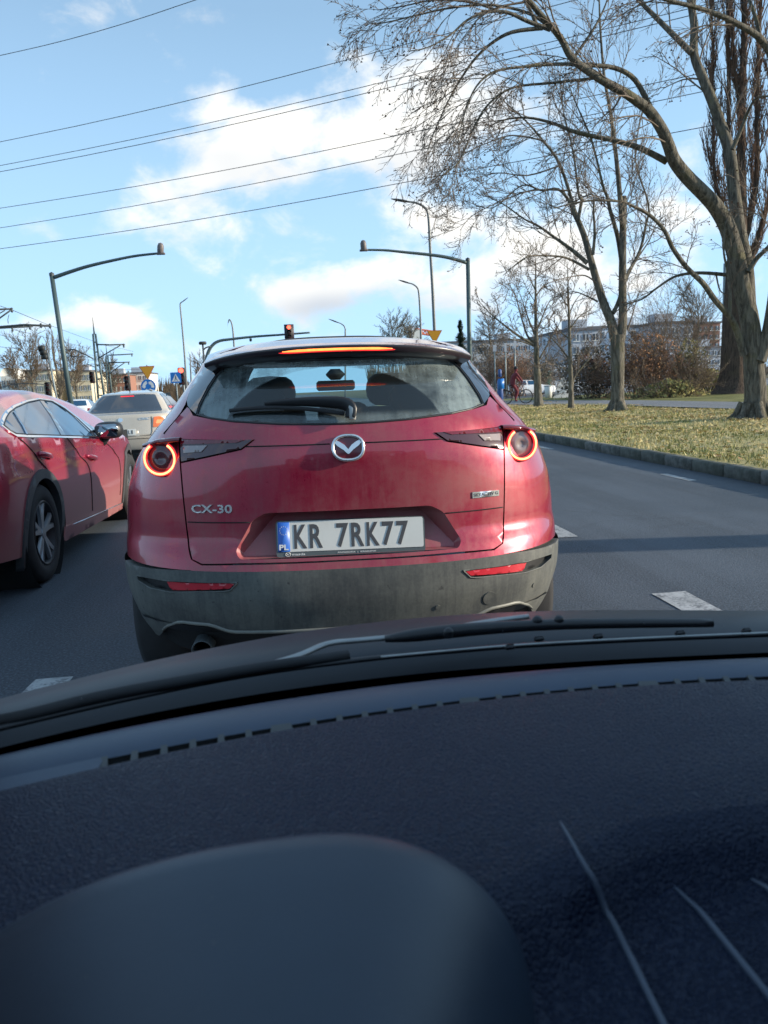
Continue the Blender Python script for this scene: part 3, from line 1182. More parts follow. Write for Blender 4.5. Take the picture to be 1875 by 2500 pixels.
    g = G().tube([rear_map(.026, 1.108, .030), rear_map(.029, 1.132, .042), rear_map(.020, 1.150, .044)], [.007, .008, .006], 8, flat=1.6)
    obj('wiper_cap', g, M['lens_clear_grey'], wp)

    # --- bumper: dusty grey cladding below, with lamps let into it
    top = lambda u: .611 if abs(u) < .6 else .611 - .02 * ((abs(u) - .6) / .3)
    slots = {}
    for sgn in (-1, 1):
        slots[sgn] = [(sgn * u, z) for u, z in ((.392, .5765), (.418, .549), (.44, .5445), (.640, .529), (.72, .531), (.775, .547), (.778, .566), (.65, .5705))]
    lowz = lambda u: float(np.interp(abs(u), [0, .43, .46, .50, .62, .69, .74, .80, .86], [.392, .386, .396, .412, .412, .372, .30, .255, .235]))
    right = [(u, top(u)) for u in (.0, .2, .4, .5, .6, .7, .76, .80, .83, .855)]
    bot = [(u, lowz(u)) for u in np.linspace(.855, 0, 24)]
    half = right + bot
    outline = [(-u, z) for u, z in right[::-1]] + right[1:] + bot[:-1] + [(-u, z) for u, z in bot[::-1]]
    oo = []
    for p in outline:
        if not oo or math.dist(p, oo[-1]) > 1e-5:
            oo.append(p)
    if math.dist(oo[0], oo[-1]) < 1e-5:
        oo.pop()
    g = patch(oo, rear_map, 0.012, 0.03, 0.03, holes=[slots[-1], slots[1]])
    bump = obj('bumper', g, M['cladding'], root)
    # thin painted strip between the tailgate's lower edge and the cladding
    strip = [(u, .608) for u in np.linspace(-.56, .56, 24)] + [(u, .6345 - .006 * (abs(u) / .56) ** 4) for u in np.linspace(.56, -.56, 24)]
    obj('bumper_top', patch(strip, rear_map, .003, .02, .03), M['red'], bump)
    # wrap round the corner to the wheel arch
    for sgn in (-1, 1):
        rows = []
        for z in np.linspace(.25, .592, 9):
            w, p = cw(z) + .012, cp(z)
            s0 = min(.86 / w, .995)
            row = []
            for a in np.linspace(math.asin(s0 ** (CN / 2)), PI / 2, 8):
                s = math.sin(a) ** (2 / CN)
                row.append((sgn * s * w, p + CD * (1 - max(0, 1 - s ** CN) ** (1 / CN)), z))
            row.append((sgn * w, 1.3, z))
            rows.append(row)
        obj('arch_cladding', G().grid(rows, flip=(sgn < 0)), M['cladding'], bump)
        # reflector in its slot
        pl = slots[sgn]
        back = obj('reflector_housing', patch(pl, rear_map, -0.008, 0.0, 0.03), M['black'], bump)
        rf = [(sgn * u, z) for u, z in ((.402, .5735), (.424, .5535), (.634, .5365), (.645, .545), (.655, .5655))]
        obj('reflector', patch(rf, rear_map, 0.006, 0.012, 0.010), M['reflector'], bump)
        obj('slot_rim', G().tube([rear_map(u, z, .013) for u, z in pl + [pl[0]]], .0035, 5, cap=False), M['cladding'], bump)
    # tow-eye cover, sensors
    def disc(u, z, r, name, mat, off=.0135):
        g = patch([(u + r * math.cos(t), z + r * math.sin(t)) for t in np.linspace(0, 2 * PI, 20)[:-1]], rear_map, off, 0.004, 0.03)
        return obj(name, g, mat, bump)
    disc(.495, .462, .026, 'tow_cover', M['cladding'], .0155)
    for u, z in ((.30, .452), (.69, .47)):
        disc(u, z, .009, 'parking_sensor', M['cladding'], .0150)
    # under-bumper: diffuser, valance and exhaust
    rows = [[(u, rear_v(u * .97, z) + .03 + (.36 - z) * .9, z) for u in np.linspace(-.80, .80, 24)] for z in np.linspace(.40, .20, 6)]
    obj('valance', G().grid(rows), M['black'], root)
    rows = [[rear_map(u, lowz(u) + dz, .012 + o) for u in np.linspace(-.70, .70, 60)] for dz, o in ((.010, .0), (.008, .006), (.0, .006), (-.004, -.004))]
    obj('bumper_lip', G().grid(rows), M['lip_grey'], bump)
    for u in (-.60, -.53):
        pass
    for sgn in (-1, 1):
        g = G().lathe([(.036, .20), (.038, -.05), (.035, -.055), (.032, -.045), (.031, .16)], (sgn * .545, .10, .315), (0, 1, 0), 28)
        obj('exhaust_pipe', g, M['dark_steel'], root)

    # --- badges: winged emblem in an oval ring, model letters and engine plate
    e = lambda x, y, d=0.0: rear_map(.007 + x, 1.0245 + y, .004 + d)
    g = G()
    ring_o = []
    for t in np.linspace(0, 2 * PI, 49)[:-1]:
        ct, st = math.cos(t), math.sin(t)
        ring_o.append((.0575 * abs(ct) ** .84 * (1 if ct > 0 else -1), .0455 * abs(st) ** .84 * (1 if st > 0 else -1)))
    path = [e(x * .91, y * .90, .006) for x, y in ring_o]
    g.tube(path + [path[0]], .0062, 8, cap=False)
    em = obj('emblem', g, M['badge'], tail)
    wing = [(-.0490, .0190), (-.043, .0255), (-.030, .0205), (-.012, .0085), (0, -.0065), (.012, .0085), (.030, .0205), (.043, .0255), (.0490, .0190), (.036, .0055), (.016, -.0085), (.004, -.0195), (0, -.0215), (-.004, -.0195), (-.016, -.0085), (-.036, .0055)]
    obj('emblem_wing', patch(wing, e, .010, .008, .012), M['badge'], em, angle=40)
    obj('emblem_back', patch([(x * .93, y * .93) for x, y in ring_o], e, .001, .003, .02), M['gloss_black_red'], em)
    g = G()
    text_on(g, 'CX-30', -.549, .811, .030, lambda x, y, d: rear_map(x, y, d), .006, width=.146, bold=.018)
    obj('model_lettering', g, M['badge'], tail, smooth=False)
    g = patch([(.447, .8225), (.554, .8215), (.554, .842), (.447, .8445)], rear_map, .004, .005, .03)
    eb = obj('engine_badge', g, M['badge'], tail)
    g = G()
    text_on(g, 'SKYACTIV G', .452, .8275, .0115, lambda x, y, d: rear_map(x, y, .0042 + d), .0012, width=.097)
    obj('badge_lettering', g, M['ink'], eb, smooth=False)
    # shut line badges done; number plate
    lean = .20
    rot = -.010

    def pm(x, y, d=0.0):
        xr, yr = x * math.cos(rot) - y * math.sin(rot), x * math.sin(rot) + y * math.cos(rot)
        return (.005 + xr, .0135 + (yr + .05) * lean - d - .006, .7125 + yr)
    fr = fillet([(-.262, -.063), (.262, -.063), (.262, .060), (-.262, .060)], .012)
    g = G().prism(fr, lambda x, y, d: pm(x, y, -.012 + d), .017)
    pf = obj('plate_holder', g, M['frame'], tail, angle=40)
    pw = fillet([(-.2565, -.045), (.2565, -.045), (.2565, .0585), (-.2565, .0585)], .008)
    obj('number_plate', G().prism(pw, lambda x, y, d: pm(x, y, .0045 + d), .0025), M['plate'], pf, angle=40)
    pb = fillet([(-.2555, -.0445), (-.214, -.0445), (-.214, .058), (-.2555, .058)], .004)
    obj('plate_band', G().prism(pb, lambda x, y, d: pm(x, y, .0066 + d), .0012), M['plate_blue'], pf)
    T = lambda s, x, y, h, wd, b=.0, d=.0012, off=.0072: text_on(G(), s, x, y, h, lambda a, bb, c: pm(a, bb, c), d, width=wd, bold=b, off=off)
    xx = -.199
    for ch, wdt in (('K', .045), ('R', .045), (' ', .030), ('7', .042), ('R', .045), ('K', .045), ('7', .042), ('7', .042)):
        if ch != ' ':
            obj('character', T(ch, xx, -.0345, .082, wdt, .022), M['ink'], pf, smooth=False)
        xx += wdt + .0095
    obj('country_letters', T('PL', -.2515, -.038, .019, .032, .03, off=.008), M['white'], pf, smooth=False)
    for k in range(12):
        a = 2 * PI * k / 12
        cx_, cy_ = -.2348 + .0135 * math.cos(a), .0285 + .0145 * math.sin(a)
        g = G().add([pm(cx_ + .0022 * math.cos(b) * (1 if i % 2 == 0 else .45), cy_ + .0022 * math.sin(b) * (1 if i % 2 == 0 else .45), .0082) for i, b in enumerate(np.linspace(PI / 2, PI / 2 + 2 * PI, 11)[:-1])], [tuple(range(10))])
        obj('star', g, M['white'], pf, smooth=False)
    obj('maker_print', T('mazda', -.2085, -.0580, .0075, .046, .012, off=.0052), M['white'], pf, smooth=False)
    obj('dealer_print', T('ANNDORA  |  KRAKÓW', -.050, -.0575, .0080, .136, .008, off=.0052), M['white'], pf, smooth=False)
    g = G()
    ring = [pm(-.222 + .0085 * math.cos(t), -.0535 + .0068 * math.sin(t), .006) for t in np.linspace(0, 2 * PI, 25)]
    g.tube(ring, .0008, 4, cap=False)
    g.tube([pm(x, y, .006) for x, y in ((-.2295, -.0505), (-.2255, -.0515), (-.222, -.0565), (-.2185, -.0515), (-.2145, -.0505))], .0009, 4)
    obj('print_emblem', g, M['white'], pf, smooth=False)

    # --- inside: seats, mirror and the windscreen beyond
    def seat(x, v, z0, z1, w, hw, hz):
        g = G()
        rows = []
        for z in np.linspace(z0, z1, 8):
            t = (z - z0) / (z1 - z0)
            ww = w * (1 - .22 * t ** 2)
            rows.append([(x + ww * math.copysign(abs(math.cos(a)) ** .6, math.cos(a)), v + .09 * math.copysign(abs(math.sin(a)) ** .8, math.sin(a)) - .10 * t, z) for a in np.linspace(0, 2 * PI, 21)[:-1]])
        g.grid(rows, close_u=True, flip=True)
        k = len(g.v)
        g.f.append(tuple(range(k - 20, k)))
        s = obj('seat', g, M['seat'], root)
        g = G()
        rows = []
        for i in range(9):
            b = -PI / 2 + PI * i / 8
            rr = math.cos(b) ** .45 if math.cos(b) > 0 else 0.0
            rows.append([(x + hw * rr * math.copysign(abs(math.cos(a)) ** .6, math.cos(a)), v - .11 + .06 * rr * math.sin(a), z1 + hz + hz * math.sin(b)) for a in np.linspace(0, 2 * PI, 19)[:-1]])
        g.grid(rows, close_u=True, flip=True)
        obj('head_restraint', g, M['seat'], s)
    seat(-.36, 2.15, .55, 1.12, .25, .15, .10)
    seat(.36, 2.15, .55, 1.12, .25, .15, .10)
    seat(-.40, 1.05, .5, 1.10, .24, .17, .075)
    seat(.41, 1.05, .5, 1.10, .24, .17, .075)
    seat(.03, 1.08, .5, 1.06, .19, .12, .055)
    g = G().box((.04, 2.42, 1.255), (.25, .03, .065), bevel=.02)
    g.box((.04, 2.40, 1.325), (.12, .10, .07), bevel=.03)
    obj('cabin_mirror', g, M['seat'], root)
    rows = [[(u, v, z) for u in (-.62, 0, .62)] for v, z in ((2.95, 1.0), (2.45, 1.2), (2.02, 1.375))]
    obj('windscreen', G().grid(rows), M['front_glass'], root)
    rows = [[(u, v, .93 + .02 * math.sin(v * 6)) for u in np.linspace(-.72, .72, 8)] for v in np.linspace(2.45, 3.0, 5)]
    obj('dashboard', G().grid(rows), M['seat'], root)
    rows = [[(u, .22 + .9 * t, 1.0) for u in np.linspace(-.62, .62, 6)] for t in np.linspace(0, 1, 4)]
    obj('parcel_shelf', G().grid(rows), M['seat'], root)
    for sx in (-1, 1):
        for vy in (.80, 3.45):
            wheel_parts(root, None, (sx * .78, vy, .345), .345, .215, sx)


M['red_dull'] = paint('red_paint_dusty_recess', (0.30, 0.008, 0.042), (0.28, 0.135, 0.125), 0.30, 0.55, 0.75, metal=0.1)
M['roof_red'] = paint('red_paint_roof', (0.22, 0.010, 0.035), (0.30, 0.22, 0.23), 0.5, 0.8, 0.25, metal=0.2)
M['spoiler_black'] = plain('spoiler_dark', (0.022, 0.014, 0.018), 0.28, var=0.3, coat=0.5)
M['lens_clear_grey'] = plain('pale_grey_plastic', (0.42, 0.42, 0.40), 0.5)
M['gloss_black_red'] = plain('emblem_backing', (0.14, 0.01, 0.02), 0.3, coat=0.6)
M['lip_grey'] = plain('worn_lip', (0.17, 0.17, 0.15), 0.5, var=0.3, scale=25)
crossover()
# ------------------------------------------------------------------ the red car alongside, seen along its flank
M['flank_red'] = M['red_side']
M['arch_grey'] = plain('arch_plastic', (0.055, 0.055, 0.058), .6, var=.25, scale=18)


def alongside():
    root = thing('red_car', 'shiny red car with bright window surround alongside in the next lane, nose ahead', 'car', (-2.65, 5.48, 0))
    belt = lambda y: 1.018 - .055 * (y + .30)
    topz = lerp([-1.1, -.85, -.6, -.3, 0, .3, .7, 1.15, 1.6, 2.0, 2.4, 2.75, 3.1, 3.4, 3.6],
                [.98, 1.07, 1.16, 1.245, 1.295, 1.33, 1.352, 1.352, 1.315, 1.24, 1.11, .93, .78, .68, .60])

    def su(y, z):
        b = belt(y)
        u = .880 - .045 * ((min(z, b) - .66) / .42) ** 2 - max(0, z - b) * .9
        u -= .012 * math.exp(-((z - (b - .16)) / .03) ** 2)
        if y > 2.3:
            u -= .10 * ((y - 2.3) / 1.1) ** 2.2
        if y < -.45:
            u -= .16 * ((-.45 - y) / .65) ** 2
        return u

    def sm(y, z, off=0.0):
        return (su(y, z) + off, y, z)
    # lower flank with real wheel openings
    def arc(cy, cz, r, a0, a1, n=18):
        return [(cy + r * math.cos(t), cz + r * math.sin(t)) for t in np.linspace(a0, a1, n)]
    bot = [(-1.08, .32), (-.44, .26)] + arc(0, .345, .425, R_(192), R_(-22)) + [(.47, .19), (1.9, .16), (2.42, .15)] + arc(2.87, .335, .425, R_(200), R_(-20)) + [(3.55, .25)]
    up = [(y, min(belt(y), topz(y) - .035)) for y in np.linspace(3.55, -1.08, 30)]
    g = patch(bot + up, sm, 0, .04, .06)
    body = obj('body_side', g, M['flank_red'], root)
    # greenhouse, roof and bonnet: sections from belt to belt
    rows = []
    for y in np.linspace(-1.08, 3.55, 52):
        b, tz = belt(y), topz(y)
        b = min(b, tz - .035)
        ue = su(y, max(b, tz - .07)) if tz - .07 > b else su(y, b)
        half = [(su(y, b), b)] + [(su(y, b + (tz - .07 - b) * t), b + (tz - .07 - b) * t) for t in (.33, .66, 1.0) if tz - .07 > b]
        while len(half) < 4:
            half.append((half[-1][0] - .004, half[-1][1] + .003))
        half += [(ue - .035, tz - .032), (ue - .10, tz - .014), (ue * .55, tz - .003), (0, tz)]
        rows.append([(u, y, z) for u, z in half] + [(-u, y, z) for u, z in half[::-1][1:]])
    obj('roof', G().grid(rows, flip=True), M['flank_red'], root)
    # far side, closed simply, and a dark interior lining
    g = G().grid([[(-su(y, z), y, z) for z in np.linspace(.2, min(belt(y), topz(y) - .035), 6)] for y in np.linspace(-1.08, 3.55, 20)])
    obj('far_side', g, M['flank_red'], root)
    g = G().box((0, 1.2, .55), (1.50, 4.4, .7))
    obj('underbody', g, M['gap'], root)
    rows = [[(su(3.55, .5) * t, 3.55 + .22 * (1 - t * t), z) for t in np.linspace(-1, 1, 9)] for z in (.2, .4, .58)]
    obj('front_bumper', G().grid(rows), M['flank_red'], root)
    rows = [[(su(-1.08, .5) * t, -1.08 - .2 * (1 - t * t), z) for t in np.linspace(-1, 1, 9)] for z in (.28, .6, .95)]
    obj('rear_bumper', G().grid(rows, flip=True), M['flank_red'], root)
    # window surround and glass
    dlo = [(-.350, 1.100), (-.335, 1.055), (-.290, 1.022), (-.09, 1.006), (.30, .984), (.615, .962), (1.2, .925), (1.667, .893), (1.675, .95), (1.672, 1.03), (1.668, 1.10), (1.60, 1.19), (1.45, 1.252), (1.11, 1.272), (.709, 1.256), (.295, 1.222), (.047, 1.190), (-.14, 1.156), (-.29, 1.122)]
    gls = [(-.305, 1.100), (-.295, 1.065), (-.255, 1.040), (-.064, 1.024), (.30, 1.001), (.63, .979), (1.2, .942), (1.57, .918), (1.600, .98), (1.600, 1.08), (1.53, 1.172), (1.38, 1.240), (1.066, 1.256), (.70, 1.240), (.30, 1.206), (.05, 1.174), (-.12, 1.142), (-.25, 1.113)]
    sur = obj('window_surround', patch(dlo, sm, .010, .012, .05, holes=[gls]), M['chrome'], root)
    obj('side_window', patch(gls, sm, .004, .0, .06), M['window'], root)
    ins = [(y * .985 + .006, z * .985 + .016) for y, z in gls]
    g = G()
    g.tube([sm(y, z, .008) for y, z in gls + [gls[0]]], .006, 5, cap=False)
    obj('window_seal', g, M['black'], root)
    obj('pillar', patch([(.632, .980), (.745, .974), (1.165, 1.254), (1.062, 1.254), (.905, 1.127)], sm, .009, .005, .05), M['gloss_black'], root)
    obj('window_divider', G().tube([sm(.136, 1.172, .008), sm(.02, 1.08, .009), sm(-.078, 1.024, .008)], .008, 6), M['chrome'], root)
    obj('front_quarter', patch([(1.50, .924), (1.60, .918), (1.603, 1.08), (1.555, 1.14)], sm, .009, .004, .05), M['gloss_black'], root)
    obj('mirror_panel', patch([(1.58, .912), (1.93, .868), (1.90, .93), (1.78, 1.03), (1.68, 1.10), (1.605, 1.12)], sm, .008, .004, .05), M['gloss_black'], root)
    # shut lines, handles
    for name, pts in (('rear_door_line', [(-.27, 1.012), (-.19, .978), (-.036, .885), (.157, .751), (.300, .632), (.40, .52), (.475, .36), (.49, .28)]),
                      ('front_door_line', [(.74, .955), (.86, .88), (1.0, .80), (1.15, .72), (1.225, .62), (1.245, .45), (1.285, .30)]),
                      ('wing_line', [(1.69, .885), (1.95, .82), (2.25, .70), (2.33, .55), (2.33, .30)])):
        obj(name, G().tube([sm(y, z, .001) for y, z in smooth_path(pts, 4)], .0045, 5), M['gap'], body)
    for y0, z0 in ((.03, .885), (1.20, .775)):
        g = G().tube(smooth_path([sm(y0, z0, -.004), sm(y0 + .03, z0 - .006, .022), sm(y0 + .12, z0 - .020, .030), sm(y0 + .20, z0 - .036, .022), sm(y0 + .235, z0 - .044, -.004)], 3), [.012] + [.016] * 11 + [.012], 8, flat=1.15)
        h = obj('door_handle', g, M['flank_red'], root)
        obj('handle_cup', patch([(y0 + .10 + .075 * math.cos(t), z0 - .022 + .030 * math.sin(t) - .12 * (.075 * math.cos(t))) for t in np.linspace(0, 2 * PI, 18)[:-1]], sm, .002, 0, .05), M['lens_red'], h)
    # arches and sill in grey plastic
    for cy in (0, 2.87):
        cz = .345 if cy == 0 else .335
        ring = arc(cy, cz, .437, R_(205), R_(-25), 26) + arc(cy, cz, .372, R_(-25), R_(205), 26)
        obj('arch_trim', patch(ring, sm, .012, .05, .06), M['arch_grey'], root)
        g = G().lathe([(.40, 0), (.40, -.30), (.001, -.30)], (su(cy, .5) - .01, cy, cz), (1, 0, 0), 32)
        obj('arch_liner', g, M['gap'], root)
        wheel_parts(root, None, (.765, cy, .34 if cy == 0 else .33), .338, .21, 1, spokes=5)
        wheel_parts(root, None, (-.765, cy, .335), .338, .21, -1, detail=False)
    obj('sill_trim', patch([(.40, .22), (.46, .30), (.70, .285), (1.9, .225), (2.45, .20), (2.48, .14), (1.9, .15), (.50, .185)], sm, .016, .04, .06), M['flank_red'], root)
    obj('sill_strip', G().tube([sm(.66, .285, .014), sm(1.3, .255, .014), sm(2.4, .205, .014)], .005, 5), M['badge'], root)
    # mirror
    mp = at(266, 1050, 7.25)
    mb = (float(mp[0]) + 2.65, float(mp[1]) - 5.48, float(mp[2]))
    rows = []
    for i in range(9):
        b = -PI / 2 + PI * i / 8
        rr = max(0, math.cos(b)) ** .5
        rows.append([(mb[0] + .125 * rr * math.copysign(abs(math.cos(a)) ** .7, math.cos(a)), mb[1] + .09 * math.sin(b), mb[2] + .078 * rr * math.copysign(abs(math.sin(a)) ** .7, math.sin(a))) for a in np.linspace(0, 2 * PI, 21)[:-1]])
    mr = obj('wing_mirror', G().grid(rows, close_u=True), M['black'], root)
    g = G().prism(fillet([(-.100, -.055), (.085, -.058), (.105, .0), (.090, .058), (-.095, .055)], .025), lambda x, y, d: (mb[0] + x, mb[1] - .088 - d, mb[2] + y), .004)
    obj('mirror_glass', g, M['mirror'], mr)
    obj('mirror_foot', G().tube([(.80, mb[1] + .05, mb[2] - .13), (.86, mb[1] + .05, mb[2] - .11), (mb[0] - .02, mb[1] + .04, mb[2] - .05)], [.05, .035, .03], 8), M['black'], mr)
    obj('antenna', G().tube([(0, -.1, 1.27), (0, -.22, 1.33)], .012, 6), M['black'], root)


M['mirror'] = plain('mirror_glass', (0.40, 0.44, 0.47), 0.05, 1.0, var=.02)
alongside()


# ------------------------------------------------------------------ saloons seen from behind or far off
def saloon(root, P, detail=True, far=False, hatch=False):
    W = lerp([.2, .4, .6, .8, .93, 1.0, 1.1, 1.25, 1.36, 1.40], [.80, .855, .87, .86, .83, .785, .725, .63, .52, .36])
    if hatch:
        Pz = lerp([.2, .35, .55, .9, 1.0, 1.38, 1.41], [.10, 0, -.03, .0, .06, .42, .8])
    else:
        Pz = lerp([.2, .35, .55, .9, .955, .975, 1.02, 1.34, 1.37, 1.41], [.10, 0, -.03, .02, .06, .45, .55, .95, 1.15, 1.7])
    Fz = lerp([.2, .5, .75, .84, .87, .93, 1.0, 1.36, 1.41], [4.28, 4.38, 4.30, 4.1, 3.5, 3.15, 2.98, 2.25, 1.8])

    def rm(u, z, off=0.0):
        s = min(abs(u) / W(z), .999)
        v = Pz(z) + .35 * (1 - (1 - s ** 3.2) ** (1 / 3.2))
        return (u, v - off, z + (off * .3 if z > 1.0 else 0))

    def sm(y, z, off=0.0, sg=1):
        return (sg * (W(z) + off), y, z + off * .4 * (z > 1))
    zs = list(np.linspace(.22, .86, 14)) + list(np.linspace(.875, 1.06, 16)) + list(np.linspace(1.09, 1.41, 20))
    rows = []
    ss = [math.sin(a) ** (2 / 3.2) for a in np.linspace(0, PI / 2, 10)]
    for z in zs:
        w, p, f = W(z), Pz(z), Fz(z)
        half = [(s * w, p + .35 * (1 - max(0, 1 - s ** 3.2) ** (1 / 3.2)), z) for s in ss]
        half += [(w, p + .35 + (f - .4 - p - .35) * t, z) for t in (.2, .4, .6, .8)]
        half += [(s * w, f - .4 * (1 - max(0, 1 - s ** 3) ** (1 / 3)), z) for s in ss[::-1]]
        rows.append(half + [(-x, y, zz) for x, y, zz in half[::-1][1:-1]])
    body = obj('body', G().grid(rows, close_u=True), P, root)
    rows = [[(x, y, 1.41) for x, y, _ in rows[-1][:23]]]
    top = [(u, v, 1.412 - .0 * u) for u, v in ((-.40, 1.7), (.40, 1.7), (.40, 1.8), (-.40, 1.8))]
    # windows
    if hatch:
        rw = [(-.62, 1.03), (.62, 1.03), (.52, 1.33), (-.52, 1.33)]
    else:
        rw = [(-.690, .995), (.690, .995), (.515, 1.315), (.30, 1.328), (-.30, 1.328), (-.515, 1.315)]
    obj('rear_window', patch(fillet(rw, .03), rm, .008, .004, .05), M['rear_dark'] if not far else M['window'], root)
    for sg in (1, -1):
        f = lambda y, z, off=0.0, sg=sg: sm(y, z, off, sg)
        if hatch:
            w1 = [(.55, 1.0), (1.45, .97), (1.45, 1.33), (.95, 1.31)]
        else:
            w1 = [(.86, 1.0), (1.55, .975), (1.55, 1.335), (1.30, 1.325)]
        obj('side_window', patch(fillet(w1, .03), f, .006, .003, .08), M['window'], root)
        obj('side_window', patch(fillet([(1.62, .972), (2.78, .945), (2.60, 1.09), (2.25, 1.31), (1.62, 1.335)], .03), f, .006, .003, .08), M['window'], root)
        obj('door_line', G().tube([f(1.585, z, .002) for z in (.3, .6, .95, 1.3)], .006, 4), M['gap'], body)
    rows = [[(u, v, z) for u in (-.62, -.3, 0, .3, .62)] for v, z in ((3.12, .95), (2.72, 1.17), (2.33, 1.35))]
    obj('windscreen', G().grid(rows), M['window'], root)
    for sx in (-1, 1):
        for vy in (.85, 3.45):
            g = G().lathe([(.35, .012), (.35, -.2), (.01, -.2)], (sx * .86, vy, .33), (sx, 0, 0), 24)
            obj('arch_liner', g, M['gap'], root)
            if far:
                w = obj('wheel', G().lathe([(.2, .1), (.30, .10), (.31, 0), (.31, -.1)], (sx * .775, vy, .315), (sx, 0, 0), 20), M['rubber'], root)
                obj('hub_cap', G().lathe([(.001, .11), (.19, .10), (.20, .08)], (sx * .775, vy, .315), (sx, 0, 0), 16), M['alloy'], w)
            else:
                wheel_parts(root, None, (sx * .77, vy, .315), .315, .19, sx)
    if far:
        for sx in (-1, 1):
            obj('tail_lamp', patch([(sx * u, z) for u, z in ((.62, .72), (.80, .72), (.78, .88), (.64, .88))], rm, .008, .004, .08), M['lens_red'], root)
            obj('head_lamp', G().box((sx * .62, 4.16, .70), (.28, .22, .13), bevel=.05), M['lens_clear'], root)
    return rm, sm, body


M['rear_dark'] = glossy_glass('dark_rear_window', (0.02, 0.025, 0.035))


def beige():
    p = at(300, 1058, 15.0)
    root = thing('beige_saloon', 'pale beige saloon with dark rear window stopped further ahead in the next lane', 'car', (float(p[0]), 14.9, 0), rz=.02)
    rm, sm, body = saloon(root, M['beige_paint'])
    for sx in (-1, 1):
        l = obj('tail_lamp', patch(fillet([(sx * .575, .70), (sx * .80, .71), (sx * .80, .86), (sx * .70, .90), (sx * .60, .895)], .03), rm, .012, .02, .04), M['lens_orange'], root)
        obj('lamp_glow', patch(fillet([(sx * .63, .765), (sx * .755, .77), (sx * .75, .835), (sx * .65, .84)], .02), rm, .016, .004, .04), M['glow_tail'], l)
    obj('boot_line', G().tube([rm(u, z, .003) for u, z in ((-.56, .90), (-.555, .62), (-.53, .56), (0, .545), (.53, .56), (.555, .62), (.56, .90))], .006, 5), M['gap'], body)
    obj('bumper', patch([(-.835, .30), (.835, .30), (.845, .40), (.84, .495), (-.84, .495), (-.845, .40)], rm, .035, .04, .06), M['beige_paint'], root)
    obj('valance', patch([(-.80, .22), (.80, .22), (.82, .29), (-.82, .29)], rm, .02, .03, .08), M['black'], root)
    obj('bumper_line', G().tube([rm(u, .50, .004) for u in np.linspace(-.80, .80, 16)], .007, 5), M['gap'], body)
    obj('plate_recess', patch(fillet([(-.33, .555), (.33, .555), (.30, .70), (-.30, .70)], .03), rm, .004, .003, .06), M['beige_shade'], body)
    pl = obj('number_plate', patch(fillet([(-.26, .575), (.26, .575), (.26, .685), (-.26, .685)], .01), rm, .012, .008, .08), M['plate'], root)
    for i_, ch in enumerate('KR Z6JL1'):
        if ch != ' ':
            g = text_on(G(), ch, -.21 + .056 * i_, .595, .07, lambda x, y, d: (x, rm(x, y)[1] - .013 - d, y), .002, width=.040 if ch not in '1J' else .026, bold=.02)
            obj('character', g, M['ink'], pl, smooth=False)
    g = G()
    text_on(g, 'CIVIC', .33, .845, .045, lambda x, y, d: (x, rm(x, y)[1] - .004 - d, y), .004, width=.20, bold=.01)
    obj('model_lettering', g, M['badge'], body, smooth=False)
    obj('boot_emblem', patch([(.045 * math.cos(t), .86 + .038 * math.sin(t)) for t in np.linspace(0, 2 * PI, 16)[:-1]], rm, .010, .008, .03), M['badge'], body)
    hb = obj('high_brake_light', patch([(-.13, 1.287), (.13, 1.287), (.125, 1.303), (-.125, 1.303)], rm, .013, .003, .05), M['glow_red'], root)
    obj('antenna', G().tube([(-.02, 1.3, 1.385), (-.02, 1.12, 1.56)], [.010, .004], 6), M['black'], root)
    for sx in (-1, 1):
        m = obj('wing_mirror', G().box((sx * .90, 2.75, .98), (.20, .10, .13), bevel=.035), M['black'], root)


M['glow_tail'] = glow('tail_glow', (1.0, 0.22, 0.08), 1.6)
M['beige_shade'] = M['beige_paint']
beige()
# ------------------------------------------------------------------ the car the photograph is taken from
OWN = np.array([0.37, 0.0, 0.0])
OWNCAR = thing('own_car', 'dark car seen from its driving seat, blue-grey dashboard under the windscreen', 'car', tuple(OWN))


def leather():
    t = NT('grained_dashboard')
    co = t.coord()
    v = t.n('ShaderNodeTexVoronoi', feature='DISTANCE_TO_EDGE')
    v.inputs['Scale'].default_value = 260
    n0 = t.n('ShaderNodeTexNoise')
    n0.inputs['Scale'].default_value = 90
    n0.inputs['Detail'].default_value = 2
    t.l(co, n0.inputs['Vector'])
    mv = t.n('ShaderNodeVectorMath', operation='MULTIPLY_ADD')
    t.l(n0.outputs['Color'], mv.inputs[0])
    mv.inputs[1].default_value = (.006, .006, .006)
    t.l(co, mv.inputs[2])
    t.l(mv.outputs[0], v.inputs['Vector'])
    h = t.ramp(v.outputs['Distance'], 0.0, 0.35)
    big = t.noise(3, 4, .6, co)
    dust = t.ramp(t.noise(240, 2, .5, co), .72, .80, 0, .25)
    c = t.mixc(big, (.0056, .0120, .0330), (.0084, .0168, .0430))
    t.set(col=t.mixc(dust, c, (.16, .16, .15)), rough=t.ramp(big, .3, .7, .38, .50), spec=.22)
    t.bump(h, .8, .0014)
    return t.m


def soft_black(name, col, rough):
    t = NT(name)
    f = t.noise(12, 5, .6)
    s = t.ramp(t.noise(120, 3, .5), .70, .78, 0, .3)
    c = t.mixc(f, tuple(x * .8 for x in col), tuple(x * 1.25 for x in col))
    t.set(col=t.mixc(s, c, (.12, .12, .11)), rough=rough, spec=.45)
    t.bump(t.noise(300, 2), .12, .001)
    return t.m


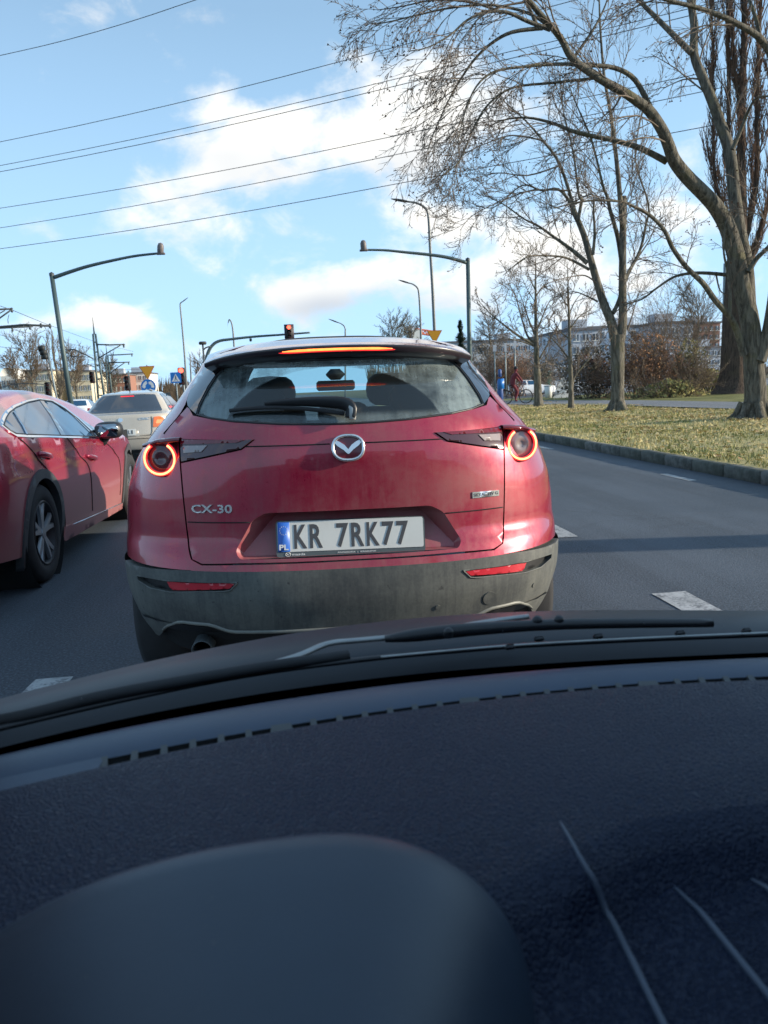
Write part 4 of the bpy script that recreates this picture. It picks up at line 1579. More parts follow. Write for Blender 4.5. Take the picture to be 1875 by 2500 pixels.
M['dash'] = leather()
M['defrost'] = soft_black('defroster_plastic', (.022, .042, .080), .42)
M['vent'] = soft_black('vent_dark', (.010, .011, .012), .7)
M['rib'] = soft_black('vent_rib', (.055, .060, .062), .5)
M['binnacle'] = soft_black('binnacle_plastic', (.022, .038, .062), .44)
M['rim_dust'] = soft_black('dusty_rim', (.034, .044, .046), .7)
M['ridge_highlight'] = soft_black('painted_ridge_highlight', (.06, .078, .115), .35)  # paler than the dash: the crest's highlight put into the colour
M['ridge'] = soft_black('ridge_plastic', (.0044, .0098, .0335), .34)
M['frit'] = plain('windscreen_black_edge', (.003, .003, .004), 1.0, spec=0.0)
M['own_paint'] = plain('dark_blue_lacquer', (.006, .009, .015), .5, 0.0, coat=.06, coatr=.2, var=.3)
M['wiper_black'] = plain('wiper_black', (.014, .015, .018), .38, var=.3, scale=30)
M['cowl'] = plain('cowl_plastic', (.012, .014, .017), .7, var=.4, scale=30)
M['dirt'] = plain('caked_dirt', (.13, .12, .095), .9, var=.5, scale=20)
M['trim'] = plain('cabin_trim', (.03, .032, .036), .8)
M['roof_lining'] = plain('roof_lining', (.22, .22, .22), .9)


def curve(px, z, deg=3):
    """smooth plan curve Y(X) through points seen at photograph pixels, on the level z"""
    P = np.array([at_z(x, y, z) for x, y in px])
    c = np.polyfit(P[:, 0], P[:, 1], deg)
    return lambda X: float(np.polyval(c, X)), P


ZB, ZV = .885, .905
frit_px = [(0, 1800), (301, 1730), (603, 1667), (900, 1632), (1000, 1619), (1276, 1594), (1546, 1579), (1875, 1565)]
base, PB = curve([(x, y + 40) for x, y in frit_px], ZB)
vent, PV = curve([(301, 1842), (603, 1784), (900, 1738), (1000, 1727), (1241, 1694), (1576, 1664), (1875, 1650)], ZV, 2)
edge, PE = curve([(0, 1935), (255, 1868), (566, 1806), (900, 1750), (1241, 1706), (1576, 1676), (1875, 1662)], ZV, 2)
XS = np.linspace(-.62, 1.12, 70)


def own():
    root = OWNCAR
    oo = tuple(OWN)
    # windscreen: leans back from its base, gently bowed
    lean = R_(33)
    ux, uz = -math.cos(lean), math.sin(lean)

    def ws(x, t, lift=0.0):
        yb = base(x)
        return (x, yb + ux * t + uz * lift, ZB + uz * t + math.cos(lean) * lift)
    rows = [[ws(x, t) for x in XS] for t in np.linspace(0, .98, 12)]
    obj('windscreen', G().grid(rows), M['clear_glass'], root, off=oo)
    rows = [[ws(x, t, .001) for x in XS] for t in (-.07, -.03, .021)]
    obj('windscreen_edge', G().grid(rows), M['frit'], root, off=oo)
    # defroster strip between the glass and the vents
    prof = [(1.0, -.060), (.85, -.042), (.72, -.024), (.62, -.011), (.52, -.003), (.40, .0005), (.25, .002), (.08, .001), (0.0, -.001)]
    rows = [[(x, vent(x) + (base(x) + .01 - vent(x)) * t, ZV + dz) for x in XS] for t, dz in prof]
    obj('defroster_panel', G().grid(rows, flip=True), M['defrost'], root, off=oo)
    # vent channel with a rib between every two openings
    rows = [[(x, vent(x), ZV - .001) for x in XS], [(x, vent(x) - .001, ZV - .014) for x in XS], [(x, edge(x) + .002, ZV - .014) for x in XS], [(x, edge(x) + .001, ZV - .0005) for x in XS]]
    vc = obj('vent_channel', G().grid(rows, flip=True), M['vent'], root, off=oo)
    # distances along the channel, ribs by pixel pitch of about 5 cm
    xs = np.linspace(-.48, 1.05, 900)
    step = np.hypot(np.diff(xs), np.diff([vent(x) for x in xs]))
    arcl = np.concatenate([[0], np.cumsum(step)])
    s0 = float(np.interp(at_z(262, 1852, ZV)[0], xs, arcl))
    x0 = float(np.interp(s0, arcl, xs))
    end = np.interp(s0, arcl, xs)
    rows = [[(x, vent(x) + .002, ZV + .0008) for x in XS if x < x0], [(x, edge(x) + .000, ZV + .0002) for x in XS if x < x0]]
    if len(rows[0]) > 1:
        obj('channel_blank', G().grid(rows, flip=True), M['defrost'], vc, off=oo)
    proto = None
    s = s0
    k = 0
    while s < arcl[-1] - .02:
        x = float(np.interp(s, arcl, xs))
        dx = (vent(x + .01) - vent(x - .01)) / .02
        w = .022 if k % 7 == 6 else .0065
        y0, y1 = edge(x), vent(x)
        if proto is None:
            g = G()
            g.add([(-.5, -.0, -.012), (.5, -.0, -.012), (.5, 1.0, -.012), (-.5, 1.0, -.012), (-.5, 0, .0), (.5, 0, .0), (.42, 1.0, .002), (-.42, 1.0, .002)], [(3, 2, 1, 0), (4, 5, 6, 7), (0, 1, 5, 4), (1, 2, 6, 5), (2, 3, 7, 6), (3, 0, 4, 7)])
            proto = obj('vent_rib', g, M['rib'], root, smooth=False)
            o = proto
        else:
            o = proto.copy()
            COL.objects.link(o)
        o.location = (x - oo[0], y0 + .0008 - oo[1], ZV - .0008)
        o.rotation_euler = (0, 0, math.atan(dx) - .10)
        o.scale = (w, max(.004, (y1 - y0) * .98), 1)
        s += .0255 if k % 7 not in (5, 6) else .031
        k += 1
    # padded top of the dashboard
    prof = [(0.0, -.006), (.003, .002), (.010, .005), (.03, .006), (.10, .006), (.18, .003), (.235, -.002), (.262, -.012), (.275, -.030), (.30, -.040), (.40, -.050), (.55, -.075)]
    lim = lambda x: 1.0
    rows = []
    for d, dz in prof:
        row = []
        for x in XS:
            # rear edge of the pad swings nearer on the driver's side
            k = float(np.interp(x, [-.6, 0.0, .12, .22, .34, .8, 1.1], [1.25, 1.22, 1.15, .98, .95, .90, .90]))
            row.append((x, edge(x) - d * k, ZV + dz - .02 * max(0, d - .2) * (x < .2)))
        rows.append(row)
    dash = obj('dashboard', G().grid(rows, flip=False), M['dash'], root, off=oo)
    # trim ridges of the centre stack, moulded into the lower slope of the pad
    pd, pz = [p_[0] for p_ in prof], [p_[1] for p_ in prof]

    def pad_z(x, y):
        k = float(np.interp(x, [-.6, 0.0, .12, .22, .34, .8, 1.1], [1.25, 1.22, 1.15, .98, .95, .90, .90]))
        d = max(0, (edge(x) - y) / k)
        return ZV + float(np.interp(d, pd, pz)) - .02 * max(0, d - .2) * (x < .2)

    def on_pad(px, py):
        z = ZV - .02
        for _ in range(25):
            p = at_z(px, py, z)
            z = .5 * z + .5 * pad_z(p[0], p[1])
        return at_z(px, py, z)
    for a, b, r in (((1372, 2012), (1640, 2560), .0060), ((1648, 2168), (1930, 2520), .0060), ((1836, 2150), (2010, 2330), .0060)):
        pts = [on_pad(a[0] + (b[0] - a[0]) * t, a[1] + (b[1] - a[1]) * t) + np.array((0, 0, -.0005 - .006 * (t < .02))) for t in np.linspace(0, 1, 9)]
        pth = [np.array(p_) for p_ in smooth_path(pts, 3)]
        rows = []
        for i, p_ in enumerate(pth):
            t_ = pth[min(i + 1, len(pth) - 1)] - pth[max(i - 1, 0)]
            side = np.array([-t_[1], t_[0], 0.0])
            side = side / np.linalg.norm(side)
            hgt = min(1.0, .25 + i / 7)
            # a ramp that climbs to the ridge on one side and drops away sharply on the other
            rows.append([tuple(np.array([p_[0] + side[0] * o_, p_[1] + side[1] * o_, pad_z(p_[0] + side[0] * o_, p_[1] + side[1] * o_) + dz_ * hgt])) for o_, dz_ in ((-.055, -.0035), (-.03, -.0002), (-.015, .0034), (-.005, .0068), (-.0015, .0074), (.001, .0066), (.0024, .003), (.004, -.004))])
        obj('trim_ridge', G().grid(rows, flip=True), M['dash'], dash, off=oo)
        obj('ridge_highlight', G().tube([r_[4] for r_ in rows], [.0010 + .0016 * min(1, i / 8) for i in range(len(rows))], 6), M['ridge_highlight'], root, off=oo)  # thin pale bead added along the crest as its highlight
    # instrument hood close in front of the lens
    pk = at(735, 1992, .43)
    cx, ztop = float(pk[0]), float(pk[2])
    rows = []
    for i in range(26):
        t = i / 25
        yy = .43 + .02 * math.cos(min(1, t * 4) * PI / 2) - .19 * t
        f_ = math.sqrt(max(0.02, 1 - max(0, 1 - t * 6) ** 2))
        row = []
        for j in range(49):
            a = PI * j / 48
            ca, sa = math.cos(a), math.sin(a)
            wx = (.262 if ca > 0 else .150) * (.55 + .45 * f_) * (1 - .44 * t)
            x = cx - wx * math.copysign(abs(ca) ** .92, ca)
            z = ztop - .150 + .150 * f_ * max(0, sa) ** .95 - .012 * t
            row.append((x, yy, z))
        rows.append(row)
    hood = obj('instrument_hood', G().grid(rows), M['binnacle'], root, off=oo)
    # bonnet's rear edge and scuttle beyond the glass
    top_px = [(0, 1716), (60, 1698), (241, 1648), (319, 1627), (530, 1588), (735, 1557), (940, 1524), (1137, 1497), (1300, 1499), (1436, 1499), (1640, 1497), (1875, 1496)]
    zt = lambda Y: None
    crest = []
    for px, py in top_px:
        d = ray(px, py)
        # the bonnet crest follows the windscreen base about 0.26 m further forward
        lo, hi = .3, 3.0
        for _ in range(40):
            t = (lo + hi) / 2
            p = EYE + d * t
            if p[1] < base(p[0]) + .27:
                lo = t
            else:
                hi = t
        crest.append(EYE + d * lo)
    crest = np.array(crest)
    cz = np.polyfit(crest[:, 0], crest[:, 2], 4)
    zc = lambda x: float(np.polyval(cz, x)) + .004
    X2 = np.linspace(-.60, 1.15, 60)
    rows = []
    for d, k in ((.085, -.030), (.10, -.010), (.13, .004), (.19, .006), (.27, 0), (.33, -.024), (.40, -.055), (.6, -.16), (.85, -.32), (1.0, -.44), (1.05, -.60)):
        rows.append([(x, base(x) + d - .10 * (x - .37) ** 2 * (d > .5), zc(x) + k) for x in X2])
    obj('bonnet', G().grid(rows), M['own_paint'], root, off=oo)
    rows = [[(x, base(x) + d, ZB + k) for x in XS] for d, k in ((-.006, -.012), (.03, -.016), (.09, -.03), (.11, -.05))]
    obj('scuttle', G().grid(rows), M['cowl'], root, off=oo)
    # wipers lying along the foot of the glass
    wg = M['wiper_black']

    def wiper(px, ts, radii, name='wiper'):
        pts = []
        for (x, y), t in zip(px, ts):
            p = at_z(x, y, ZB + t)
            pts.append(p)
        return G().tube(smooth_path(pts, 5), radii, 8, flat=.7)
    b1 = [(-60, 1792), (301, 1708), (603, 1648), (905, 1608), (1100, 1590), (1276, 1576), (1546, 1562), (1900, 1548)]
    g = wiper(b1, [.020] * 8, .0045)
    w1 = obj('wiper', g, wg, root, off=oo)
    b2 = [(930, 1604), (1100, 1588), (1276, 1574), (1546, 1559), (1900, 1544)]
    obj('wiper_blade', wiper(b2, [.026] * 5, .0020), M['badge_dull'], w1, off=oo)
    for px, py in ((1316, 1560), (1460, 1554), (1660, 1546), (1822, 1540), (1245, 1580)):
        p = at_z(px, py, ZB + .027)
        obj('wiper_clip', G().box(tuple(p), (.013, .006, .006), rz=.12, bevel=.002), wg, w1, off=oo)
    arm = [(940, 1560), (1100, 1541), (1300, 1527), (1500, 1522), (1738, 1521)]
    g = wiper(arm, [.030, .036, .038, .036, .032], [.006, .008, .0105, .012, .0125, .0125, .012, .0115, .011, .0105, .010, .010, .0095, .0095, .009, .009, .0088, .0085, .008, .0078, .0075])
    w2 = obj('wiper', g, wg, root, off=oo)
    for px, py, r in ((1312, 1514, .0065), (1365, 1512, .006), (1095, 1542, .006)):
        p = at_z(px, py, ZB + .045)
        obj('wiper_pivot', G().lathe([(.0005, r * .7), (r * .7, r * .6), (r, 0), (r, -r)], tuple(p), (0, -.5, 1), 14), wg, w2, off=oo)
    a3 = [(-80, 1775), (60, 1748), (230, 1705), (420, 1668), (640, 1630), (850, 1600)]
    obj('wiper_arm', wiper(a3, [.022, .024, .026, .026, .026, .024], .0095), M['cowl'], w1, off=oo)
    a4 = [(560, 1650), (720, 1604), (800, 1572), (880, 1563), (1010, 1550), (1180, 1520), (1290, 1505)]
    obj('wiper_link', wiper(a4, [.022, .026, .03, .03, .03, .034, .036], .0050), M['badge_dull'], w2, off=oo)
    # dust specks on the glass
    r2 = random.Random(3)
    g = G()
    for k in range(60):
        x = r2.uniform(-.5, .45)
        t = r2.uniform(.05, .45)
        s = r2.uniform(.0003, .0013)
        p = np.array(ws(x, t, .0015))
        n = 6
        g.add([tuple(p + np.array((s * math.cos(a), -s * .8 * math.sin(a), s * .5 * math.sin(a)))) for a in np.linspace(0, 2 * PI, n + 1)[:-1]], [tuple(range(n))])
    tag(obj('dust_specks', g, M['speck'], root, off=oo, smooth=False), kind='stuff')
    # cabin shell round the camera: roof, doors, pillars, seats
    topy = base(.37) + ux * .98
    rows = [[(x, y, 1.43 + .05 * math.cos((x - .37) * 1.7) + .02) for x in np.linspace(-.42, 1.16, 12)] for y in np.linspace(topy - .02, -1.8, 8)]
    obj('roof', G().grid(rows), M['roof_lining'], root, off=oo)
    rows2 = [[(x, y, z + .03) for x, y, z in r] for r in rows]
    obj('roof_skin', G().grid(rows2), M['own_paint'], root, off=oo)
    for sg in (-1, 1):
        X = .37 + sg * .83
        g = G()
        g.box((X, -.10, .70 if sg < 0 else .80), (.10, 2.2, .94 if sg < 0 else 1.14), bevel=.03)  # door tops raised, the right almost to the roof, to keep sun off dash
        obj('door', g, M['own_paint'], root, off=oo)
        g = G()
        g.box((X - sg * .06, -.25, .80), (.04, 2.3, .62), bevel=.015)
        obj('door_card', g, M['trim'], root, off=oo)
        A, Bq = np.array(ws(.37 + sg * .76, .05)), np.array(ws(.37 + sg * .74, .96))
        obj('windscreen_pillar', G().tube([tuple(A + np.array([sg * .05, 0, -.05])), tuple((A + Bq) / 2 + np.array([sg * .04, 0, .02])), tuple(Bq + np.array([sg * .03, 0, 0]))], [.05, .045, .045], 8), M['trim'], root, off=oo)
        obj('door_pillar', G().tube([(X - sg * .02, -.38, .9), (X - sg * .06, -.42, 1.2), (X - sg * .10, -.45, 1.44)], [.085, .08, .07], 8), M['trim'], root, off=oo)
    obj('rear_panel', G().box((.37, -1.75, .95), (1.6, .08, 1.1), bevel=.03), M['trim'], root, off=oo)
    for x in (.0, .76):
        g = G()
        g.box((x, -.42, .82), (.50, .20, .75), bevel=.07)
        g.box((x, -.44, 1.30), (.27, .12, .20), bevel=.05)
        obj('seat', g, M['seat'], root, off=oo)
    obj('floor', G().box((.37, -.3, .22), (1.5, 2.8, .06)), M['trim'], root, off=oo)
    for sx in (-1, 1):
        for vy in (1.15, -1.45):
            obj('wheel', G().lathe([(.2, .1), (.31, .10), (.325, .06), (.325, -.06), (.31, -.1)], (.37 + sx * .76, vy, .325), (sx, 0, 0), 24), M['rubber'], root, off=oo)


M['badge_dull'] = plain('bare_metal_strip', (.36, .37, .36), .35, .5, var=.3, scale=40)
M['speck'] = plain('dust_speck', (.42, .42, .40), .9)
own()
# ------------------------------------------------------------------ bare trees
def bark(name, a, b, moss):
    t = NT(name)
    f = t.noise(1, 8, .72, t.coord(scale=(13, 13, 2.2)), distort=.6)
    g_ = t.noise(1.6, 5, .65)
    c = t.mixc(t.ramp(f, .35, .65), a, b)
    t.set(col=t.mixc(t.ramp(g_, .5, .7, 0, .55), c, moss), rough=.9, spec=.2)
    t.bump(f, 1.0, .09)
    return t.m


M['bark'] = bark('grey_bark', (.060, .055, .045), (.22, .20, .16), (.15, .14, .065))
M['bark_dark'] = bark('dark_bark', (.028, .024, .021), (.075, .062, .052), (.07, .06, .03))
M['bark_brown'] = bark('brown_bark', (.045, .034, .027), (.135, .092, .068), (.10, .075, .045))
M['twig'] = plain('brown_twigs', (.15, .118, .092), .9, var=.4, scale=3)
M['twig_pale'] = plain('buff_twigs', (.15, .11, .075), .9, var=.4, scale=3)
M['twig_brown'] = plain('rust_twigs', (.15, .085, .055), .9, var=.4, scale=3)
M['bud'] = plain('buds_and_seed_heads', (.13, .07, .045), .9, var=.4, scale=5)

ZA = lambda a, b: (860 + .6118 * a, .6118 * b)
ZBm = lambda a, b: (1375 + .3014 * a, 480 + .3014 * b)
ZC = lambda a, b: (1050 + .3014 * a, 480 + .3014 * b)
ZD = lambda a, b: (1375 + .3014 * a, .3014 * b)


class Tree:
    def __init__(self, seed, droop=0.0, up=0.25, twig_r=.006, wig=.16, buds=0.0, fan=1.0):
        self.r = random.Random(seed)
        self.limbs, self.tw, self.bd = G(), G(), G()
        self.droop, self.up, self.tr, self.wig, self.buds, self.fan = droop, up, twig_r, wig, buds, fan

    def limb(self, pts, r0, r1, n=8, k=4):
        p = smooth_path(pts, k)
        L = len(p)
        rr = [r0 + (r1 - r0) * (i / (L - 1)) ** .85 for i in range(L)]
        (self.limbs if r0 > .03 else self.tw).tube(p, rr, n if r0 > .04 else 5, cap=False)
        return [Vector(q) for q in p], rr

    def twig(self, p, d, L, r, depth):
        R = self.r
        n = 5 if depth >= 2 else (4 if depth == 1 else 3)
        pts = [Vector(p)]
        d = Vector(d).normalized()
        for i in range(n):
            d = d + Vector((R.gauss(0, self.wig), R.gauss(0, self.wig), R.gauss(0, self.wig) * .8 + self.up * .28 - self.droop * (.16 + .10 * i)))
            d.normalize()
            pts.append(pts[-1] + d * (L / n))
        sides = 5 if r > .025 else (4 if r > .012 else 3)
        (self.limbs if r > .03 else self.tw).tube(pts, [r * (1 - .75 * i / n) + .0012 for i in range(n + 1)], sides, cap=False)
        if self.buds and depth == 0 and R.random() < self.buds:
            q = pts[-1]
            s = R.uniform(.015, .035)
            self.bd.add([q + Vector((s, 0, 0)), q + Vector((-s * .6, s * .7, 0)), q + Vector((0, -s * .5, s))], [(0, 1, 2)])
        if depth > 0:
            m = self.count(L, depth)
            for j in range(m):
                t = .18 + .80 * (j + R.random() * .8) / m
                i = min(n - 1, int(t * n))
                q = pts[i].lerp(pts[i + 1], t * n - i)
                a = (pts[i + 1] - pts[i]).normalized()
                self.twig(q, self.side(a), L * R.uniform(.34, .56) * (1.08 - .45 * t), max(self.tr, r * .52), depth - 1)

    def count(self, L, depth):
        return max(3, int((5.6 if depth > 1 else 5.2) + L * 1.2))

    def side(self, a):
        R = self.r
        v = a.orthogonal().normalized()
        v.rotate(__import__('mathutils').Quaternion(a, R.uniform(0, 2 * PI)))
        ang = R.uniform(.42, .85) * self.fan
        return a * math.cos(ang) + v * math.sin(ang)

    def dress(self, path, rr, every, L, r, depth=2, t0=.25, bias=None):
        """side branches along a limb"""
        R = self.r
        tot = sum((path[i + 1] - path[i]).length for i in range(len(path) - 1))
        n = max(2, int(tot * (1 - t0) / every))
        for j in range(n):
            t = t0 + (1 - t0) * (j + R.random()) / n
            f = t * (len(path) - 1)
            i = min(len(path) - 2, int(f))
            q = path[i].lerp(path[i + 1], f - i)
            a = (path[i + 1] - path[i]).normalized()
            d = self.side(a)
            if bias is not None:
                d = (d + Vector(bias) * R.random()).normalized()
            self.twig(q, d, L * R.uniform(.6, 1.15) * (1.1 - .35 * t), min(r, rr[i] * .6), depth)

    def done(self, name, label, base, bark, twig, trunk, group=None, budmat=None):
        b = tuple(float(x) for x in base)
        root = thing(name, label, 'tree', b, group=group)
        obj('trunk', trunk, bark, root, off=b)
        if self.limbs.v:
            tag(obj('limbs', self.limbs, bark, root, off=b), kind='stuff')
        cr = obj('crown', self.tw, twig, root, off=b)
        if self.bd.v:
            tag(obj('buds', self.bd, budmat or M['bud'], cr, off=b, smooth=False), kind='stuff')
        return root


def px_path(pts, Y, amp=0.0, rng=None):
    """limb through photograph points on a tree standing at road distance Y, wandering in depth by amp"""
    out = []
    dy = 0.0
    for i, (x, y) in enumerate(pts):
        out.append(tuple(at(x, y, Y + dy)))
        dy += amp * (1 if i else .4)
    return out


def trunk_tube(G_, pts, radii, n=14, flare=0.0):
    p = smooth_path(pts, 5)
    L = len(p)
    rr = [float(np.interp(i / (L - 1), np.linspace(0, 1, len(radii)), radii)) for i in range(L)]
    if flare:
        for i in range(min(4, L)):
            rr[i] *= 1 + flare * (1 - i / 4) ** 2
    G_.tube(p, rr, n, cap=False)
    return [Vector(q) for q in p], rr


def big_tree():
    Y = 16.9
    T = Tree(11, droop=.42, up=.12, twig_r=.0050, wig=.11, buds=.25)
    tr = G()
    S = Y / 1878 * 1.02         # metres per photograph pixel here
    base = at(1838, 1030, Y)
    base[2] = .10
    main = [base] + [at(*ZBm(*p), Y) for p in ((1560, 1640), (1545, 1400), (1535, 1200), (1500, 950), (1440, 700), (1400, 480))]
    trunk_tube(tr, main, [.30, .25, .225, .215, .205, .19, .185], 16, .55)
    # root flare
    for a in (2.6, 3.6, 4.6, 5.6, .4, 1.5):
        tr.tube([tuple(base + np.array((.22 * math.cos(a), .22 * math.sin(a), .42))), tuple(base + np.array((.36 * math.cos(a), .36 * math.sin(a), .12))), tuple(base + np.array((.62 * math.cos(a), .62 * math.sin(a), -.02)))], [.10, .10, .03], 7, cap=False)
    # the great limb that arches over to the left
    P = [ZBm(1400, 480), ZBm(1330, 250), ZBm(1240, 90), ZD(1150, 1580), ZD(1000, 1430), ZD(900, 1300), ZD(855, 1180), ZD(800, 1050), ZD(700, 900), ZD(600, 820), ZD(480, 740), ZD(300, 640), ZA(880, 235), ZA(830, 150), ZA(740, 45), ZA(690, -10), ZA(600, -60)]
    p, rr = T.limb(px_path(P, Y, -.12), .19, .035, 12)
    T.dress(p, rr, .55, 2.3, .022, 2, .35, (-.7, 0, .2))
    # its offshoots
    for P, r0, amp, L in (
        ([ZA(790, 118), ZA(700, 85), ZA(620, 50), ZA(540, 48), ZA(460, 80), ZA(390, 140), ZA(300, 190), ZA(220, 205)], .048, -.10, 1.7),
        ([ZA(760, 112), ZA(640, 128), ZA(560, 170), ZA(490, 235), ZA(430, 320), ZA(380, 410), ZA(330, 520), ZA(300, 600)], .044, .06, 1.6),
        ([ZA(1190, 430), ZA(1130, 320), ZA(1050, 272), ZA(940, 260), ZA(820, 256), ZA(700, 265), ZA(570, 285), ZA(495, 345), ZA(450, 450), ZA(420, 570)], .062, -.12, 1.7),
        ([ZA(1255, 645), ZA(1150, 592), ZA(1050, 562), ZA(900, 530), ZA(800, 492), ZA(700, 470), ZA(600, 480), ZA(520, 520)], .075, .10, 1.8),
        ([ZA(830, 150), ZA(720, 60), ZA(560, 20), ZA(400, 30), ZA(260, 60), ZA(130, 90), ZA(60, 95)], .038, .05, 1.5),
        ([ZA(600, 50), ZA(480, 10), ZA(330, 0), ZA(200, 25), ZA(100, 40)], .03, .12, 1.5),
        ([ZA(980, 310), ZA(800, 330), ZA(640, 350), ZA(540, 420), ZA(480, 520), ZA(430, 640), ZA(360, 700)], .035, -.16, 1.6),
        ([ZA(880, 235), ZA(960, 120), ZA(1010, 20), ZA(1030, -60)], .04, .15, 1.6),
        ([ZA(740, 110), ZA(700, 20), ZA(650, -50)], .05, -.1, 1.6),
        ([ZD(480, 740), ZD(420, 860), ZD(330, 940), ZD(230, 1050)], .03, .2, 1.4),
    ):
        p, rr = T.limb(px_path(P, Y - .3, amp), r0, .008, 7)
        T.dress(p, rr, .26, L, .011, 2, .22, (-.5, 0, -.15))
    # upright second stem and its fork
    P = [ZBm(1500, 900), ZBm(1480, 560), ZBm(1420, 250), ZBm(1385, -20), ZD(1350, 1240), ZD(1275, 1010), ZD(1200, 800), ZD(1125, 620), ZD(1060, 440), ZD(1062, 220), ZD(1035, 40), ZD(1010, -90)]
    p, rr = T.limb(px_path(P, Y + .25, .10), .17, .07, 12)
    T.dress(p, rr, .8, 1.9, .02, 2, .35)
    P = [ZD(1040, 430), ZD(900, 290), ZD(760, 150), ZD(640, 30), ZD(560, -60)]
    p, rr = T.limb(px_path(P, Y + .9, .15), .075, .04, 8)
    T.dress(p, rr, .45, 2.0, .016, 2, .2)
    # crossing limb from the upper right
    P = [ZD(1760, 560), ZD(1640, 370), ZD(1570, 290), ZD(1440, 210), ZD(1300, 140), ZD(1110, 70), ZD(900, 15), ZD(700, -40)]
    p, rr = T.limb(px_path(P, Y - .8, -.1), .085, .03, 9)
    T.dress(p, rr, .5, 1.9, .016, 2, .2)
    P = [ZD(1590, 290), ZD(1560, 150), ZD(1500, -20)]
    T.dress(*T.limb(px_path(P, Y - .8, .1), .05, .03, 8), .5, 1.7, .014, 2, .2)
    # right-hand stem leaving the frame, and its branch
    P = [ZBm(1590, 1330), ZBm(1640, 1180), ZBm(1690, 900), ZBm(1720, 600), ZD(1760, 1500), ZD(1800, 1000), ZD(1810, 400)]
    p, rr = T.limb(px_path(P, Y - .15, -.15), .15, .07, 11)
    T.dress(p, rr, .8, 2.0, .018, 2, .3)
    P = [ZBm(1500, 610), ZBm(1560, 510), ZBm(1640, 430), ZBm(1740, 330)]
    T.dress(*T.limb(px_path(P, Y - .2, -.1), .065, .04, 9), .5, 1.5, .014, 2, .2)
    P = [ZD(1370, 1210), ZD(1440, 1050), ZD(1500, 900), ZD(1560, 800), ZD(1650, 780), ZD(1760, 800)]
    T.dress(*T.limb(px_path(P, Y + .2, -.2), .05, .015, 8), .4, 1.3, .012, 2, .2)
    # low limb sweeping left, its upright twin and the level branch
    P = [ZBm(1465, 1285), ZBm(1405, 1085), ZBm(1340, 965), ZBm(1230, 840), ZBm(1130, 700), ZBm(1000, 575), ZBm(885, 415), ZBm(820, 275), ZBm(700, 150), ZBm(570, 80), ZBm(480, 42), ZBm(300, 30), ZBm(140, 42), ZC(1000, 95)]
    p, rr = T.limb(px_path(P, Y - .1, -.10), .085, .012, 9)
    T.dress(p, rr, .42, 1.5, .012, 2, .3, (0, 0, -.1))
    P = [ZBm(1345, 965), ZBm(1352, 800), ZBm(1330, 600), ZBm(1300, 440), ZBm(1310, 200)]
    T.dress(*T.limb(px_path(P, Y - .2, -.08), .045, .015, 8), .4, 1.2, .012, 2, .3)
    P = [ZBm(1375, 640), ZBm(1200, 622), ZBm(1050, 620), ZBm(900, 650), ZBm(760, 740), ZBm(640, 830), ZBm(520, 870), ZBm(430, 930)]
    p, rr = T.limb(px_path(P, Y + .3, .16), .048, .010, 8)
    T.dress(p, rr, .35, 1.3, .011, 2, .2, (0, 0, -.25))
    P = [ZBm(1240, 640), ZBm(1270, 760), ZBm(1330, 800)]
    T.limb(px_path(P, Y + .3, .05), .022, .012, 6)
    T.done('maple_tree', 'huge bare tree with a thick grey trunk, long limbs arching far over the road', base, M['bark'], M['twig'], tr)


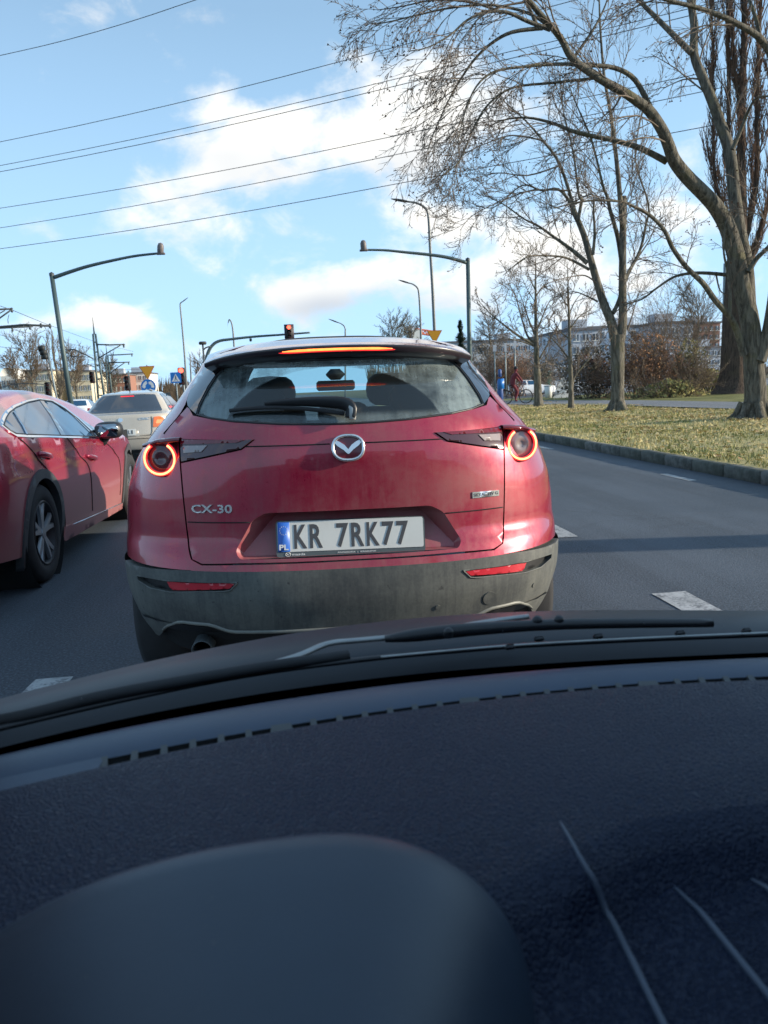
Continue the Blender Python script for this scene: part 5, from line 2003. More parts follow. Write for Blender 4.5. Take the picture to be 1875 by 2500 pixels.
def fork_tree():
    Y = 24.6
    T = Tree(23, droop=.05, up=.30, twig_r=.0062, wig=.105, buds=.2)
    tr = G()
    base = at(*ZBm(440, 1725), Y)
    base[2] = .10
    trunk_tube(tr, [base] + [at(*ZBm(*p), Y) for p in ((440, 1600), (442, 1400), (440, 1250), (440, 1120))], [.245, .215, .21, .225, .23], 14, .45)
    for a in (2.8, 3.9, 5.0, .2, 1.3):
        tr.tube([tuple(base + np.array((.17 * math.cos(a), .17 * math.sin(a), .35))), tuple(base + np.array((.30 * math.cos(a), .30 * math.sin(a), .10))), tuple(base + np.array((.55 * math.cos(a), .55 * math.sin(a), -.02)))], [.09, .08, .03], 6, cap=False)
    for P, r0, r1, amp, ev, L in (
        ([ZBm(425, 1180), ZBm(390, 1020), ZBm(330, 870), ZBm(270, 680), ZBm(220, 500), ZBm(170, 320), ZBm(110, 170), ZBm(50, 30), ZA(890, 850), ZA(830, 660), ZA(760, 560), ZA(690, 480), ZA(600, 400)], .17, .015, .10, .6, 2.6),
        ([ZBm(465, 1160), ZBm(482, 1000), ZBm(480, 700), ZBm(482, 400), ZBm(488, 0), ZA(1078, 900), ZA(1066, 760), ZA(1050, 600), ZA(1030, 450), ZA(1005, 300), ZA(990, 120), ZA(985, -20)], .155, .02, -.12, .6, 2.6),
        ([ZBm(474, 520), ZBm(440, 320), ZBm(385, 130), ZBm(352, -10), ZA(1000, 740), ZA(955, 560), ZA(900, 430), ZA(860, 330)], .085, .012, -.15, .5, 2.2),
        ([ZBm(400, 945), ZBm(440, 870), ZBm(520, 640), ZBm(620, 440), ZBm(665, 250), ZBm(690, 60), ZA(1130, 640), ZA(1150, 480), ZA(1180, 380)], .075, .012, .15, .5, 2.2),
        ([ZBm(195, 540), ZBm(100, 455), ZBm(0, 380), ZC(1000, 325), ZC(880, 240), ZC(760, 180), ZC(600, 65), ZC(480, 10)], .075, .012, .12, .32, 2.0),
        ([ZBm(210, 590), ZBm(90, 525), ZBm(0, 490), ZC(960, 480), ZC(800, 485), ZC(680, 560), ZC(590, 640)], .05, .008, -.15, .32, 1.7),
        ([ZBm(240, 470), ZBm(255, 300), ZBm(245, 120), ZBm(232, -20), ZA(860, 800), ZA(820, 640)], .055, .01, .18, .45, 2.0),
        ([ZBm(120, 190), ZBm(150, 20), ZA(905, 780), ZA(880, 600), ZA(840, 430), ZA(830, 300)], .06, .01, -.1, .45, 2.0),
        ([ZBm(60, 50), ZBm(-40, -60), ZC(900, -50), ZC(740, -90), ZA(560, 830), ZA(450, 800)], .05, .008, .1, .32, 1.9),
        ([ZBm(500, 700), ZBm(530, 600), ZBm(600, 500), ZBm(700, 350), ZBm(760, 200)], .05, .01, .2, .4, 1.8),
        ([ZBm(520, 1080), ZBm(560, 960), ZBm(590, 850), ZBm(640, 700)], .03, .008, -.1, .4, 1.4),
        ([ZBm(270, 700), ZBm(180, 640), ZBm(60, 650), ZC(960, 700), ZC(880, 760)], .03, .007, -.2, .35, 1.5),
        ([ZBm(280, 850), ZBm(180, 800), ZBm(80, 770), ZC(1040, 800)], .035, .007, .1, .4, 1.4),
        ([ZA(830, 660), ZA(700, 700), ZA(580, 690), ZA(470, 720), ZA(400, 760)], .03, .008, -.1, .28, 1.6),
        ([ZA(760, 560), ZA(640, 540), ZA(540, 570), ZA(440, 620), ZA(380, 690)], .03, .008, .1, .28, 1.6),
        ([ZA(860, 760), ZA(720, 760), ZA(600, 800), ZA(480, 860), ZA(430, 920)], .03, .008, -.2, .28, 1.6),
    ):
        p, rr = T.limb(px_path(P, Y, amp), r0, r1, 9)
        T.dress(p, rr, ev * .9, L, .016, 2, .28)
    return T.done('forked_tree', 'bare tree whose stout trunk forks into two tall stems, on the verge by the bushes', base, M['bark'], M['twig'], tr)


def small_tree(seed, Y, basepx, stem, branches, r0, label, name='young_tree', L=1.5, dens=.28, twig=None):
    T = Tree(seed, droop=.0, up=.22, twig_r=.009, wig=.11, buds=.3)
    tr = G()
    base = at(*basepx, Y)
    base[2] = .10
    st = [base] + [at(x, y, Y) for x, y in stem]
    p, rr = trunk_tube(tr, st, [r0, r0 * .80, r0 * .55, r0 * .30, r0 * .05], 9, .3)
    T.dress(p, rr, dens * 1.3, L, .018, 2, .34)
    for P, br in branches:
        q, r2 = T.limb(px_path(P, Y, T.r.uniform(-.25, .25)), br * 1.5, br * .2, 6)
        T.dress(q, r2, dens, L * .85, .013, 2, .2)
    T.done(name, label, base, M['bark'], twig or M['twig'], tr, group='young bare trees along the verge')


big_tree()
fork = fork_tree()
# the row goes on beside the camera: the next tree, out of view, throws its shade over the lane
nxt = copy_tree(fork)
nxt.location = (10.6, 3.9, .10)
nxt.rotation_euler = (0, 0, 2.2)
nxt['label'] = 'bare forked tree of the same row standing level with the camera, beyond the kerb'
small_tree(31, 33.3, ZC(880, 1690), [ZC(870, 1500), ZC(862, 1250), ZC(855, 900), ZC(856, 480)],
           [([ZC(840, 1200), ZC(720, 1130), ZC(600, 1040), ZC(500, 960), ZC(380, 830)], .05), ([ZC(850, 1180), ZC(790, 1130), ZC(740, 980), ZC(690, 800), ZC(620, 680)], .045),
            ([ZC(855, 1130), ZC(800, 1000), ZC(760, 880), ZC(720, 760)], .035), ([ZC(858, 1100), ZC(900, 1000), ZC(950, 880), ZC(1010, 780)], .035),
            ([ZC(880, 1330), ZC(960, 1180), ZC(1030, 1060), ZC(1080, 960)], .03), ([ZC(880, 1480), ZC(930, 1380), ZC(960, 1250), ZC(1050, 1150)], .03),
            ([ZC(860, 800), ZC(920, 720), ZC(980, 640)], .025), ([ZC(855, 760), ZC(800, 640), ZC(780, 540)], .025),
            ([ZC(840, 1210), ZC(760, 1180), ZC(640, 1150), ZC(540, 1120)], .03)],
           .20, 'bare young tree with limbs fanning from low on its stem, behind the cyclist')
small_tree(32, 28.6, ZC(1143, 1718), [ZC(1140, 1500), ZC(1130, 1150), ZC(1120, 800), ZC(1112, 530)],
           [([ZC(1150, 1560), ZC(1170, 1460), ZC(1250, 1360), ZC(1340, 1250), ZC(1400, 1150)], .035), ([ZC(1135, 1330), ZC(1060, 1230), ZC(980, 1140), ZC(930, 1080)], .03),
            ([ZC(1130, 1150), ZC(1060, 1100), ZC(1000, 1010), ZC(930, 980)], .025), ([ZC(1130, 1080), ZC(1200, 980), ZC(1290, 920), ZC(1350, 850)], .025),
            ([ZC(1125, 900), ZC(1060, 800), ZC(1000, 650)], .022), ([ZC(1125, 950), ZC(1180, 840), ZC(1250, 760)], .022), ([ZC(1135, 1420), ZC(1060, 1380), ZC(960, 1340)], .025)],
           .115, 'slender bare young tree between the cyclist and the forked tree')


def fastigiate():
    """tall brown poplar with upright stems behind the great tree"""
    Y = 38.6
    T = Tree(41, droop=0, up=.9, twig_r=.014, wig=.10, fan=.55)
    base = at(*ZBm(1375, 1610), Y)
    base[2] = .05
    tr = G()
    trunk_tube(tr, [base] + [at(*ZBm(*p), Y) for p in ((1385, 1400), (1390, 1000), (1400, 600), (1420, 200), (1430, -200))], [.95, .70, .60, .48, .40, .30], 14, .4)
    cols = []
    for P, r in (([ZBm(1420, 200), ZD(1440, 1300), ZD(1450, 800), ZD(1465, 300), ZD(1470, -250)], .36), ([ZBm(1440, 500), ZD(1560, 1500), ZD(1570, 1000), ZD(1580, 500), ZD(1610, -200)], .24),
                 ([ZBm(1410, 350), ZD(1240, 1500), ZD(1215, 900), ZD(1210, 400), ZD(1190, -150)], .14), ([ZBm(1430, 300), ZD(1345, 1400), ZD(1340, 700), ZD(1330, 0), ZD(1320, -200)], .18),
                 ([ZBm(1460, 700), ZD(1690, 1500), ZD(1720, 800), ZD(1740, 0)], .22), ([ZD(1440, 900), ZD(1380, 500), ZD(1365, 100), ZD(1350, -200)], .14)):
        p, rr = T.limb(px_path(P, Y, T.r.uniform(-.3, .3)), r * .72, r * .3, 8)
        T.dress(p, rr, .13, 1.3, .02, 1, .05)
        T.dress(p, rr, .5, 2.6, .03, 2, .05)
    T.done('poplar_tree', 'tall poplar with dark foot and upright brown twiggy stems, behind the huge tree', base, M['bark_brown'], M['twig_brown'], tr)


fastigiate()


# ------------------------------------------------------------------ bushes
def bush(name, label, base, size, seed, twig, leaf, n_stem=60, n_leaf=1600, upright=.5, leaf_s=.06, group=None):
    R = random.Random(seed)
    T = Tree(seed, droop=.05, up=.12, twig_r=.008, wig=.22)
    sx, sy, sz = size
    lf = G()
    b = Vector((float(base[0]), float(base[1]), .12))
    for k in range(n_stem):
        a = R.uniform(0, 2 * PI)
        rr = math.sqrt(R.random())
        tip = Vector((math.cos(a) * rr * sx, math.sin(a) * rr * sy, sz * (1 - .55 * rr ** 2) * R.uniform(.6, 1.05)))
        d = Vector((tip.x * .5, tip.y * .5, tip.z * (1 + upright)))
        st = b + Vector((tip.x * .35, tip.y * .35, 0))
        T.twig(st, d, tip.length * R.uniform(.75, 1.05), R.uniform(.012, .024), 2)
    for k in range(n_leaf):
        a = R.uniform(0, 2 * PI)
        h = R.random() ** .7
        wob = .78 + .22 * math.sin(a * 3 + seed) + .12 * math.sin(h * 9 + seed)
        rr = math.sqrt(R.random()) * math.sqrt(max(0.03, 1 - (h * .98) ** 2.6)) * wob
        p = b + Vector((math.cos(a) * rr * sx, math.sin(a) * rr * sy, h * sz * (.9 + .15 * math.sin(a * 2 + seed))))
        s = leaf_s * R.uniform(.5, 1.3)
        u = Vector((R.gauss(0, 1), R.gauss(0, 1), R.gauss(0, 1))).normalized() * s
        v = u.orthogonal().normalized() * s * .6
        lf.add([p + u, p + v, p - u, p - v], [(0, 1, 2, 3)])
    root = thing(name, label, 'bush', tuple(b), group=group)
    obj('twigs', T.tw if T.tw.v else T.limbs, twig, root, off=tuple(b))
    obj('foliage', lf, leaf, root, off=tuple(b), smooth=False)
    return root


M['rust_leaf'] = leafmat('rusty_leaves', ((.26, .12, .05), (.40, .21, .10), (.16, .075, .04)), 3)
M['dark_leaf'] = leafmat('dark_leaves', ((.022, .026, .018), (.06, .055, .035), (.10, .05, .035)), 3)
M['olive_leaf'] = leafmat('olive_leaves', ((.13, .12, .045), (.25, .21, .075), (.09, .075, .035)), 3)
M['straw_leaf'] = leafmat('tall_dry_grass', ((.30, .25, .09), (.38, .33, .12), (.20, .19, .06)), 3)
M['grey_leaf'] = leafmat('grey_brown_leaves', ((.10, .085, .065), (.17, .14, .10), (.07, .055, .045)), 3)
f = lambda a, b, Y: at(*ZBm(a, b), Y)
bush('rusty_bush', 'round rust brown bush beside the forked trunk', f(650, 1620, 40), (2.7, 2.0, 3.3), 51, M['twig_brown'], M['rust_leaf'], 50, 2200, leaf_s=.07)
bush('dark_bush', 'dark shadowy bush between the slender tree and the forked trunk', f(250, 1640, 43), (2.9, 2.2, 2.9), 52, M['twig'], M['dark_leaf'], 50, 2600, leaf_s=.09)
bush('tall_shrub', 'tall grey brown twiggy shrub rising above the rust brown bush', f(850, 1600, 45), (4.0, 2.4, 7.4), 53, M['twig_pale'], M['grey_leaf'], 34, 420, upright=1.6)
bush('olive_bush', 'olive yellow bush between the rust brown bush and the parked cars', f(1010, 1600, 42), (1.7, 1.4, 3.0), 54, M['twig_pale'], M['olive_leaf'], 50, 1800)
bush('low_bush', 'low straw coloured bush in long grass left of the poplar foot', f(1180, 1640, 44), (3.2, 1.5, 1.3), 55, M['twig_pale'], M['straw_leaf'], 50, 2200, leaf_s=.08)
bush('low_bush', 'low straw coloured bush at the front of the rust brown bush', f(870, 1660, 37), (2.6, .9, .9), 56, M['twig_pale'], M['straw_leaf'], 40, 1300, leaf_s=.07)
bush('hedge', 'dark twiggy hedge across the far side behind the cyclist', at(1215, 950, 75), (7.0, 3.0, 4.9), 57, M['twig'], M['grey_leaf'], 60, 1500, leaf_s=.13)
bush('hedge', 'dark twiggy hedge just right of the mast on the near kerb', at(1320, 960, 70), (3.6, 3.0, 3.4), 58, M['twig'], M['grey_leaf'], 40, 800, leaf_s=.12)
bush('shrub', 'reddish brown shrub at the end of the hedge', at(1250, 940, 62), (2.2, 1.6, 4.2), 59, M['twig_brown'], M['rust_leaf'], 50, 900, upright=1.2)
# ------------------------------------------------------------------ masts, lamps, signals and signs
def ground_under(p):
    return (float(p[0]), float(p[1]), 0.0)


def mast_arm(label, base_px, top_px, arm_px, Y, r=.085, kind='traffic_mast', det=True, flip=False):
    """upright with an arched arm that reaches over the road and carries a detector"""
    top = at(*top_px, Y)
    b = at(*base_px, Y)
    k = (0 - b[2]) / (top[2] - b[2])
    foot = b + (top - b) * k
    root = thing(kind, label, 'traffic mast', tuple(foot), group='masts with arms over the road')
    off = tuple(foot)
    obj('pole', G().tube([tuple(foot), tuple(foot + (top - foot) * .5), tuple(top)], [r * 1.25, r * 1.1, r], 14), M['green_steel'], root, off=off)
    obj('pole_cap', G().lathe([(r * 1.05, -.06), (r * 1.15, .04), (.001, .10)], tuple(top), (0, 0, 1), 12), M['dark_steel'], root, off=off)
    arm = [at(x, y, Y - .4 * i / len(arm_px)) for i, (x, y) in enumerate(arm_px)]
    pth = smooth_path(arm, 6)
    n = len(pth)
    obj('arm', G().tube(pth, [r * .92 - r * .42 * i / (n - 1) for i in range(n)], 12), M['green_steel'], root, off=off)
    if det:
        e = arm[-1]
        g = G().lathe([(.001, -.10), (.11, -.08), (.125, .0), (.125, .20), (.08, .30), (.001, .33)], (e[0], e[1], e[2] + .06), (.15 if flip else -.05, -.2, 1), 14)
        g.box((e[0], e[1], e[2] - .02), (.34, .20, .07), bevel=.02)
        obj('detector', g, M['det'], root, off=off)
    return root


M['det'] = plain('detector_housing', (.14, .12, .12), .5, var=.4, scale=8)
mast_arm('grey green mast with arched arm, standing at the tram side behind the red car', (173, 984), (126, 670),
         [(133, 677), (170, 664), (215, 650), (270, 637), (330, 625), (392, 618)], 32.0, flip=True)
mast_arm('grey green mast with arched arm, standing at the kerb beside the small fir', (1147, 893), (1142, 634),
         [(1138, 641), (1090, 628), (1040, 621), (990, 616), (940, 611), (888, 610)], 33.0)


def lamp(label, foot_px, pts, Y, r, head, name='street_lamp'):
    """lamp post traced through points from low on the pole to the lantern"""
    P = [at(x, y, Y) for x, y in pts]
    k = (0 - P[0][2]) / (P[1][2] - P[0][2])
    foot = P[0] + (P[1] - P[0]) * k
    off = tuple(foot)
    root = thing(name, label, 'street lamp', off, group='street lamps along the road')
    pth = smooth_path([tuple(foot)] + [tuple(p) for p in P], 5)
    n = len(pth)
    obj('pole', G().tube(pth, [r * (1.15 - .6 * i / (n - 1)) for i in range(n)], 9), M['lamp_grey'], root, off=off)
    a, b = P[-1], P[-1] + (P[-1] - P[-2]) / np.linalg.norm(P[-1] - P[-2]) * head
    d = (b - a)
    rows = []
    for i, t in enumerate(np.linspace(-.15, 1, 7)):
        c = a + d * t
        w = .13 * head / .9 * math.sin(PI * (.15 + .8 * (i / 6))) + .02
        rows.append([(c[0], c[1] + w * math.cos(q), c[2] + .45 * w * math.sin(q)) for q in np.linspace(0, 2 * PI, 11)[:-1]])
    obj('lantern', G().grid(rows, close_u=True), M['dark_steel'], root, off=off)
    return root


lamp('tall lamp post with curved neck rising behind the yield sign', None, [(1061, 807), (1056, 700), (1050, 600), (1046, 530), (1038, 508), (1018, 496), (994, 492)], 37.0, .075, .75)
lamp('medium lamp post with curved neck further along the kerb', None, [(1028, 826), (1026, 770), (1023, 720), (1019, 703), (1008, 694), (998, 691)], 64.0, .085, .9)
lamp('small far lamp post seen over the middle of the crossover roof', None, [(843, 822), (843, 805), (840, 796), (832, 790), (824, 787)], 108.0, .10, 1.3)
lamp('tall slim lamp post at the crossing, above the blue pedestrian sign', None, [(455, 933), (450, 860), (444, 790), (440, 748), (441, 740), (445, 737)], 62.0, .07, .55)
lamp('crook headed lamp post seen left of the far signal arm', None, [(571, 838), (569, 810), (566, 791), (562, 782), (559, 781), (557, 789)], 66.0, .07, .25)
lamp('short lamp post between the pedestrian sign and the crossover', None, [(466, 915), (465, 890), (464, 868), (463, 866)], 60.0, .06, .25)


def signal_head(root, c, w, h, lit=0, n=3, off=None, board=False):
    g = G().box((c[0], c[1], c[2]), (w, w * .7, h), bevel=w * .12)
    hd = obj('signal_head', g, M['signal_black'], root, off=off)
    if board:
        obj('backing_board', G().box((c[0], c[1] + w * .4, c[2]), (w * 1.75, .03, h * 1.12)), M['signal_board'], hd, off=off)
    for i in range(n):
        z = c[2] + h * (.5 - (i + .5) / n)
        r = w * .36
        obj('signal_lens', G().lathe([(r, 0), (r * .7, .02), (.001, .03)], (c[0], c[1] - w * .36, z), (0, -1, 0), 16), M['signal_red'] if i == lit else M['signal_dark'], hd, off=off)
        obj('signal_hood', G().lathe([(r * 1.1, 0), (r * 1.12, w * .55)], (c[0], c[1] - w * .34, z), (0, -1, 0), 14, 0, PI * 1.1), M['signal_black'], hd, off=off)
    return hd


M['signal_black'] = plain('signal_housing', (.018, .02, .02), .6)
M['signal_board'] = plain('signal_board', (.03, .02, .03), .6)
M['signal_dark'] = plain('unlit_lens', (.06, .02, .02), .2)

# the far arm that carries the red signal over the road
Y = 58.0
arm = [at(x, y, Y) for x, y in ((503, 900), (506, 868), (516, 846), (534, 833), (565, 828), (620, 822), (690, 817), (757, 812))]
foot = arm[0] + (arm[1] - arm[0]) * ((0 - arm[0][2]) / (arm[1][2] - arm[0][2]))
root = thing('signal_gantry', 'curved green arm over the far junction carrying a red signal', 'traffic signal', tuple(foot))
pth = smooth_path([tuple(foot)] + [tuple(p) for p in arm], 6)
obj('arm', G().tube(pth, [.15 - .085 * i / (len(pth) - 1) for i in range(len(pth))], 10), M['gantry_green'] if 'gantry_green' in M else M['green_steel'], root, off=tuple(foot))
c = at(706, 811, Y - .3)
signal_head(root, c, .40, 1.02, 0, 3, tuple(foot), board=True)
for px in (612, 738):
    q = at(px, 830, Y)
    obj('bracket', G().box(tuple(q), (.18, .12, .22), bevel=.03), M['dark_steel'], root, off=tuple(foot))

# signal by the crossing, with its pole
Y = 47.0


def pole_signal(label, px, top_y, head_cy, Y, w, h, lit, n=3, r=.05, name='traffic_signal'):
    t = at(px, top_y, Y)
    foot = np.array([t[0], t[1], 0.0])
    root = thing(name, label, 'traffic signal', tuple(foot), group='signals on posts at the junction')
    obj('pole', G().tube([tuple(foot), tuple(t)], r, 9), M['steel'], root, off=tuple(foot))
    c = at(px, head_cy, Y)
    signal_head(root, (c[0] - .0, c[1] - .2, c[2]), w, h, lit, n, tuple(foot))
    return root


pole_signal('red lit signal on a post beside the blue pedestrian sign', 445, 897, 919, 47.0, .40, 1.0, 0)
pole_signal('dark unlit signal on a post over the beige saloon roof', 313, 905, 936, 52.0, .34, .95, -1)
pole_signal('dark signal on a post between the red car roof and the tram mast', 120, 938, 950, 55.0, .36, .95, -1)
pole_signal('small dark signal on a post left of the tram mast', 227, 908, 922, 62.0, .36, .85, -1)

# tall post with three hooded signals seen from the side
Y = 50.0
t = at(117, 862, Y)
foot = np.array([t[0], t[1], 0.0])
root = thing('side_signal', 'post leaning with a three lamp signal seen from its side, near the tram wires', 'traffic signal', tuple(foot))
obj('pole', G().tube([tuple(foot + np.array((.35, 0, 0))), tuple(t)], .06, 8), M['steel'], root, off=tuple(foot))
hd = None
for i, (x, y) in enumerate(((103, 850), (107, 860), (111, 871))):
    q = at(x, y, Y)
    o = obj('signal_head', G().box(tuple(q), (.28, .3, .32), bevel=.06), M['signal_black'], root, off=tuple(foot))
    q2 = at(x - 5, y + 1, Y)
    obj('signal_hood', G().lathe([(.13, -.12), (.14, .12)], tuple(q2), (-1, -.2, -.1), 12), M['signal_black'], o, off=tuple(foot))

# small camera posts by the gantry
t = at(495, 842, 56.0)
root = thing('camera_post', 'thin post with small camera box beside the far signal arm', 'camera post', (t[0], t[1], 0))
obj('pole', G().tube([(t[0], t[1], 0), tuple(t)], .06, 8), M['dark_steel'], root, off=(t[0], t[1], 0))
obj('camera', G().box((t[0], t[1], t[2] + .12), (.5, .3, .22), rz=.3, bevel=.05), M['signal_black'], root, off=(t[0], t[1], 0))
obj('arm', G().tube([tuple(at(495, 856, 56)), tuple(at(502, 849, 56)), tuple(at(514, 845, 56))], .05, 7), M['dark_steel'], root, off=(t[0], t[1], 0))


# --- signs
def sign_post(label, c, r=.035, name='road_sign', top=.4):
    foot = np.array([c[0], c[1] + .05, 0.0])
    root = thing(name, label, 'road sign', tuple(foot), group='road signs at the junction')
    obj('pole', G().tube([tuple(foot), (foot[0], foot[1], c[2] + top)], r, 8), M['steel'], root, off=tuple(foot))
    return root, tuple(foot)


def flat(c, rz=0.0):
    co, si = math.cos(rz), math.sin(rz)
    return lambda x, y, d: (c[0] + x * co + d * si, c[1] + x * si - d * co, c[2] + y)


def yield_sign(root, off, c, s, rz=-.06):
    tri = lambda k: fillet([(-.5 * s * k, .29 * s * k), (0, -.577 * s * k), (.5 * s * k, .29 * s * k)], .05 * s * k)
    fm = flat(c, rz)
    p = obj('yield_plate', G().prism(tri(1.0), lambda x, y, d: fm(x, y, d - .02), .02), M['sign_red'], root, off=off, angle=40)
    obj('yield_face', G().prism(tri(.87), lambda x, y, d: fm(x, y, d), .004), M['sign_yellow'], p, off=off, angle=40)
    return p


c = at(359, 905, 43.0)
root, off = sign_post('yellow yield triangle above a blue roundabout disc, left of the lane', c, top=.3)
yield_sign(root, off, c, .84)
c2 = at(362, 944, 42.95)
fm = flat(c2, -.06)
R0 = .40
pl = obj('roundabout_disc', G().prism([(R0 * math.cos(t), R0 * math.sin(t)) for t in np.linspace(0, 2 * PI, 33)[:-1]], lambda x, y, d: fm(x, y, d - .02), .02), M['sign_blue'], root, off=off, angle=40)
for k in range(3):
    a0 = PI / 2 + k * 2 * PI / 3 + .25
    poly = [(.31 * math.cos(t), .31 * math.sin(t)) for t in np.linspace(a0, a0 + 1.25, 10)]
    poly += [(.36 * math.cos(a0 + 1.25), .36 * math.sin(a0 + 1.25)), (.24 * math.cos(a0 + 1.72), .24 * math.sin(a0 + 1.72)), (.11 * math.cos(a0 + 1.25), .11 * math.sin(a0 + 1.25)), (.16 * math.cos(a0 + 1.25), .16 * math.sin(a0 + 1.25))]
    poly += [(.16 * math.cos(t), .16 * math.sin(t)) for t in np.linspace(a0 + 1.25, a0, 10)[1:]]
    obj('arrow', G().prism(poly, lambda x, y, d: fm(x, y, d), .004), M['white'], pl, off=off, smooth=False)

c = at(1061, 818, 36.6)
root, off = sign_post('yellow yield triangle over the crossover roof, right of the lane', c, top=.2)
yield_sign(root, off, c, .74)

c = at(429, 922, 46.0)
root, off = sign_post('blue square pedestrian crossing sign beside the red signal', c, top=.3)
fm = flat(c, -.05)
s = .30
pl = obj('sign_plate', G().prism(fillet([(-s, -s), (s, -s), (s, s), (-s, s)], .04), lambda x, y, d: fm(x, y, d - .02), .02), M['sign_blue'], root, off=off, angle=40)
tr_ = obj('sign_triangle', G().prism([(-.24, -.22), (.24, -.22), (0, .22)], lambda x, y, d: fm(x, y, d), .004), M['white'], pl, off=off, smooth=False)
g = G()
for poly in ([(-.02, .07), (.03, .07), (.03, .12), (-.02, .12)], [(-.035, -.03), (.03, -.03), (.035, .06), (-.02, .06)], [(-.08, -.18), (-.05, -.18), (.0, -.03), (-.035, -.03)], [(.07, -.18), (.10, -.18), (.03, -.03), (-.005, -.03)]):
    g.prism(poly, lambda x, y, d: fm(x, y, .004 + d), .003)
tag(obj('walker_figure', g, M['ink'], tr_, off=off, smooth=False), kind='stuff')

# --- tram masts, brackets and wires on the left
def tram_mast(label, foot_px, top_px, Y, arms, spike=True):
    a, b = at(*foot_px, Y), at(*top_px, Y)
    foot = a + (b - a) * ((0 - a[2]) / (b[2] - a[2]))
    off = tuple(foot)
    root = thing('tram_mast', label, 'tram mast', off, group='masts for the tram wires')
    ax = np.array([1.0, 0, 0])
    for i, sg in enumerate((-1, 1)):
        obj('leg', G().tube([tuple(foot + ax * .30 * sg), tuple(b + ax * .10 * sg)], [.10, .085], 8), M['green_steel'], root, off=off)
    for t in (.25, .45, .62, .78, .9):
        c = foot + (b - foot) * t
        obj('cross_plate', G().box(tuple(c), (.60 - .36 * t, .10, .10)), M['green_steel'], root, off=off)
    if spike:
        obj('spike', G().tube([tuple(b), tuple(b + np.array((0, 0, 1.4)))], [.07, .015], 6), M['dark_steel'], root, off=off)
    for pts, r in arms:
        obj('bracket', G().tube([tuple(at(x, y, Y - .1)) for x, y in pts], r, 7), M['dark_steel'], root, off=off)
    for pts, r in arms[:2]:
        x, y = pts[-1]
        q = at(x - 3, y + 3, Y - .1)
        obj('insulator', G().lathe([(.03, -.18), (.09, -.1), (.05, -.05), (.09, 0), (.05, .06), (.09, .1), (.03, .18)], tuple(q), (0, 0, 1), 10), M['dark_steel'], root, off=off)
    return root


tram_mast('tall double legged tram mast with brackets both sides', (249, 985), (230, 815), 70.0,
          [([(234, 841), (270, 842), (305, 841)], .06), ([(228, 876), (205, 864), (181, 853), (167, 854)], .06), ([(240, 875), (268, 858), (294, 843)], .05), ([(231, 896), (221, 892), (213, 889)], .04), ([(169, 869), (190, 871), (210, 871)], .035)])
tram_mast('shorter double legged tram mast further along the track', (270, 985), (261, 868), 98.0,
          [([(264, 867), (295, 866), (325, 864)], .07), ([(266, 885), (292, 885), (317, 884)], .07), ([(268, 912), (286, 898), (305, 885)], .06), ([(262, 886), (255, 887), (249, 887)], .05)])

# bracket of a nearer mast that stands outside the picture
Y = 30.0
foot = at(-95, 985, Y)
root = thing('tram_bracket', 'steel tram wire bracket reaching in from the edge over the red car roof', 'tram mast', (float(foot[0]), float(foot[1]), 0))
off = (float(foot[0]), float(foot[1]), 0)
obj('pole', G().tube([off, tuple(at(-100, 700, Y))], [.16, .12], 10), M['green_steel'], root, off=off)
for pts, r in (([(-100, 760), (-40, 757), (28, 754)], .035), ([(-100, 830), (0, 776), (28, 756)], .03), ([(-20, 775), (12, 758)], .02), ([(-100, 803), (0, 798), (60, 793), (125, 796)], .04), ([(-100, 806), (0, 801), (80, 797)], .03)):
    obj('bracket', G().tube([tuple(at(x, y, Y)) for x, y in pts], r, 7), M['dark_steel'], root, off=off)
for x, y in ((29, 757), (73, 799), (30, 804), (100, 795), (122, 796)):
    q = at(x, y, Y)
    obj('insulator', G().lathe([(.02, -.09), (.045, -.05), (.025, 0), (.045, .05), (.02, .09)], tuple(q), (0, 0, 1), 8), M['dark_steel'], root, off=off)
obj('drop_wire', G().tube([tuple(at(x, y, Y)) for x, y in ((22, 768), (19, 780), (20, 790))], .012, 5), M['cable'], root, off=off)


def wire(label, pts, r, name='tram_wire', group='tram wires', sag=0.0):
    P = [at(x, y, Y) for x, y, Y in pts]
    out = []
    for i in range(len(P) - 1):
        for t in np.linspace(0, 1, 9)[:(9 if i == len(P) - 2 else 8)]:
            q = P[i] + (P[i + 1] - P[i]) * t
            q[2] -= sag * 4 * t * (1 - t)
            out.append(tuple(q))
    c = out[0]
    o = obj(name, G().tube(out, r, 5), M['cable'], off=c)
    o.location = c
    tag(o, label, 'cable', group)
    return o


wire('upper tram wire slanting down past the leaning mast to the double legged mast', [(0, 747, 30), (30, 757, 31), (110, 790, 45), (228, 833, 70)], .012)
wire('thin tram wire with a connector above the side signal', [(30, 804, 30), (80, 816, 38), (125, 828, 50), (228, 853, 70)], .010)
wire('low tram wire reaching from the edge toward the double legged mast', [(-10, 846, 40), (60, 852, 48), (130, 868, 60), (228, 880, 72)], .012)
wire('tram wire hanging across behind the leaning mast', [(-10, 815, 40), (90, 840, 50), (165, 855, 62), (228, 868, 71)], .010)
wire('tram wire running on from the double legged mast to the shorter one', [(232, 838, 70), (300, 852, 84), (325, 858, 98)], .014)
wire('far tram wire behind the yield and roundabout signs', [(200, 904, 98), (290, 903, 105), (340, 902, 118)], .025)

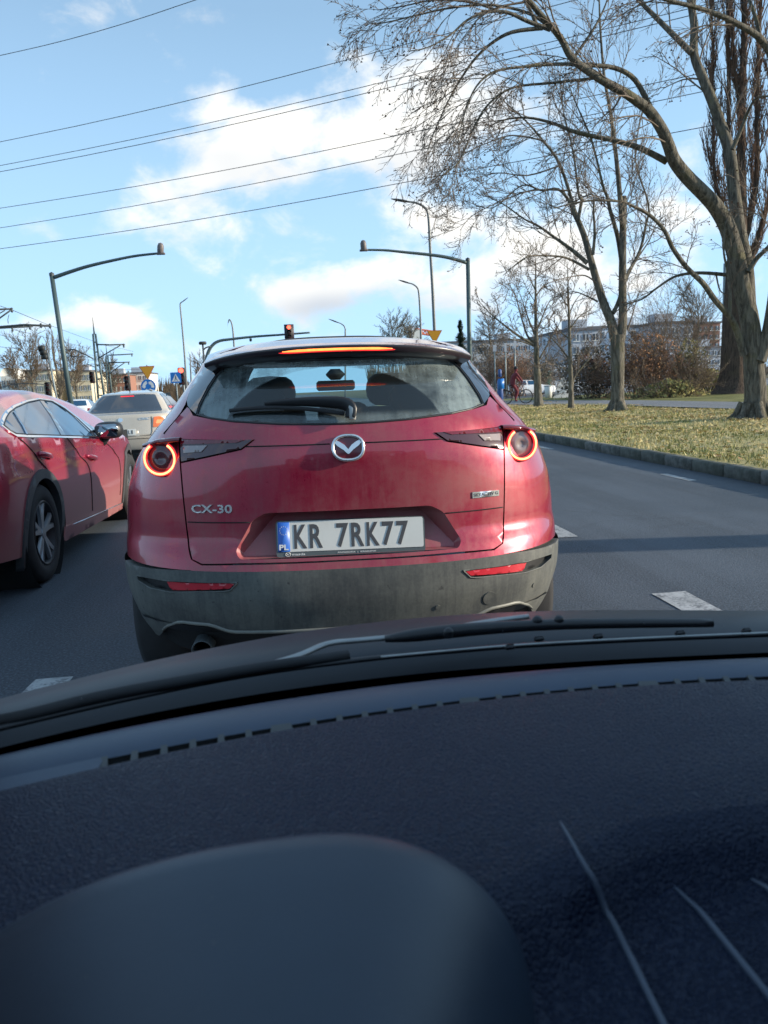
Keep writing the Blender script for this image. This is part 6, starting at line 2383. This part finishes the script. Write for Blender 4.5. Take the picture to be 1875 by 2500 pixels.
# --- the power line that crosses overhead, seven conductors
L_ = [('topmost overhead cable cutting the upper corner of the sky', (0, 135), (475, 0)), ('second overhead cable, alone below the topmost one', (0, 346), (905, 130)),
      ('third overhead cable, upper one of the close pair', (0, 404), (1050, 172)), ('fourth overhead cable, lower one of the close pair', (0, 419), (1050, 189)),
      ('fifth overhead cable, crossing below the close pair', (0, 508), (1010, 322)), ('sixth overhead cable, last but one above the masts', (0, 556), (1010, 368)),
      ('lowest overhead cable, nearest above the mast arms', (0, 607), (1050, 433))]
DIRW = np.array([math.sin(R_(-63)), math.cos(R_(-63)), 0.0])
for i, (lab, a, b) in enumerate(L_):
    # the line runs in an upright plane across the road, 50 m away where the lane meets it
    nrm = np.array([DIRW[1], -DIRW[0], 0.0])
    d0 = 44.0 + (i % 3) * 1.5

    def onplane(px, py):
        d = ray(px, py)
        return EYE + d * (d0 / (d @ nrm)) if abs(d @ nrm) > 1e-6 else None
    A, Bq = onplane(*a), onplane(*b)
    v = Bq - A
    pts = []
    for t in np.linspace(-.6, 2.2, 21):
        q = A + v * t
        q[2] -= .9 * (t - 0) * (1 - t) * (1 if 0 <= t <= 1 else .4)
        pts.append(tuple(q))
    o = obj('power_cable', G().tube(pts, .021, 5), M['cable'], off=pts[0])
    o.location = pts[0]
    tag(o, lab, 'cable', 'overhead power cables')
# ------------------------------------------------------------------ buildings, far trees, people, parked cars
M['wall_white'] = plain('white_render', (.74, .72, .66), .8, var=.05)
M['wall_cream'] = plain('cream_render', (.66, .58, .42), .8, var=.07)
M['wall_blue'] = plain('pale_panel_wall', (.66, .74, .84), .7, var=.06)
M['wall_grey'] = plain('grey_panel_wall', (.42, .45, .50), .7, var=.08)
M['wall_long'] = plain('long_grey_wall', (.50, .53, .57), .8, var=.1)
M['roof_dark'] = plain('dark_roof', (.12, .12, .13), .8)
M['far_window'] = glossy_glass('far_window_glass', (.03, .04, .055))
M['brick_red'] = plain('red_brick_far', (.30, .15, .11), .85, var=.15)


def building(label, x0, x1, y0, y1, z, wall, rows, cols, name='building', side=None, roof=True, sills=True, fw=.55, fh=.5):
    root = thing(name, label, 'building', ((x0 + x1) / 2, y0, 0))
    off = ((x0 + x1) / 2, y0, 0)
    obj('walls', G().box(((x0 + x1) / 2, (y0 + y1) / 2, z / 2), (x1 - x0, y1 - y0, z)), wall, root, off=off, smooth=False)
    if roof:
        rf = obj('roof', G().box(((x0 + x1) / 2, (y0 + y1) / 2, z + .15), (x1 - x0 + .5, y1 - y0 + .5, .3)), M['roof_dark'], root, off=off, smooth=False)
        for k in range(max(1, int((x1 - x0) / 14))):
            obj('roof_unit', G().box((x0 + (x1 - x0) * (k + .5) / max(1, int((x1 - x0) / 14)), y0 + 4, z + .9), (2.6, 2.2, 1.3)), M['wall_grey'], rf, off=off, smooth=False)
    cw_, ch = (x1 - x0) / cols, (z - 1.0) / rows
    proto = None
    for r in range(rows):
        for c in range(cols):
            px = x0 + cw_ * (c + .5)
            pz = .9 + ch * (r + .5)
            if proto is None:
                g = G().box((0, 0, 0), (cw_ * fw, .10, ch * fh))
                proto = obj('window', g, M['far_window'], root, smooth=False)
                g2 = G().box((0, -.06, -ch * fh / 2 - .06), (cw_ * fw + .2, .16, .1))
                sill = obj('sill', g2, M['wall_white'], proto, smooth=False)
                g3 = G().box((0, -.055, 0), (.07, .03, ch * fh))
                fr = obj('frame', g3, M['wall_white'], proto, smooth=False)
                w = proto
            else:
                w = proto.copy()
                COL.objects.link(w)
                for chd in (sill, fr):
                    q = chd.copy()
                    COL.objects.link(q)
                    q.parent = w
            w.location = (px - off[0], -.02, pz)
    if side is not None:
        for r in range(rows):
            for c in range(side):
                w = proto.copy()
                COL.objects.link(w)
                w.location = (x0 - .02 - off[0] if x0 > 0 else x1 + .02 - off[0], (y1 - y0) * (c + .5) / side, .9 + ch * (r + .5))
                w.rotation_euler = (0, 0, -PI / 2)
    return root


def span(pxa, pxb, Y):
    return float(at(pxa, 930, Y)[0]), float(at(pxb, 930, Y)[0])


def height(px, py, Y):
    return float(at(px, py, Y)[2])


# right-hand side, beyond the verge
a, b = span(1400, 1690, 105)
building('pale blue panel building behind the bushes, flat roofed', a, b, 105, 125, height(1500, 800, 105), M['wall_blue'], 4, 11, side=4)
a, b = span(1395, 1465, 95)
building('grey gabled block in front of the pale blue building', a, b, 95, 104, height(1430, 806, 95), M['wall_grey'], 4, 3)
a, b = span(1600, 1690, 98)
building('grey end block at the right of the pale blue building', a, b, 98, 104, height(1640, 790, 98), M['wall_grey'], 4, 3)
a, b = span(1080, 1400, 140)
building('long low grey building across the far side behind the hedge', a, b, 140, 155, height(1240, 832, 140), M['wall_long'], 3, 26, fh=.35)
a, b = span(1680, 1790, 120)
building('dim grey block seen between the parked cars and the poplar', a, b, 120, 132, height(1730, 850, 120), M['wall_grey'], 3, 8)
a, b = span(1742, 1800, 128)
building('brownish tower with a flat top left of the poplar trunk', a, b, 134, 144, height(1770, 788, 134), M['brick_red'], 6, 4)
# left-hand side, beyond the tram track
a, b = span(2, 40, 170)
building('bright white building with a rounded top at the edge of view', a, b, 170, 185, height(20, 918, 170), M['wall_white'], 2, 3, roof=False)
bl = bpy.data.objects[[o.name for o in bpy.data.objects if o.get('label', '').startswith('bright white building')][0]]
cx = (a + b) / 2
rows_ = []
hw_ = (b - a) / 2
zt_ = height(20, 918, 170)
for y in (0, 15):
    rows_.append([(hw_ * math.cos(t), y, zt_ - .02 + hw_ * 1.15 * math.sin(t)) for t in np.linspace(0, PI, 15)])
g = G().grid(rows_)
g.f.append(tuple(range(15)))
obj('vault_roof', g, M['wall_white'], bl)
a, b = span(62, 125, 160)
building('cream apartment house between the bare trees on the left', a, b, 160, 175, height(90, 906, 160), M['wall_cream'], 3, 6)
a, b = span(168, 222, 165)
building('cream house glimpsed through the tree right of the leaning mast', a, b, 165, 178, height(195, 908, 165), M['wall_cream'], 3, 5)
a, b = span(300, 360, 190)
building('pale block behind the yield and roundabout signs', a, b, 190, 204, height(325, 912, 190), M['wall_white'], 3, 5)
a, b = span(255, 310, 180)
building('reddish brick house behind the shorter tram mast', a, b, 180, 195, height(280, 916, 180), M['brick_red'], 3, 5)


# --- far trees
def far_tree(label, px, base_y, top_y, Y, spread, seed, twig, name='far_tree', shape='round', n=None):
    base = at(px, 960, Y)
    base[2] = 0
    H = height(px, top_y, Y)
    R = random.Random(seed)
    T = Tree(seed, droop=0.0, up=.5 if shape != 'round' else .22, twig_r=.00020 * Y, wig=.16, fan=.45 if shape == 'column' else .9)
    tr = G()
    p, rr = trunk_tube(tr, [tuple(base), (base[0] + R.uniform(-.3, .3), base[1], H * .35), (base[0] + R.uniform(-.3, .3), base[1], H * .7), (base[0], base[1], H * .97)], [.020 * H, .015 * H, .009 * H, .002 * H], 7, .3)
    if shape == 'column':
        for k in range(10):
            a = 2 * PI * k / 10
            q, r2 = T.limb([tuple(p[int(len(p) * .15)]), (base[0] + spread * .6 * math.cos(a), base[1] + spread * .6 * math.sin(a), H * .45), (base[0] + spread * .5 * math.cos(a), base[1] + spread * .5 * math.sin(a), H * R.uniform(.75, .95))], .006 * H, .002 * H, 5)
            T.dress(q, r2, H * .03, H * .12, .0016 * H, 1, .1)
    else:
        T.dress(p, rr, H * .026, spread * .95, .0042 * H, 2, .22)
    return T.done(name, label, base, M['bark'], twig, tr, group='distant bare trees')


far_tree('bare tree with a broad crown behind the side signal, on the left', 82, 960, 855, 120, 5.0, 61, M['twig_pale'])
far_tree('tall columnar poplar just behind the leaning mast', 143, 960, 800, 135, 2.2, 62, M['twig'], 'far_poplar', 'column')
far_tree('bare tree right of the leaning mast, before the cream house', 188, 960, 878, 125, 4.6, 63, M['twig_pale'])
far_tree('thin bare tree at the edge, before the white building', 45, 960, 885, 118, 3.8, 64, M['twig_pale'])
far_tree('bare tree behind the shorter tram mast', 272, 960, 900, 150, 4.4, 65, M['twig_pale'])
far_tree('bare tree crown showing over the crossover roof', 965, 860, 800, 150, 6.0, 66, M['twig'])
far_tree('bare tree left of the small fir', 1005, 860, 812, 160, 5.0, 67, M['twig'])
far_tree('bare tree beside the near mast, before the long building', 1195, 900, 790, 110, 4.6, 68, M['twig'])
far_tree('thin bare tree left of the dim grey block', 1700, 900, 740, 80, 5.0, 71, M['twig_pale'])
far_tree('bare tree behind the pedestrian sign', 500, 960, 898, 140, 4.0, 72, M['twig'])


def treeline(name, label, pxs, Y, top, seed, mat, n):
    """far-off woodland that reads as one mass of upright twigs"""
    R = random.Random(seed)
    g = G()
    for k in range(n):
        px = R.uniform(*pxs)
        y = Y + R.uniform(-12, 12)
        p = at(px, 955, y)
        h = height(px, top + R.gauss(0, 6), y) * R.uniform(.55, 1.05)
        if h < 1:
            continue
        for j in range(5):
            dx = R.gauss(0, .10 * h)
            z0 = R.uniform(0, .5) * h
            w = .0005 * y
            g.tube([(p[0] + dx * .3, y, z0), (p[0] + dx * .7, y, (z0 + h) / 2), (p[0] + dx, y + R.gauss(0, .4), h * R.uniform(.8, 1.05))], [w * 1.6, w, w * .3], 3, cap=False)
    o = obj(name, g, mat, smooth=False)
    tag(o, label, 'treeline', kind='stuff')


treeline('treeline', 'hazy brown treeline along the horizon on the left', (-60, 480), 210, 930, 81, M['twig_pale'], 900)
treeline('woods', 'dim far woods along the horizon on the right', (900, 1960), 210, 880, 82, M['twig'], 700)

# --- the small fir by the near mast
Y = 52.0
fp = at(1128, 950, Y)
H = height(1128, 778, Y)
root = thing('fir_tree', 'small dark fir beside the mast on the near kerb', 'tree', (fp[0], fp[1], 0))
off = (fp[0], fp[1], 0)
obj('trunk', G().tube([off, (fp[0], fp[1], H)], [.14, .02], 8), M['bark_dark'], root, off=off)
g = G()
R = random.Random(5)
for k in range(1500):
    t = R.random() ** .8
    z = .6 + (H - .7) * t
    a = R.uniform(0, 2 * PI)
    rad = (1 - t) * 1.45 * (.62 + .5 * math.sin(t * 42)) + .06
    s = R.uniform(.5, 1.0)
    tip = (fp[0] + rad * math.cos(a) * s, fp[1] + rad * math.sin(a) * s, z - .30 * rad * s)
    st = (fp[0] + rad * .15 * math.cos(a), fp[1] + rad * .15 * math.sin(a), z)
    w = .055
    g.add([st, (tip[0] - w * math.sin(a), tip[1] + w * math.cos(a), tip[2] - .04), (tip[0] + .1 * math.cos(a), tip[1] + .1 * math.sin(a), tip[2] + .05), (tip[0] + w * math.sin(a), tip[1] - w * math.cos(a), tip[2] - .04)], [(0, 1, 2, 3)])
obj('foliage', g, plain('fir_needles', (.018, .035, .022), .9, var=.5, scale=4), root, off=off, smooth=False)

# --- tower crane far beyond
Y = 260.0
M['crane'] = plain('crane_red', (.55, .16, .10), .6)
b0, t0 = at(1026, 900, Y), at(1020, 803, Y)
root = thing('tower_crane', 'red and white crane jib seen far off over the crossover roof', 'crane', (float(t0[0]), Y, 0))
off = (float(t0[0]), Y, 0)


def lattice(A, Bq, w, n):
    g = G()
    A, Bq = np.array(A), np.array(Bq)
    up = np.array((0, 0, 1.0)) if abs((Bq - A)[2]) < abs((Bq - A)[0]) else np.array((1.0, 0, 0))
    for s in (-1, 1):
        g.tube([tuple(A + up * w * s), tuple(Bq + up * w * s)], .30, 4)
    for i in range(n):
        p, q = A + (Bq - A) * i / n, A + (Bq - A) * (i + 1) / n
        g.tube([tuple(p + up * w * (1 if i % 2 else -1)), tuple(q + up * w * (-1 if i % 2 else 1))], .22, 4)
    return g


obj('tower', lattice((t0[0], Y, 0), tuple(t0), .8, 14), M['crane'], root, off=off, smooth=False)
obj('jib', lattice(tuple(at(1004, 806, Y)), tuple(at(1062, 815, Y)), .7, 12), M['crane'], root, off=off, smooth=False)
obj('cab', G().box(tuple(at(1017, 817, Y)), (3.2, 3, 3.2)), M['wall_white'], root, off=off, smooth=False)
obj('counterweight', G().box(tuple(at(1005, 812, Y)), (2.4, 2, 4.5)), M['wall_grey'], root, off=off, smooth=False)

# --- parked and passing cars beyond the verge
M['blue_white'] = M['white_paint']


def parked(label, px, py, Y, rz, hatch=True):
    p = at(px, py, Y)
    root = thing('parked_car', label, 'car', (float(p[0]), float(p[1]), 0.02), rz=rz, group='white cars beyond the verge')
    saloon(root, M['white_paint'], far=True, hatch=hatch)
    return root


pk = parked('white hatchback behind the cyclist, partly hidden by the young tree', 1240, 958, 68, -PI / 2 + .1)
c = copy_tree(pk)
p = at(1752, 925, 62)
c.location = (float(p[0]) + 2.5, float(p[1]), .14)
c.rotation_euler = (0, 0, PI / 2 + .05)
c['label'] = 'white car parked in the long grass between olive bush and poplar foot'
c = copy_tree(pk)
p = at(1372, 942, 84)
c.location = (float(p[0]), float(p[1]), .02)
c.rotation_euler = (0, 0, -PI / 2)
c['label'] = 'white car glimpsed between the two young trees'
c = copy_tree(pk)
p = at(195, 970, 46)
c.location = (float(p[0]) - .3, float(p[1]), 0)
c.rotation_euler = (0, 0, .1)
c['label'] = 'pale car in the queue just in front of the beige saloon, over the red bonnet'
c['group'] = 'cars queueing at the junction'

# --- cyclist on the path
Y = 38.0
bp = at(1260, 986, Y)
bz = .17
BX, BY = float(bp[0]), Y
M['bike'] = plain('bicycle_frame', (.05, .02, .03), .4)
M['jacket'] = plain('dark_red_jacket', (.14, .022, .03), .85)
M['trousers'] = plain('dark_trousers', (.035, .022, .03), .85)
M['helmet'] = plain('dark_cap', (.02, .018, .022), .7)
bike = thing('bicycle', 'dark bicycle ridden along the path beyond the grass', 'bicycle', (BX, BY, bz))
o3 = (BX, BY, bz)
for sx in (-.52, .52):
    g = G().lathe([(.335, -.03), (.362, 0), (.335, .03), (.308, 0), (.335, -.03)], (BX + sx, BY, bz + .35), (0, 1, 0), 30)
    w = obj('wheel', g, M['rubber'], bike, off=o3)
    g = G()
    for k in range(9):
        a = 2 * PI * k / 9
        g.tube([(BX + sx, BY, bz + .35), (BX + sx + .33 * math.cos(a), BY, bz + .35 + .33 * math.sin(a))], .004, 3, cap=False)
    obj('spokes', g, M['alloy'], w, off=o3)
g = G()
pts = dict(r=(-.52, .35), b=(-.05, .32), s=(-.20, .88), h=(.36, .86), f=(.52, .35), hb=(.30, 1.05))
for u, v in (('r', 'b'), ('b', 's'), ('s', 'h'), ('b', 'h'), ('h', 'f'), ('r', 's'), ('h', 'hb')):
    g.tube([(BX + pts[u][0], BY, bz + pts[u][1]), (BX + pts[v][0], BY, bz + pts[v][1])], .018, 6)
obj('frame', g, M['bike'], bike, off=o3)
obj('handlebar', G().tube([(BX + .26, BY - .26, bz + 1.06), (BX + .31, BY, bz + 1.06), (BX + .26, BY + .26, bz + 1.06)], .014, 6), M['bike'], bike, off=o3)
obj('saddle', G().box((BX - .21, BY, bz + .93), (.26, .14, .06), bevel=.025), M['black'], bike, off=o3)


def skinned(name, verts, edges, radii, mat, parent, off, root_i=0):
    me = bpy.data.meshes.new(name)
    me.from_pydata([tuple(np.array(v) - np.array(off)) for v in verts], edges, [])
    o = link(name, me, parent)
    sk = o.modifiers.new('skin', 'SKIN')
    for i, r in enumerate(radii):
        me.skin_vertices[0].data[i].radius = (r, r)
    me.skin_vertices[0].data[root_i].use_root = True
    o.modifiers.new('sub', 'SUBSURF').levels = 2
    o.modifiers['sub'].render_levels = 2
    me.materials.append(mat)
    return o


rider = thing('person', 'person in a dark red jacket riding the bicycle along the path', 'person', (BX - .2, BY, bz))
of = (BX - .2, BY, bz)
q = lambda x, y, z: (BX + x, BY + y, bz + z)
V = [q(-.20, 0, 1.00), q(-.16, 0, 1.22), q(-.08, 0, 1.45), q(-.02, 0, 1.55), q(.03, 0, 1.66), q(.04, 0, 1.76),
     q(.02, .19, 1.46), q(.16, .24, 1.25), q(.28, .24, 1.08), q(.02, -.19, 1.46), q(.16, -.24, 1.25), q(.28, -.24, 1.08),
     q(-.16, .10, .95), q(.14, .11, .78), q(.0, .12, .40), q(.10, .12, .33), q(-.16, -.10, .95), q(.06, -.11, .60), q(-.07, -.12, .20), q(.04, -.12, .14)]
E_ = [(0, 1), (1, 2), (2, 3), (3, 4), (4, 5), (2, 6), (6, 7), (7, 8), (2, 9), (9, 10), (10, 11), (0, 12), (12, 13), (13, 14), (14, 15), (0, 16), (16, 17), (17, 18), (18, 19)]
rad = [.15, .145, .15, .06, .095, .08, .07, .055, .04, .07, .055, .04, .10, .075, .05, .045, .10, .075, .05, .045]
skinned('body', V, E_, rad, M['jacket'], rider, of)
g = G().lathe([(.001, .13), (.07, .11), (.108, .05), (.112, .0), (.10, -.02)], q(.02, 0, 1.74), (-.15, 0, 1), 16)
obj('cap', g, M['helmet'], rider, off=of)

# --- posts, bins and kiosk by the path
def small(name, label, cat, px, py, Y, build, group=None):
    p = at(px, py, Y)
    b = (float(p[0]), float(p[1]), .10)
    root = thing(name, label, cat, b, group=group)
    build(root, b)
    return root


def post(w, h, top=None):
    def f_(root, b):
        obj('pole', G().tube([b, (b[0], b[1], b[2] + h)], w, 8), M['steel'], root, off=b)
        if top:
            obj('panel', G().box((b[0], b[1] - .06, b[2] + h - top[1] / 2), (top[0], .04, top[1])), M[top[2]], root, off=b, smooth=False)
    return f_


small('sign_post', 'thin post with a small pale plate above the blue column', 'sign', 1210, 985, 46, post(.04, 3.4, (.20, .38, 'wall_grey')), 'posts near the cyclist')
small('sign_post', 'thin post with a pale narrow plate just left of the cyclist', 'sign', 1236, 975, 54, post(.05, 3.9, (.16, .6, 'wall_grey')), 'posts near the cyclist')
small('sign_post', 'thin post with a white narrow plate above the cyclist', 'sign', 1259, 975, 56, post(.05, 4.4, (.16, .8, 'wall_grey')), 'posts near the cyclist')
small('lamp_post', 'white pole standing before the car in the long grass', 'lamp post', 1763, 930, 55, post(.11, 9.0))
M['kiosk_blue'] = plain('kiosk_blue', (.02, .07, .24), .5, var=.2)
M['kiosk_green'] = plain('kiosk_green', (.03, .22, .16), .6)


def column(root, b):
    obj('body', G().box((b[0], b[1], b[2] + .65), (.26, .26, 1.3), bevel=.05), M['kiosk_blue'], root, off=b)
    obj('plinth', G().box((b[0], b[1], b[2] + .04), (.6, .6, .1)), M['steel'], root, off=b)
    obj('panel', G().box((b[0], b[1] - .22, b[2] + 1.1), (.30, .03, .5)), M['sign_blue'], root, off=b)
    obj('head', G().box((b[0], b[1], b[2] + 1.62), (.16, .16, .40), bevel=.04), M['kiosk_blue'], root, off=b)


small('ticket_column', 'blue street column standing behind the crossover shoulder, left of the cyclist', 'street column', 1222, 1000, 38, column)


def bin_(root, b):
    obj('body', G().lathe([(.001, .0), (.22, .0), (.27, .8), (.24, .82), (.22, .5)], b, (0, 0, 1), 16), M['white'], root, off=b)
    obj('rim', G().lathe([(.28, .78), (.29, .83), (.26, .84)], b, (0, 0, 1), 16), M['steel'], root, off=b)


small('litter_bin', 'white round bin right of the young tree behind the cyclist', 'bin', 1339, 965, 50, bin_)


def tent(root, b):
    g = G().add([(b[0] - .75, b[1], b[2]), (b[0] + .75, b[1], b[2]), (b[0], b[1] + .3, b[2] + 1.5), (b[0], b[1] + .9, b[2])], [(0, 1, 2), (1, 3, 2), (3, 0, 2), (0, 3, 1)])
    obj('board', g, M['white'], root, off=b, smooth=False)
    obj('leg', G().tube([(b[0], b[1] + 1.0, b[2]), (b[0], b[1] + .3, b[2] + 1.5)], .03, 6), M['steel'], root, off=b)


small('a_board', 'pale folding board on the grass left of the slender tree', 'board', 1378, 972, 48, tent)


def container(root, b):
    obj('body', G().box((b[0], b[1], b[2] + 1.3), (3.4, 2.2, 2.6), bevel=.05), M['wall_blue'], root, off=b, smooth=False)
    for k in range(3):
        obj('window', G().box((b[0] - 1.1 + 1.1 * k, b[1] - 1.12, b[2] + 1.6), (.7, .06, .8)), M['far_window'], root, off=b, smooth=False)
    obj('door', G().box((b[0] - 1.6, b[1] - 1.13, b[2] + 1.1), (.8, .05, 2.0)), M['kiosk_green'], root, off=b, smooth=False)


small('site_cabin', 'pale blue site cabin with a green door between the young trees', 'cabin', 1365, 950, 78, container)

# --- low barrier along the tram side
root = thing('railing', 'thin dark railing along the tram stop above the red car roof', 'railing', (float(at(60, 950, 48)[0]), 48, 0))
off = (float(at(60, 950, 48)[0]), 48, 0)
pts = [at(x, y, 48) for x, y in ((-30, 951), (10, 944), (30, 939), (70, 936), (110, 939))]
obj('rail', G().tube(smooth_path(pts, 4), .03, 6), M['dark_steel'], root, off=off)
for x in (0, 22, 44, 66, 88, 108):
    z = float(np.interp(x, [-30, 10, 30, 70, 110], [p[2] for p in pts]))
    q_ = at(x, 940, 48)
    obj('post', G().tube([(q_[0], 48, 0), (q_[0], 48, z)], .025, 6), M['dark_steel'], root, off=off)
